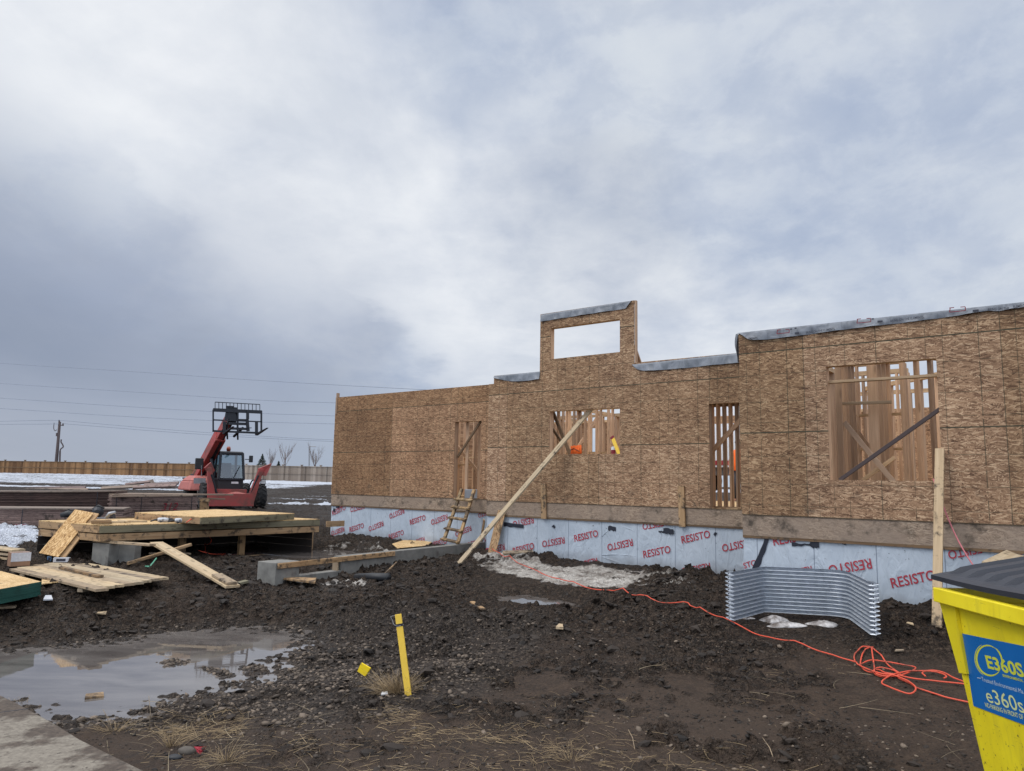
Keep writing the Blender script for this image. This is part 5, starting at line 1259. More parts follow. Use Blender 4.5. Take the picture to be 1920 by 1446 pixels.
# body: slanted front
def by(f): return None
bt = RT-.085
def bpt(u, y, z):   # u 0 front .. 1 back ; lower rim is set in
    k_ = (bt-z)/(bt-.2); xin = bx+.055+.20*k_; yin0, yin1 = y0-.035-.06*k_, y1+.035+.06*k_
    return Vector((xin+(W_-.11-.35*k_)*u, yin0+(yin1-yin0)*y, z))
mb = MB(); vs = [bpt(u, y, z) for z in (.2, bt) for (u, y) in ((0,0),(0,1),(1,1),(1,0))]
mb.add(vs, [(0,1,2,3),(0,4,5,1),(1,5,6,2),(2,6,7,3),(3,7,4,0)])
vi = [bpt(u, y, z)+Vector(((.5-u)*.02, (.5-y)*-.02, 0)) for z in (.24, bt) for (u, y) in ((0,0),(0,1),(1,1),(1,0))]
mb.add(vi, [(3,2,1,0),(1,5,4,0),(2,6,5,1),(3,7,6,2),(0,4,7,3)])
mb.build('body', M['bin'], bin_)
mb = MB()
mb.box(bx, bx+.055, y1, y0, RT-.09, RT); mb.box(bx+W_-.055, bx+W_, y1, y0, RT-.09, RT); mb.box(bx+.055, bx+W_-.055, y0-.055, y0, RT-.089, RT-.001); mb.box(bx+.055, bx+W_-.055, y1, y1+.055, RT-.089, RT-.001)
mb.build('rim', M['bin'], bin_, bevel=.006)
# side gusset at the far corner
g0_ = bpt(0,0,bt); mb = MB()
q = [bpt(0,0,bt-.005)+Vector((-.02,.03,0)), bpt(0,.075,bt-.005)+Vector((-.025,0,0)), bpt(0,.05,bt-.42)+Vector((-.02,0,0)), bpt(0,0,bt-.44)+Vector((-.005,.02,0))]
mb.prism(q, (.022,0,0)); mb.build('corner_gusset', M['bin'], bin_)
for z in (.16,):
    for yy in (.1, .9):
        c = bpt(.12, yy, .2); MB().box(c.x-.06, c.x+.06, c.y-.05, c.y+.05, .1, .2).build('foot', M['darksteel'], bin_)
fN_ = (bpt(0,1,.2)-bpt(0,0,.2)).cross(bpt(0,0,bt)-bpt(0,0,.2)).normalized()
if fN_.x > 0: fN_ = -fN_
f0_ = bpt(0,0,.6)
def onf(px, py, o=.0): return on_plane(px, py, f0_+fN_*o, fN_)
la, lb, lc, ld = onf(1804.5,1188,.002), onf(1920,1211.5,.002), onf(1920,1359,.002), onf(1825.7,1323.6,.002)
ext = 2.05
lb2, lc2 = la+(lb-la)*ext, ld+(lc-ld)*ext
mb = MB(); mb.prism([la, lb2, lc2, ld], fN_*.002); mb.build('sticker', M['label'], bin_)
Z2 = lambda x, y: (x*.29474+1640, y*.29474+1020)
upv = (la-ld).normalized(); O = .0052
mb = MB()
rt = lambda a, b, k: onf(*Z2(*a), O)+(onf(*Z2(*b), O)-onf(*Z2(*a), O))*k
def line2(a, b, txt, h, bold, mbx, spacing=1.0, k=1.0):
    A_1 = onf(*Z2(*a), O); B_1 = A_1+(onf(*Z2(*b), O)-A_1)*k
    put_text(mbx, txt, A_1, B_1, upv, h, bold, 0, 0, spacing)
hpx = lambda a, b: (onf(*Z2(*a), O)-onf(*Z2(*b), O)).length
line2((710,748),(944,806),'E360S', hpx((800,712),(800,790)), .028, mb)
line2((815,836),(945,872),'ENVIRONMENTAL', hpx((830,830),(830,845)), .02, mb)
# ring of the logo: two crescents
C_ = onf(*Z2(726,742), O-.0006); ax = (onf(*Z2(816,760), O-.0006)-C_); Ru = (onf(*Z2(728,640), O-.0006)-C_)
for (r0, r1, a0, a1) in ((1.0,.86,60,330),(1.10,1.03,120,250),(1.02,.90,-15,62)):
    vs = []; n = 40
    for i in range(n+1):
        a = math.radians(a0+(a1-a0)*i/n); tpr = math.sin(math.pi*i/n)**.5
        mid = (r0+r1)/2; hw = (r0-r1)/2*max(.12, tpr)
        for rr_ in (mid+hw, mid-hw): vs.append(C_+ax*math.cos(a)*rr_*.98+Ru*math.sin(a)*rr_)
    mb.add(vs, [(2*i, 2*i+1, 2*i+3, 2*i+2) for i in range(n)])
mb.build('yellow_lettering', M['logoy'], bin_)
mb = MB()
line2((680,858),(944,940),'Trusted Environmental Ma', hpx((760,862),(760,886)), .0, mb)
A_1, B_1 = onf(*Z2(652,851), O), onf(*Z2(676,856), O); mb.bar(A_1, B_1, .004, .001, tuple(fN_))
mb.build('white_lettering', M['logow'], bin_)
mb = MB(); line2((706,958),(944,1030),'e360s', hpx((760,925),(760,1005)), .004, mb); mb.build('pale_lettering', M['logoy2'], bin_)
mb = MB(); line2((703,1022),(944,1103),'NO PARKING IN FRONT OF', hpx((720,1010),(720,1036)), .012, mb); mb.build('pale_lettering', M['logoy2'], bin_)
# lid: thick moulded sheet with ribs
lx0, ly0 = bx+.02, y0+.05
L0z, L1z = RT+.075, RT+.30
def lid(u, v, h=0.0): return Vector((lx0+u*1.28, ly0-v*1.98, L0z+(L1z-L0z)*u-.02*math.sin(v*7)*.4+h))
mb = MB(); nu, nv_ = 16, 220; vs = []
for j in range(nv_+1):
    v = j/nv_; rb = min(1.0, max(0.0, .5+1.6*math.sin(2*math.pi*(v*11+.1))))
    for i in range(nu+1):
        u = i/nu; e = smooth01(.05,.14,u)*smooth01(.98,.92,u)*(1 if .03 < v < .97 else 0)
        vs.append(lid(u, v, .034*rb*float(e)))
top = [(j*(nu+1)+i, (j+1)*(nu+1)+i, (j+1)*(nu+1)+i+1, j*(nu+1)+i+1) for j in range(nv_) for i in range(nu)]
o_ = len(vs); vs += [v-Vector((0,0,.03)) for v in vs[:o_]]
bot = [tuple(k+o_ for k in f[::-1]) for f in top]
edge = []
for i in range(nu): edge += [(i, i+1, o_+i+1, o_+i), (nv_*(nu+1)+i+1, nv_*(nu+1)+i, o_+nv_*(nu+1)+i, o_+nv_*(nu+1)+i+1)]
for j in range(nv_): edge += [((j+1)*(nu+1), j*(nu+1), o_+j*(nu+1), o_+(j+1)*(nu+1)), (j*(nu+1)+nu, (j+1)*(nu+1)+nu, o_+(j+1)*(nu+1)+nu, o_+j*(nu+1)+nu)]
mb.add(vs, top+bot+edge); mb.build('lid', M['binlid'], bin_)
# ------------------------------------------------------------------ stacks of lumber behind the platform
def lumber(name, label, p0, p1, zt_, zb2, layers, mat, topmat, depth, cat='lumber', jit=.03, straps=(), bulge=0.0):
    r = thing(name, label, cat, (*(Vector(p0).lerp(Vector(p1), .5))[:2], zb2))
    a, b = Vector(p0), Vector(p1); dv = (b-a).normalized(); nv2 = Vector((-dv.y, dv.x, 0)); h = (zt_-zb2)/layers
    rs = random.Random(len(label)); mb = MB()
    for k in range(layers):
        z = zb2+h*(k+.5); j0, j1 = rs.uniform(-jit, jit), rs.uniform(-jit, jit); jd = rs.uniform(0, .07)
        sag = bulge
        n = 8
        for i in range(n):
            f0, f1 = i/n, (i+1)/n
            q0, q1 = a.lerp(b, f0), a.lerp(b, f1)
            if i == 0: q0 = q0+dv*j0
            if i == n-1: q1 = q1+dv*j1
            zz = lambda f: z+sag*(f*f)
            mb.bar(Vector((q0.x,q0.y,zz(f0)))+nv2*(depth/2+jd), Vector((q1.x,q1.y,zz(f1)))+nv2*(depth/2+jd), depth, h*.80, (0,0,1))
    mb.build('board_layers', M[mat], r)
    L = (b-a).length
    o = MB(); n = 8
    for i in range(n):
        q0, q1 = a.lerp(b, i/n), a.lerp(b, (i+1)/n)
        o.bar(Vector((q0.x,q0.y,zt_+.02+bulge*(i/n)**2))+nv2*depth/2, Vector((q1.x,q1.y,zt_+.02+bulge*((i+1)/n)**2))+nv2*depth/2, depth+.03, .038)
    o.build('top_boards', M[topmat], r)
    for s_ in straps:
        c = a+dv*L*s_; MB().bar(Vector((c.x,c.y,zb2))-nv2*.012, Vector((c.x,c.y,zt_+.04+bulge*s_*s_))-nv2*.012, .02, .004, tuple(nv2)).build('steel_strap', M['darksteel'], r)
    return r
M['plum']; 
a0, a1 = on_y(-130,934,22.5), on_y(216,929,23.5)
lumber('lumber_stack', 'long dark brown stack of sheet lumber sagging at the left, top boards pale', a0, a1, 1.62, 1.12, 10, 'plum_dark', 'plum_top', 1.2, straps=(.9,), bulge=.08)
a0, a1 = on_y(212,932,23.2), on_y(372,930,25.0)
sB = lumber('lumber_stack', 'greyish purple lumber stack with 312 sprayed on it, in front of the red telehandler', a0, a1, 1.60, .95, 11, 'plum', 'plum_top', 1.1, straps=(.04,.32,.92))
dvB = (a1-a0).normalized(); nB = Vector((-dvB.y, dvB.x, 0))
mb = MB(); A_1, B_1 = on_plane(303,951,a0-nB*.03,nB), on_plane(334,949.5,a0-nB*.03,nB)
put_text(mb, '312', A_1, B_1, (0,0,1), .24, .0, .3, 0, 1.0)
mb.build('sprayed_number', M['redspray'], sB)
a0, a1 = on_y(-130,958,20.0), on_y(232,958,21.4)
sC = lumber('lumber_stack', 'low greyish purple lumber stack with a dark red mark, snow at its foot', a0, a1, 1.24, .62, 12, 'plum', 'plum_top', 1.2, straps=(.46,.72,.94))
dvC = (a1-a0).normalized(); nC = Vector((-dvC.y, dvC.x, 0)); o_ = a0-nC*.03
mb = MB()
for poly in ([(20,997),(38,990),(52,998),(36,1004)], [(28,983),(50,983),(48,997),(30,997)], [(16,1000),(58,999),(52,1003),(24,1004)]):
    mb.prism([on_plane(x, y, o_, nC) for x, y in poly], nC*.003)
mb.build('sprayed_mark', M['redspray'], sC)
for (x0,y0,x1,y1,z,w_,lb) in ((215,925,437,928,26.5,.16,'longest loose board on the lumber, its end over the red stabiliser'),(205,931,362,929,24.2,.12,'loose board under the longest one on the purple stack'),(362,934,420,936,27.0,.14,'loose board end just before the red cross beam')):
    plank('loose_board', on_y(x0,y0,z-1), on_y(x1,y1,z), w_, .05, M['plum_top'], label=lb, cat='board')
plank('dunnage_post', on_y(383,958,26.2), on_y(383,936,26.2), .24, .2, M['joist'], up=(0,-1,0), label='upright timber blocks at the right end of the purple stack', cat='block')
plank('dunnage_block', on_y(380,938,26.1), on_y(393,938,26.1), .12, .1, M['joist'], label='short timber lying on the upright blocks by the purple stack', cat='block')
for i, (x0,y0,x1,y1,z) in enumerate(((5,917,160,915,46),(-10,920,165,919,44),(235,909,283,903,52),(283,900,288,909,50),(270,910,335,906,47),(190,916,262,912,46),(250,914,330,911,43))):
    plank('debris_board', on_y(x0,y0,z), on_y(x1,y1,z), .22, .12, M['plum_top' if i % 2 else 'plum'], up=(0,-.6,.8), label=('weathered board lying in the snow before the fence, ' + ['far left, upper','far left, lower','dark one in the middle','short pale upright one','long one nearest the telehandler','grey one left of the middle','lowest one of the middle group'][i]), cat='board', group='weathered boards in the snow')
# far snow heap at the front left is on the ground sheet
# ------------------------------------------------------------------ telehandler
Fv_, Wv = Vector((.56,-.828,0)), Vector((.828,.56,0)); Ot = on_y(430,955,30.6); Zg = gz(Ot.x, Ot.y); Zg = .97
def T(w_, f, z): return Vector((Ot.x, Ot.y, 0))+Wv*w_+Fv_*f+Vector((0,0,Zg+z))
th = thing('telehandler', 'red telescopic forklift with raised boom and black fork carriage, parked beyond the lumber', 'telehandler', T(0,-1,0))
def wheel(w_, f, r, wd, name='wheel'):
    c = T(w_, f, r); Mx = Matrix.Translation(c) @ Wv.to_track_quat('Z','Y').to_matrix().to_4x4()
    t_ = MB().lathe([(r*.55,-wd/2),(r*.92,-wd/2),(r*.97,-wd*.4),(r*.97,wd*.4),(r*.92,wd/2),(r*.55,wd/2)], Mx, 28).build(name, M['rubber'], th, smooth=False)
    mb = MB()
    for i in range(16):
        a = 2*math.pi*i/16
        for s_ in (-1, 1):
            ca = a+(.1 if s_ > 0 else -.1)
            p_ = lambda an, h, rr_: c+(Mx.to_3x3() @ Vector((math.cos(an)*rr_, math.sin(an)*rr_, h)))
            mb.bar(p_(ca, s_*wd*.05, r*.98), p_(ca+.22, s_*wd*.46, r*.98), .07, .07, tuple(p_(ca+.1,0,1)-c))
    mb.build('tread_lugs', M['rubber'], t_)
    MB().lathe([(.001,-wd*.3),(r*.5,-wd*.3),(r*.56,-wd*.42),(r*.56,wd*.42),(r*.5,wd*.3),(.12,wd*.28),(.001,wd*.34)], Mx, 20).build('rim', M['silver'], t_)
for w_, f in ((1.17,-.1),(-.9,-.2),(1.17,-2.5),(-1.0,-2.6)): wheel(w_, f, .5, .38)
mb = MB()
def tbox(mb, w0, w1, f0, f1, z0, z1, w0b=None, w1b=None, f0b=None, f1b=None):
    w0b = w0 if w0b is None else w0b; w1b = w1 if w1b is None else w1b; f0b = f0 if f0b is None else f0b; f1b = f1 if f1b is None else f1b
    vs = [T(a, b, z0) for a, b in ((w0,f0),(w1,f0),(w1,f1),(w0,f1))]+[T(a, b, z1) for a, b in ((w0b,f0b),(w1b,f0b),(w1b,f1b),(w0b,f1b))]
    return mb.add(vs, [(0,1,2,3),(7,6,5,4),(0,4,5,1),(1,5,6,2),(2,6,7,3),(3,7,4,0)])
tbox(mb, -.55,.55,-3.2,.3,.42,.78); tbox(mb, -.5,-.05,-3.2,-2.2,.78,1.45)
mb.build('chassis', M['red'], th)
mb = MB(); tbox(mb, -1.5,-.6,-2.7,-.45,.70,1.08,-1.42,-.62,-2.5,-.6); tbox(mb, -1.42,-.62,-2.5,-.6,1.08,1.30,-1.2,-.75,-2.2,-.9); mb.build('engine_hood', M['redpale'], th, bevel=.06)
mb = MB(); tbox(mb, -1.30,-.85,-.62,-.56,.95,1.20); mb.build('hood_grille', M['silver'], th)
mb = MB(); tbox(mb, -1.25,-.9,-3.1,-2.4,1.15,1.22); mb.build('mudguard', M['black'], th)
# cab
cw0, cw1, cf0, cf1 = -.38, .60, -1.75, -.45
mb = MB(); tbox(mb, cw0, cw1, cf0, cf1, .72, 1.2); mb.build('cab_base', M['black'], th, bevel=.03)
cz0, cz1 = 1.18, 2.22
def rod(mb, a, b, r_=.04): mb.bar(a, b, r_*1.6, r_*1.6, tuple(Fv_))
cab = MB()
base4 = [(cw0,cf0),(cw1,cf0),(cw1,cf1+.02),(cw0,cf1+.02)]; top4 = [(cw0+.05,cf0+.08),(cw1-.05,cf0+.08),(cw1-.06,cf1-.14),(cw0+.05,cf1-.14)]
for (a, b), (c, d_) in zip(base4, top4): cab.bar(T(a,b,cz0), T(c,d_,cz1), .085, .085, tuple(Fv_))
for i in range(4):
    a, b = top4[i], top4[(i+1)%4]; cab.bar(T(*a,cz1), T(*b,cz1), .09, .09)
    a, b = base4[i], base4[(i+1)%4]; cab.bar(T(*a,cz0), T(*b,cz0), .08, .08)
tbox(cab, cw0+.01, cw1-.01, cf0+.04, cf1-.10, cz1+.02, cz1+.09, cw0+.06, cw1-.06, cf0+.1, cf1-.2)
cab.bar(T(cw0+.0,cf0+.55,cz0), T(cw0+.05,cf0+.55,cz1), .06, .06, tuple(Fv_))
cf = cab.build('cab_frame', M['darksteel'], th)
for i in range(4):
    (a, b), (c, d_) = base4[i], base4[(i+1)%4]; (e, f), (g_, h_) = top4[i], top4[(i+1)%4]
    m3 = MB(); m3.add([T(a,b,cz0+.03), T(c,d_,cz0+.03), T(g_,h_,cz1-.03), T(e,f,cz1-.03)], [(0,1,2,3)]); m3.build('window_pane', M['glass'], cf)
mb = MB(); tbox(mb, -.11,.34,-1.5,-1.05,1.2,1.35); tbox(mb, -.11,.34,-1.6,-1.48,1.3,1.85); mb.build('seat', M['black'], cf, bevel=.03)
Mx = Matrix.Translation(T(.38,-.85,1.55)) @ Vector((0,0,1)).to_track_quat('Z','Y').to_matrix().to_4x4()
mb = MB(); mb.tube([T(.12,-.85,1.5)+Wv*.17*math.cos(a)+(Fv_*.6+Vector((0,0,.75))).normalized()*.17*math.sin(a) for a in [2*math.pi*k/14 for k in range(14)]], .015, 6, True); mb.bar(T(.12,-.85,1.5), T(.12,-.6,1.25), .03, .03); mb.build('steering_wheel', M['black'], cf)
mb = MB(); mb.bar(T(.19,cf1+.06,1.24), T(.42,cf1-.03,1.7), .02, .02); mb.build('wiper', M['black'], th)
Mx = Matrix.Translation(T(.06,-1.0,cz1+.09)); MB().lathe([(.07,0),(.07,.05),(.085,.05),(.085,.13),(.06,.2),(.001,.22)], Mx, 14).build('beacon', M['beacon'], th, smooth=True)
mb = MB(); mb.bar(T(cw1,cf1,2.0), T(cw1+.2,cf1+.1,2.0), .03, .03); a_ = mb.build('mirror_arm', M['black'], th); mb = MB(); tbox(mb, cw1+.14, cw1+.30, cf1+.06, cf1+.12, 1.88, 2.16); mb.build('mirror', M['black'], th, bevel=.02)
mb = MB(); mb.bar(T(-.95,-.9,1.2), T(-1.0,-.8,1.7), .03, .03); mb.build('mirror_arm', M['silver'], th); mb = MB(); tbox(mb, -1.22,-.9,-1.0,-.92,1.55,2.0); mb.build('mirror', M['black'], th, bevel=.03)
mb = MB(); tbox(mb, .12,.40,cf1+.002,cf1+.012,1.0,1.08); mb.build('badge_plate', M['white'], th)
# front mudguard and lamp
mb = MB(); mb.tube([T(.92,-.15,.5)+(Fv_*math.cos(a)+Vector((0,0,math.sin(a))))*.66 for a in [math.radians(q_) for q_ in range(20,165,12)]], .03, 6); mb.build('mudguard', M['black'], th)
mb = MB(); tbox(mb, 1.10,1.30,.2,.26,1.00,1.20); lp_ = mb.build('headlight', M['darksteel'], th); mb = MB(); tbox(mb, 1.12,1.28,.261,.265,1.02,1.18); mb.build('lens', M['white'], lp_)
# stabiliser frame: crossbeam plus two raised legs
mb = MB(); tbox(mb, -.9,.80,.32,.55,.12,.62); mb.build('cross_beam', M['red'], th, bevel=.015)
mb = MB(); tbox(mb, -.2,.5,.3,.5,.62,.68,.1,.2,.3,.45); mb.build('beam_bracket', M['redpale'], th)
for sgn in (1, -1):
    mb = MB(); b0, b1 = T(.66 if sgn > 0 else -.80,.46,.3), T(1.02 if sgn > 0 else -.98,.5,1.62)
    mb.bar(b0, b1, .30, .16, tuple(Fv_), w1=.17); leg = mb.build('stabiliser_leg', M['red'], th, bevel=.015)
    mb = MB()
    if sgn > 0:
        p_ = [T(.92,.52,1.62), T(1.40,.6,1.84), T(1.22,.56,1.34), T(1.04,.5,1.36)]
        mb.prism(p_, Fv_*-.2)
    else: mb.prism([T(-1.15,.52,1.6), T(-.95,.6,1.82), T(-.78,.56,1.5), T(-.9,.5,1.28)], Fv_*-.2)
    mb.build('stabiliser_foot', M['red'], leg)
    mb = MB(); mb.tube([T(sgn*.62,.5,.55), T(sgn*.9,.56,1.35)], .045, 8); mb.build('cylinder', M['darksteel'], leg)
# boom
b0, b1 = T(-.66,-2.9,1.25), T(-.42,.95,3.62)
bd = (b1-b0).normalized(); upb = Wv.cross(bd).normalized(); upb = upb if upb.z > 0 else -upb
mid = b0.lerp(b1, .70)
mb = MB(); mb.bar(b0-bd*.25, mid, .40, .48, tuple(upb)); bm = mb.build('boom_outer', M['red'], th, bevel=.02)
mb = MB(); mb.bar(b0-upb*.243+Wv*.05, mid-bd*.1-upb*.243+Wv*.05, .11, .012, tuple(upb)); mb.build('boom_recess', M['black'], bm)
mb = MB(); mb.bar(b0-Wv*.203+upb*.1, b0.lerp(b1,.3)-Wv*.203+upb*.1, .006, .12, tuple(upb)); mb.build('mud_streak', M['sill'], bm)
mb = MB(); mb.bar(b0.lerp(b1,.5), b1+bd*.0, .29, .36, tuple(upb)); mb.build('boom_inner', M['red'], th, bevel=.015)
mb = MB(); mb.bar(b0.lerp(b1,.50)+upb*.245-Wv*.03, b0.lerp(b1,.64)+upb*.245-Wv*.03, .16, .006, tuple(upb)); mb.build('boom_marking', M['redpale'], bm)
mb = MB(); mb.tube([T(-.2,-1.5,.9), b0.lerp(b1,.42)-upb*.28], .07, 10); mb.build('lift_cylinder', M['darksteel'], th, smooth=True)
mb = MB(); mb.tube([b0.lerp(b1,.3)-upb*.25+Wv*.1, b0.lerp(b1,.75)-upb*.2+Wv*.1, b1-upb*.2+Wv*.1], .03, 6); mb.build('hose', M['black'], th, smooth=True)
MB().lathe([(.001,-.3),(.12,-.3),(.12,.3),(.001,.3)], Matrix.Translation(b0) @ Wv.to_track_quat('Z','Y').to_matrix().to_4x4(), 16).build('boom_pivot', M['darksteel'], th)
# boom head dropping to the carriage
hd = T(-.36,1.02,3.62)
mb = MB(); mb.prism([hd+Fv_*.15+Vector((0,0,.36))-Wv*.2, hd+Fv_*-.2+Vector((0,0,.22))-Wv*.2, hd+Fv_*-.3+Vector((0,0,-.15))-Wv*.2, hd+Fv_*.05+Vector((0,0,-.30))-Wv*.2, hd+Fv_*.2+Vector((0,0,-.2))-Wv*.2], Wv*.32); mb.build('boom_head', M['darksteel'], th, bevel=.02)
mb = MB()
for w_ in (-.5,.0): mb.bar(hd+Wv*w_*.0+Wv*(.2 if w_ else -.2)+Vector((0,0,-.3)), T((.2 if w_ else -.2)-.2,.6,2.75), .06, .06)
mb.tube([T(-.2,.75,2.85), T(.0,1.25,3.18)], .05, 8)
mb.build('tilt_linkage', M['darksteel'], th)
# carriage frame: pixel measured in its own plane
cp0 = T(0,1.28,0)
def K(px, py, o=0.0): return on_plane(px, py, cp0+Fv_*o, Fv_)
def kx(x, y): return (x/9.6+320, y/9.6+740)
car = MB()
def kb(x0, y0, x1, y1, w_, t_=.06, mbx=None, o=0.0): (mbx or car).bar(K(*kx(x0,y0),o), K(*kx(x1,y1),o), w_, t_, tuple(Vector((0,0,1)) if abs(x1-x0) > abs(y1-y0) else Wv))
def kbar(mbx, x0, y0, x1, y1, wd, dp=.06, o=0.0):
    a, b = K(*kx(x0,y0),o), K(*kx(x1,y1),o); dd = (b-a).normalized(); s_ = dd.cross(Fv_).normalized()
    mbx.bar(a, b, dp, wd, tuple(s_))
kbar(car, 765,275,1640,315,.13,.08)
kbar(car, 765,455,1640,490,.045); kbar(car, 755,655,1560,690,.075)
kbar(car, 765,270,765,665,.05); kbar(car, 1632,300,1632,690,.06)
kbar(car, 1210,300,1205,670,.055); 
frm = car.build('fork_carriage', M['darksteel'], th)
ld_ = MB()
kbar(ld_, 800,135,1605,178,.03,.03)
for i in range(13): x = 800+(1605-800)*i/12; y = 135+(178-135)*i/12; kbar(ld_, x, y, x, y+125, .022, .022)
ld_.build('load_guard', M['darksteel'], frm)
mb = MB()
mb.prism([K(*kx(*q_), -.12) for q_ in ((985,320),(1150,330),(1190,420),(1180,440),(1040,440),(960,470))], Fv_*.1)
kbar(mb, 1385,285,1385,440,.10,.08,.03); kbar(mb, 1375,440,1395,660,.11,.08,.0); kbar(mb, 1050,450,1390,460,.07,.1,-.05); kbar(mb, 1050,520,1370,530,.10,.12,-.05); kbar(mb, 1080,610,1390,620,.09,.1,-.05); kbar(mb, 1380,600,1455,600,.03,.03,.05)
kbar(mb, 1000,235,1130,240,.14,.12,-.1)
mb.build('carriage_mount', M['darksteel'], frm)
for (xs_, ys0, ys1, xt, yt) in ((1545,480,720,1745,600),(965,480,700,1130,575)):
    mb = MB(); a_ = K(*kx(xs_, ys0), .05); b_ = K(*kx(xs_, ys1), .05); kbar(mb, xs_, ys0, xs_, ys1, .11, .05, .05)
    (u_, v_) = kx(xt, yt); tip = on_plane(u_, v_, cp0+Fv_*1.15, Fv_)
    mb.bar(b_, tip, .11, .07, (0,0,1), w1=.07, th1=.02); mb.build('fork_tine', M['darksteel'], frm)
# ------------------------------------------------------------------ fences
def fence(name, label, px0, px1, yt0, yb0, yt1, yb1, Y0, Y1, mat, posts, caps=True):
    a, b = on_y(px0, yb0, Y0), on_y(px1, yb1, Y1); ta, tb = on_y(px0, yt0, Y0), on_y(px1, yt1, Y1)
    r = thing(name, label, 'fence', (a.x, a.y, a.z))
    dd = Vector((b.x-a.x, b.y-a.y, 0)); L = dd.length; dd.normalize(); nv2 = Vector((dd.y, -dd.x, 0))
    if nv2.y > 0: nv2 = -nv2
    n = int(L/.14); rs = random.Random(int(px1)); mb = MB()
    for i in range(n):
        f = (i+.5)/n; zb_2 = a.z+(b.z-a.z)*f-.15; zt_2 = ta.z+(tb.z-ta.z)*f-.02; c = a+dd*L*f
        mb.bar(Vector((c.x,c.y,zb_2))+nv2*rs.uniform(0,.02), Vector((c.x,c.y,zt_2))+nv2*rs.uniform(0,.02), .132, .02, tuple(nv2))
    mb.build('pickets', M[mat], r)
    mb = MB()
    for k in (0.0, .45):
        za, zb3 = ta.z-(ta.z-a.z)*k, tb.z-(tb.z-b.z)*k
        mb.bar(Vector((a.x,a.y,za))+nv2*.04, Vector((b.x,b.y,zb3))+nv2*.04, .09, .07)
    mb.build('rails', M['sill' if mat == 'fence' else 'fence_g'], r)
    for i in range(posts+1):
        f = i/posts; c = a+dd*L*f; z0 = a.z+(b.z-a.z)*f; z1 = ta.z+(tb.z-ta.z)*f+.12
        mb = MB().bar(Vector((c.x,c.y,z0-.2))-nv2*.09, Vector((c.x,c.y,z1))-nv2*.09, .14, .12, tuple(nv2)); mb.bar(Vector((c.x,c.y,z1))-nv2*.09, Vector((c.x,c.y,z1+.06))-nv2*.09, .24, .2, tuple(nv2))
        mb.build('post', M['sill' if mat == 'fence' else 'fence_g'], r)
    return r
fence('board_fence', 'long brown board fence across the snow, left of the telehandler', -420, 392, 858,884.5, 870.5,894.5, 100, 92, 'fence', 22)
fence('board_fence', 'grey weathered board fence between the telehandler and the house', 392, 1250, 871.5,902, 888,921, 82.5, 70, 'fence_g', 22)
# ------------------------------------------------------------------ utility pole and lines
pb0, pt0 = on_y(104.5,885,112), on_y(112,791,112)
up_ = thing('utility_pole', 'dark wooden utility pole behind the brown fence, service riser at its side', 'utility pole', pb0)
MB().tube([pb0-Vector((0,0,3)), pt0], [.27,.18], 10).build('pole_shaft', M['pole'], up_, smooth=True)
mb = MB(); mb.bar(on_y(111,797,111.6), on_y(119,798,111.6), .16, .14); mb.tube([on_y(118,798,111.6), on_y(118.2,794,111.6)], .1, 8); mb.tube([on_y(111,791,111.9), on_y(111,787.5,111.9)], .1, 8); mb.build('crossarm', M['pole'], up_)
mb = MB(); mb.tube([on_y(112,868,111.8), on_y(112.6,846,111.8)], .12, 8); mb.tube(smooth_path([on_y(112.6,846,111.8), on_y(114,842,111.8), on_y(118.5,838,111.8), on_y(117,833,111.8), on_y(114.5,829,111.8), on_y(115,824,111.8)]), .09, 6); mb.build('service_riser', M['pole'], up_)
mb = MB(); mb.tube([on_y(107.5,812,111.9), on_y(107,818,111.9)], .18, 8); mb.tube(smooth_path([on_y(101.5,793,111.9), on_y(100.8,803,111.9), on_y(103,808,111.9), on_y(106.5,806,111.9)]), .05, 5); mb.build('insulators', M['pole'], up_)
for i, (P_, lb) in enumerate((([(-400,650),(0,681),(250,697),(480,713),(730,727.5),(1000,741)],'topmost overhead line crossing the whole sky at left'),([(-400,690),(0,719),(250,735),(480,750),(628,755.5),(1000,768)],'second overhead line from the top'),
      ([(-400,722),(0,746.5),(200,760),(395,771.5),(628,780),(1000,790)],'third overhead line from the top'),([(-400,744),(0,766),(200,779),(395,788.5),(628,795),(1000,802)],'fourth overhead line, just above the utility pole'))):
    tag(MB().tube(smooth_path([on_y(x, y, 118) for x, y in P_], 6), .036, 5).build('power_line', M['wire'], smooth=True), lb, 'overhead line')
for i, (P_, lb) in enumerate((([(-300,795),(0,790),(60,788.7),(111,788)],'upper line running left from the utility pole'),([(-300,801),(0,796),(60,795.5),(110,795)],'lower line running left from the utility pole'),
      ([(111,788),(200,796),(300,804.5),(400,812),(500,818.5),(628,825),(900,835)],'upper line running right from the utility pole behind the boom'),([(118,794.5),(200,801),(300,809),(400,816),(500,822),(628,828),(900,837)],'lower line running right from the utility pole behind the boom'))):
    tag(MB().tube(smooth_path([on_y(x, y, 111.8) for x, y in P_], 6), .035, 5).build('power_line', M['wire'], smooth=True), lb, 'overhead line')
mb = MB(); mb.tube([on_y(579.5,876,104), on_y(580,837,104)], .10, 8); mb.tube([on_y(580,837,104), on_y(592.5,837.5,104)], .08, 8)
tag(mb.build('light_pole', M['silver']), 'thin pale light pole with a short arm beside the rightmost bare tree', 'light pole')
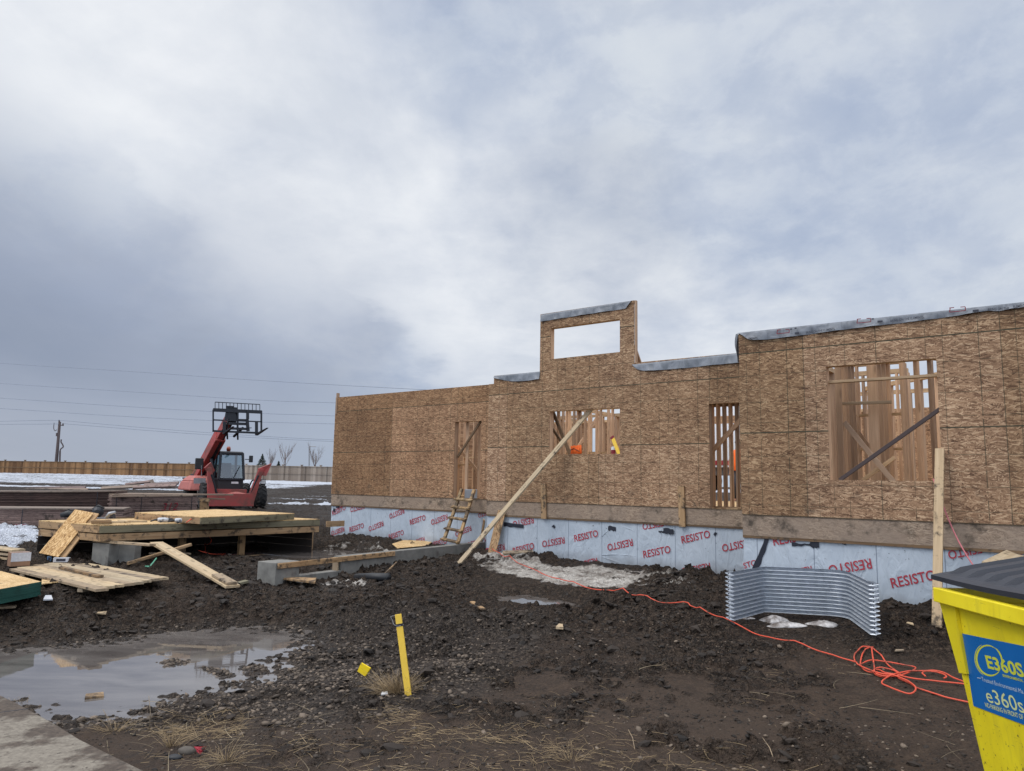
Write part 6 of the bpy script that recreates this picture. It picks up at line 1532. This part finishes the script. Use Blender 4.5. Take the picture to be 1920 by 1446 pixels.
# ------------------------------------------------------------------ trees beyond the fence
def bare_tree(px, yb, ytop, Yd, wpx, label, seed):
    rs = random.Random(seed); b = on_y(px, yb+14, Yd); H_ = on_y(px, ytop, Yd).z-b.z; sp2_ = wpx/F*Yd/2
    r = thing('bare_tree', label, 'tree', b, 'leafless trees beyond the fence')
    tr = MB(); tr.tube([b, b+Vector((.05,0,H_*.45)), b+Vector((0,0,H_*.75))], [.10,.06,.03], 7); tr.build('trunk', M['bark'], r, smooth=True)
    br = MB()
    def grow(p, d, L, rad, dep):
        pts = [p]; q_ = p
        for k in range(3): d = (d+Vector((rs.uniform(-.12,.12), rs.uniform(-.12,.12), .10))).normalized(); q_ = q_+d*L/3; pts.append(q_)
        br.tube(pts, [rad, rad*.8, rad*.6, rad*.35], 4, caps=False)
        if dep > 0:
            for _ in range(3 if dep > 1 else 4):
                dn = (d+Vector((rs.uniform(-.6,.6), rs.uniform(-.6,.6), rs.uniform(-.05,.35)))).normalized(); grow(pts[rs.choice((1,2,3))], dn, L*rs.uniform(.5,.75), rad*.6, dep-1)
    for _ in range(9):
        a = rs.uniform(0, 6.28); grow(b+Vector((0,0,H_*rs.uniform(.2,.5))), Vector((math.cos(a)*sp2_*.8, math.sin(a)*sp2_*.8, H_*.40)).normalized(), H_*.42, .028, 2)
    br.build('crown', M['bark'], r)
bare_tree(533, 873, 837, 102, 34, 'leafless tree beyond the grey fence, beside the small spruce', 11)
bare_tree(590, 874, 837, 102, 30, 'leafless tree beyond the grey fence, nearest the house and the light pole', 12)
bare_tree(506, 873, 851, 106, 14, 'faint small leafless tree between the spruce and the wider bare tree', 13)
def spruce(px, yb, ytop, Yd, wpx, label, seed):
    rs = random.Random(seed); b = on_y(px, yb+12, Yd); H_ = on_y(px, ytop, Yd).z-b.z; R0 = wpx/F*Yd/2
    r = thing('spruce', label, 'tree', b); MB().tube([b, b+Vector((0,0,H_))], [.14,.02], 7).build('trunk', M['bark'], r)
    mb = MB()
    for i in range(900):
        f = rs.random()**.8; z = H_*(.12+.88*f); rad = R0*1.7*(1-f)**1.3*(.5+.5*abs(math.sin(f*13)))+.02; a = rs.uniform(0, 6.28); rr_ = rad*rs.uniform(.3,1)
        c = b+Vector((math.cos(a)*rr_, math.sin(a)*rr_, z-rr_*.25)); L = rs.uniform(.10,.26)*(1.4-f)
        d1 = Vector((math.cos(a), math.sin(a), rs.uniform(-.5,.2)))*L; d2 = Vector((-math.sin(a), math.cos(a), rs.uniform(-.3,.3)))*L*.4
        mb.add([c-d2, c+d1, c+d2, c+Vector((0,0,L*.3))], [(0,1,3),(1,2,3)])
    mb.build('crown', M['needle'], r)
spruce(490.5, 872, 851, 103, 22, 'small dark spruce showing above the grey fence beside the telehandler cab', 5)
spruce(521.5, 873, 864.5, 104, 8, 'tiny spruce tip just left of the leafless tree', 6)
# ------------------------------------------------------------------ trailer and worker beyond the open house
tc0 = wallw(1355,868,'M',11.5); 
tr_ = thing('site_trailer', 'white trailer side with a red stripe seen through the slatted opening beside the right wing', 'trailer', (tc0.x, tc0.y, .8))
def tl(u, v, z): p = tc0+RV*u+NV*v; return Vector((p.x, p.y, z))
def tb(mb, u0, u1, v0, v1, z0, z1):
    vs = [tl(u, v, z) for z in (z0, z1) for v in (v0, v1) for u in (u0, u1)]; mb.add(vs, [(0,2,3,1),(4,5,7,6),(0,1,5,4),(2,6,7,3),(0,4,6,2),(1,3,7,5)]); return mb
zs0 = on_wall(1345,864,'M',11.5)[1]; zs1 = on_wall(1345,872,'M',11.5)[1]; zs2 = on_wall(1345,876,'M',11.5)[1]
tb(MB(), -2.2,3.5,0,2.4,zs0,zs0+1.9).build('box_body', M['trailer'], tr_, bevel=.02)
tb(MB(), -2.22,3.52,-.02,2.42,zs1,zs0-.002).build('red_stripe', M['redspray3'] if 'redspray3' in M else M['redink'], tr_)
tb(MB(), -2.2,3.5,0,2.4,zs2,zs1-.002).build('lower_skirt', M['trailer'], tr_)
tb(MB(), -2.1,3.4,.2,2.2,zs2-.25,zs2-.002).build('chassis', M['silver'], tr_)
for u in (-1.4, 2.6):
    for v in (.15, 2.25):
        c = tl(u, v, zs2-.45); MB().lathe([(.15,-.12),(.40,-.12),(.42,0),(.40,.12),(.15,.12)], Matrix.Translation(c) @ NV.to_track_quat('Z','Y').to_matrix().to_4x4(), 20).build('wheel', M['rubber'], tr_)
# worker: one continuous skinned body
wp0 = NV*(OFF['M']+8.0)+RV*(on_wall(1387,900,'M',8.0)[0]); wp0.z = ZF
def person(base, label, face):
    sk = {'pelvis':(0,0,.95),'belly':(0,0,1.1),'chest':(0,.01,1.3),'neck':(0,0,1.47),'head0':(0,.02,1.56),'head':(0,.03,1.68),
          'shL':(-.19,0,1.41),'elL':(-.25,.02,1.14),'wrL':(-.22,.16,.93),'shR':(.19,0,1.41),'elR':(.27,.0,1.14),'wrR':(.25,.14,.93),
          'hiL':(-.1,0,.9),'knL':(-.11,.04,.5),'anL':(-.11,-.02,.09),'toL':(-.12,.16,.04),'hiR':(.1,0,.9),'knR':(.13,.02,.5),'anR':(.14,-.03,.09),'toR':(.16,.15,.04)}
    E_ = [('pelvis','belly'),('belly','chest'),('chest','neck'),('neck','head0'),('head0','head'),('chest','shL'),('shL','elL'),('elL','wrL'),('chest','shR'),('shR','elR'),('elR','wrR'),('pelvis','hiL'),('hiL','knL'),('knL','anL'),('anL','toL'),('pelvis','hiR'),('hiR','knR'),('knR','anR'),('anR','toR')]
    Rr = {'pelvis':.15,'belly':.145,'chest':.16,'neck':.055,'head0':.085,'head':.09,'shL':.07,'shR':.07,'elL':.045,'elR':.045,'wrL':.032,'wrR':.032,'hiL':.09,'hiR':.09,'knL':.065,'knR':.065,'anL':.045,'anR':.045,'toL':.035,'toR':.035}
    for s_, sx_ in (('L',-1),('R',1)):
        w0 = Vector(sk['wr'+s_]); sk['pa'+s_] = tuple(w0+Vector((0,.02,-.07))); Rr['pa'+s_] = .028; E_.append(('wr'+s_,'pa'+s_))
        for k, (dx, L) in enumerate(((-.027,.075),(-.009,.085),(.009,.08),(.027,.065))):
            a_ = Vector(sk['pa'+s_])+Vector((dx,0,-.02)); sk[f'f{s_}{k}'] = tuple(a_+Vector((0,.01,-L*.5))); sk[f'g{s_}{k}'] = tuple(a_+Vector((0,.03,-L))); Rr[f'f{s_}{k}'] = .009; Rr[f'g{s_}{k}'] = .008
            E_ += [('pa'+s_, f'f{s_}{k}'), (f'f{s_}{k}', f'g{s_}{k}')]
        sk['th'+s_] = tuple(w0+Vector((-sx_*.035,.05,-.06))); Rr['th'+s_] = .010; E_.append(('wr'+s_, 'th'+s_))
    names = list(sk); me_ = bpy.data.meshes.new('person'); me_.from_pydata([sk[n_] for n_ in names], [(names.index(a), names.index(b)) for a, b in E_], [])
    o = bpy.data.objects.new('person', me_); C.objects.link(o); md = o.modifiers.new('skin', 'SKIN'); md.use_smooth_shade = True
    lay = me_.skin_vertices[0] if me_.skin_vertices else None
    if lay is None:
        bpy.context.view_layer.update()
    if me_.skin_vertices:
        for i, n_ in enumerate(names): me_.skin_vertices[0].data[i].radius = (Rr[n_], Rr[n_]); me_.skin_vertices[0].data[i].use_root = (n_ == 'pelvis')
    sb_ = o.modifiers.new('sub', 'SUBSURF'); sb_.levels = 1; sb_.render_levels = 1
    me_.materials.append(M['skin']); o.location = base; o.rotation_euler = (0,0,face); tag(o, label, 'person')
    def child(name, prof, loc, mat, sx_=1, sy_=1):
        mb = MB().lathe(prof, Matrix.Scale(sx_, 4, (1,0,0)) @ Matrix.Scale(sy_, 4, (0,1,0)), 18); c = mb.build(name, M[mat], origin=(0,0,0), smooth=True); c.parent = o; c.location = loc
    child('vest', [(.15,0),(.185,.02),(.19,.25),(.205,.48),(.17,.58),(.08,.63)], (0,.0,.90), 'hiviz', 1.15, .9)
    child('trousers', [(.13,0),(.16,.05),(.175,.2)], (0,0,.78), 'tape', 1.1, .85)
    child('trouser_leg', [(.062,0),(.085,.35),(.105,.74)], (-.11,0,.10), 'tape'); child('trouser_leg', [(.062,0),(.085,.35),(.105,.74)], (.13,0,.10), 'tape')
    child('cap', [(.112,0),(.118,.03),(.10,.09),(.05,.125),(.001,.13)], (0,.03,1.70), 'tape')
    child('nose', [(.012,0),(.016,.02),(.008,.045)], (0,.13,1.655), 'skin'); 
    for sx2 in (-1,1): child('eye', [(.001,0),(.011,.005),(.001,.014)], (sx2*.033,.118,1.70), 'white')
    return o
person(wp0, 'worker in an orange vest and dark cap, half hidden behind the slatted opening', math.pi-.4)
# ------------------------------------------------------------------ gravel, clods, straw: uncountable ground cover
rng = np.random.default_rng(4)
def ico():
    import bmesh
    bm = bmesh.new(); bmesh.ops.create_icosphere(bm, subdivisions=1, radius=1); v = np.array([x.co[:] for x in bm.verts]); f = np.array([[q.index for q in p.verts] for p in bm.faces]); bm.free(); return v, f
IV, IF = ico()
def scatter(name, xs, ys, size, mat, sq, sink, tint, flatk=.2, rough=.18):
    n = len(xs); z = height(xs, ys)
    a = rng.uniform(0, 6.28, n); s = size; asp = rng.uniform(.65, 1.5, n)
    V = IV[None]*(1+rng.uniform(-rough, rough, (n, len(IV), 1)))
    vx = V[:,:,0]*(s*asp)[:,None]; vy = V[:,:,1]*(s/asp**.5)[:,None]; vz = V[:,:,2]*(s*sq*rng.uniform(.7,1.2,n))[:,None]
    tl_ = rng.uniform(-.4,.4,n)[:,None]; vz = vz+vx*tl_
    ca, sa = np.cos(a)[:,None], np.sin(a)[:,None]
    X_ = vx*ca-vy*sa+xs[:,None]; Y_ = vx*sa+vy*ca+ys[:,None]; Z_ = vz+(z+s*sq*sink)[:,None]
    verts = np.stack([X_, Y_, Z_], -1).reshape(-1, 3); faces = (IF[None]+(np.arange(n)*len(IV))[:,None,None]).reshape(-1, 3)
    me = bpy.data.meshes.new(name); me.vertices.add(len(verts)); me.vertices.foreach_set('co', verts.ravel().astype(np.float32))
    me.loops.add(faces.size); me.loops.foreach_set('vertex_index', faces.ravel().astype(np.int32)); me.polygons.add(len(faces)); me.polygons.foreach_set('loop_start', (np.arange(len(faces))*3).astype(np.int32))
    me.polygons.foreach_set('use_smooth', np.full(len(faces), rough < .25)); me.update(calc_edges=True)
    at = me.attributes.new('tint', 'FLOAT', 'POINT'); at.data.foreach_set('value', np.repeat(tint, len(IV)).astype(np.float32))
    me.materials.append(M[mat]); o = bpy.data.objects.new(name, me); C.objects.link(o); tag(o, kind='stuff'); return o
def sample(n, x0, x1, y0, y1, fn):
    x = rng.uniform(x0, x1, n); y = rng.uniform(y0, y1, n); p = fn(x, y); k = rng.random(n) < p; return x[k], y[k]
def gravel_p(x, y):
    a = smooth01(-.5, .5, inpoly_sd(x, y, GRV)+fbm(x, y, 1.3, 3, 91)*.7)
    sd = inpoly_sd(x, y, PUD)
    shore = smooth01(-.5, -.15, sd)*smooth01(.12, -.05, sd)*.55*smooth01(1290, 1330, project(x, y, np.zeros_like(x))[1])
    shore = np.maximum(shore, smooth01(-.35, -.1, sd)*smooth01(.25, -.0, sd)*.3)
    py_ = project(x, y, np.zeros_like(x))[1]
    out = np.maximum(a*(.06+.74*smooth01(1200, 1275, py_))*(.35+.65*smooth01(-.2,.25,fbm(x, y, 2.2, 3, 93)))*(sd < .05), shore)
    for q_ in isl: out = np.maximum(out, smooth01(-.1, .04, inpoly_sd(x, y, q_)))
    return out
x, y = sample(30000, -5.8, .6, 5.2, 11.5, gravel_p)
m_ = np.minimum(len(x), 9000); x, y = x[:m_], y[:m_]
sz = np.clip(rng.lognormal(math.log(.0155), .38, len(x)), .006, .042)
ti = np.clip(rng.normal(.34, .28, len(x)), 0, 1)
scatter('gravel', x, y, sz, 'stone', .62, .25, ti)
# sparse pebbles over all the foreground
x, y = sample(2600, -4.5, 4.5, 5.0, 11, lambda x, y: smooth01(-.1,.5,fbm(x, y, .8, 3, 5)+.25)*(inpoly_sd(x, y, PUD) < -.05))
scatter('pebbles', x, y, np.clip(rng.lognormal(math.log(.0105), .4, len(x)), .005, .03), 'stone', .6, .3, np.clip(rng.normal(.6, .25, len(x)), 0, 1.1))
# mud clods, thick in the churned band
def clod_p(x, y):
    px, py = project(x, y, np.full_like(x, .3)); c = churn(x, y, py)
    band = smooth01(1270, 1180, py)
    return np.clip((band*.6+.30)*(.03+.97*c), 0, 1)*(inpoly_sd(x, y, PUD) < -.12)
x, y = sample(30000, -9.5, 7, 5.2, 17.5, clod_p)
xp_, yp_ = project(x, y, np.full_like(x, .4)); k = ~(((xp_ > 900) & (xp_ < 1115) & (yp_ > 1112) & (yp_ < 1142)) | ((xp_ > 390) & (xp_ < 710) & (yp_ > 1028) & (yp_ < 1052)) | ((xp_ < 320) & (yp_ < 1112)) | ((xp_ > 885) & (xp_ < 1230) & (yp_ > 1052) & (yp_ < 1122)) | ((xp_ > 1370) & (xp_ < 1650) & (yp_ > 1140) & (yp_ < 1200))); x, y = x[k], y[k]
k = np.hypot(x, y) < 17; x, y = x[k], y[k]
# keep clear of the platform, footing and house
sx_ = x*RV.x+y*RV.y; sy_ = x*NV.x+y*NV.y
k = ~(((sx_ > SL0-.5) & (sx_ < SM0) & (sy_ > OFF['L']-.1)) | ((sx_ >= SM0) & (sx_ < SR0) & (sy_ > OFF['M']-.08)) | ((sx_ >= SR0) & (sy_ > OFF['R']-.08)))
x, y = x[k], y[k]
sz = np.clip(rng.lognormal(math.log(.020), .55, len(x)), .008, .085)
scatter('mud_clods', x, y, sz, 'clod', .55, .1, np.clip(rng.normal(.4, .25, len(x)), 0, 1), rough=.32)
xx, yy = sample(16000, -3.5, 4.5, 5.0, 9.5, lambda x, y: .75*smooth01(-.25,.3,fbm(x, y, 2.8, 3, 15)+.05)*(inpoly_sd(x, y, PUD) < -.1))
scatter('mud_crumbs', xx, yy, np.clip(rng.lognormal(math.log(.0085), .42, len(xx)), .004, .022), 'clod', .6, .15, np.clip(rng.normal(.5, .28, len(xx)), 0, 1.1), rough=.32)
def blades(name, P, D, L, W, mat, seg=4, droop=.6, curl=.5):
    n = len(P); vs, fs, ti = [], [], []
    for i in range(n):
        p = Vector(P[i]); d = Vector(D[i]); L_ = L[i]; w_ = W[i]; side = d.cross(Vector((0,0,1))); side = side.normalized() if side.length > 1e-3 else Vector((1,0,0)); u_ = side.cross(d).normalized()
        o_ = len(vs); t0 = float(np.clip(rng.normal(.5,.25),0,1)); bend = rng.uniform(-curl, curl)
        for k_ in range(seg+1):
            f = k_/seg; q_ = p+d*(L_*f)+side*(bend*L_*f*f)-Vector((0,0,droop*L_*f*f)); ww = w_*(1-.6*f)
            if droop < .05: pass
            for a_ in (-.5, .5): vs.append(q_+side*a_*ww); ti.append(t0)
            vs.append(q_+u_*ww*.6); ti.append(t0)
        for k_ in range(seg):
            a_ = o_+k_*3
            for (m1, m2) in ((0,1),(1,2),(2,0)): fs.append((a_+m1, a_+m2, a_+3+m2, a_+3+m1))
    mb = MB(); mb.add(vs, fs); o = mb.build(name, M[mat]); at = o.data.attributes.new('tint', 'FLOAT', 'POINT'); at.data.foreach_set('value', np.array(ti, np.float32)); return o
def straw_field(n, px0, px1, py0, py1, pf, l0, l1, elev, w=.0028):
    P, Dd, L_, W_2 = [], [], [], []
    px = rng.uniform(px0, px1, n*3); py = rng.uniform(py0, py1, n*3)
    q_ = np.array([on_z(a, b, .12)[:2] for a, b in zip(px, py)]); kk = rng.random(len(px)) < pf(q_[:,0], q_[:,1], px, py)
    q_ = q_[kk][:n]; zz = height(q_[:,0], q_[:,1])
    for (x_, y_), z_ in zip(q_, zz):
        a = rng.uniform(0, 6.28); e = rng.uniform(*elev); P.append((x_, y_, z_+.004)); Dd.append((math.cos(a)*math.cos(e), math.sin(a)*math.cos(e), math.sin(e))); L_.append(rng.uniform(l0, l1)); W_2.append(w*rng.uniform(.6,1.5))
    return P, Dd, L_, W_2
def nz(f, s, b): return lambda x, y, px, py: smooth01(0, .35, fbm(x, y, f, 3, s)+b)
straws = [straw_field(650, 180, 1440, 1330, 1500, lambda x, y, px, py: smooth01(0,.4,fbm(x, y, 1.6, 3, 7)+.02+.28*smooth01(1370,1440,py))*(px > 200+ (py-1360)*1.2), .05, .20, (-.05,.35)),
          straw_field(500, 700, 1000, 1290, 1400, lambda x, y, px, py: smooth01(-.1,.3,fbm(x, y, 2, 3, 8))*.8, .05, .2, (-.05,.3)),
          straw_field(350, 880, 1800, 1250, 1460, lambda x, y, px, py: smooth01(.05,.4,fbm(x, y, 1.2, 3, 9)-.05), .04, .16, (-.05,.3)),
          straw_field(250, 950, 1260, 1390, 1500, lambda x, y, px, py: np.full_like(x, .9), .06, .22, (-.05,.3)),
          straw_field(300, 300, 460, 1330, 1380, lambda x, y, px, py: np.full_like(x, .9), .06, .22, (0,.5))]
P, Dd, L_, W_2 = [sum((s[i] for s in straws), []) for i in range(4)]
st_o = blades('dead_grass', P, Dd, L_, W_2, 'straw', droop=.12, curl=.45); tag(st_o, kind='stuff')
P, Dd, L_, W_2 = straw_field(90, 180, 1800, 1290, 1480, nz(1, 13, .2), .18, .42, (-.02,.25), .005)
tag(blades('dry_stems', P, Dd, L_, W_2, 'twig', seg=6, droop=.1, curl=.5), kind='stuff')
def tuft(px, py, n, l0, l1, spread, label, up=(.5,1.3), name='grass_tuft', lean=(0,0)):
    c = on_g(px, py); P, Dd, L_, W_2 = [], [], [], []
    for _ in range(n):
        a = rng.uniform(0, 6.28); e = rng.uniform(*up); r_ = spread*abs(rng.normal(0,.5)); x_, y_ = c.x+math.cos(a)*r_, c.y+math.sin(a)*r_*.6
        P.append((x_, y_, c.z-.01)); d_ = Vector((math.cos(a)*math.cos(e)+lean[0], math.sin(a)*math.cos(e)+lean[1], math.sin(e))).normalized(); Dd.append(tuple(d_)); L_.append(rng.uniform(l0, l1)); W_2.append(.003*rng.uniform(.7,1.4))
    return tag(blades(name, P, Dd, L_, W_2, 'straw', droop=.25, curl=.25), label, 'grass tuft')
tuft(742, 1298, 420, .14, .36, .20, 'dense pale dry grass tuft leaning against the foot of the yellow stake', (.4,1.4), lean=(-.2,0))
tuft(322, 1400, 60, .10, .24, .07, 'upright dry grass tuft near the grey rock by the pavement', (.6,1.5))
tuft(425, 1432, 60, .10, .26, .12, 'dry grass tuft at the bottom edge right of the red litter', (.3,1.3))
tuft(38, 1318, 30, .05, .12, .08, 'small brown weed at the pavement edge by the puddle', (.5,1.4))
tuft(215, 1372, 60, .10, .24, .12, 'dry grass tuft on the puddle shore near the pavement', (.2,1.2))
tuft(1070, 1430, 50, .10, .24, .12, 'dry grass tuft at the bottom edge in the middle of the photo', (.2,1.2))
for px, py, px2, py2, lb in ((280,1370,279,1305,'thin upright dead stalk at the puddle shore'),(206,1372,193,1330,'short bent pale stalk on the shore left of the thin upright one'),(1178,1372,1190,1412,'pale broken stalk lying on the mud right of centre'),(1452,1424,1430,1398,'pale stalk near the bottom edge')):
    a, b = on_g(px, py), None
    b = on_y(px2, py2, a.y-.02) if py2 < py-30 else on_g(px2, py2)+Vector((0,0,.04))
    tag(MB().tube([a, a.lerp(b,.5)+Vector((.01,0,.01)), b], [.004,.0035,.002], 5).build('dead_stalk', M['straw2'] if 'straw2' in M else M['board_w'], smooth=True), lb, 'stalk')
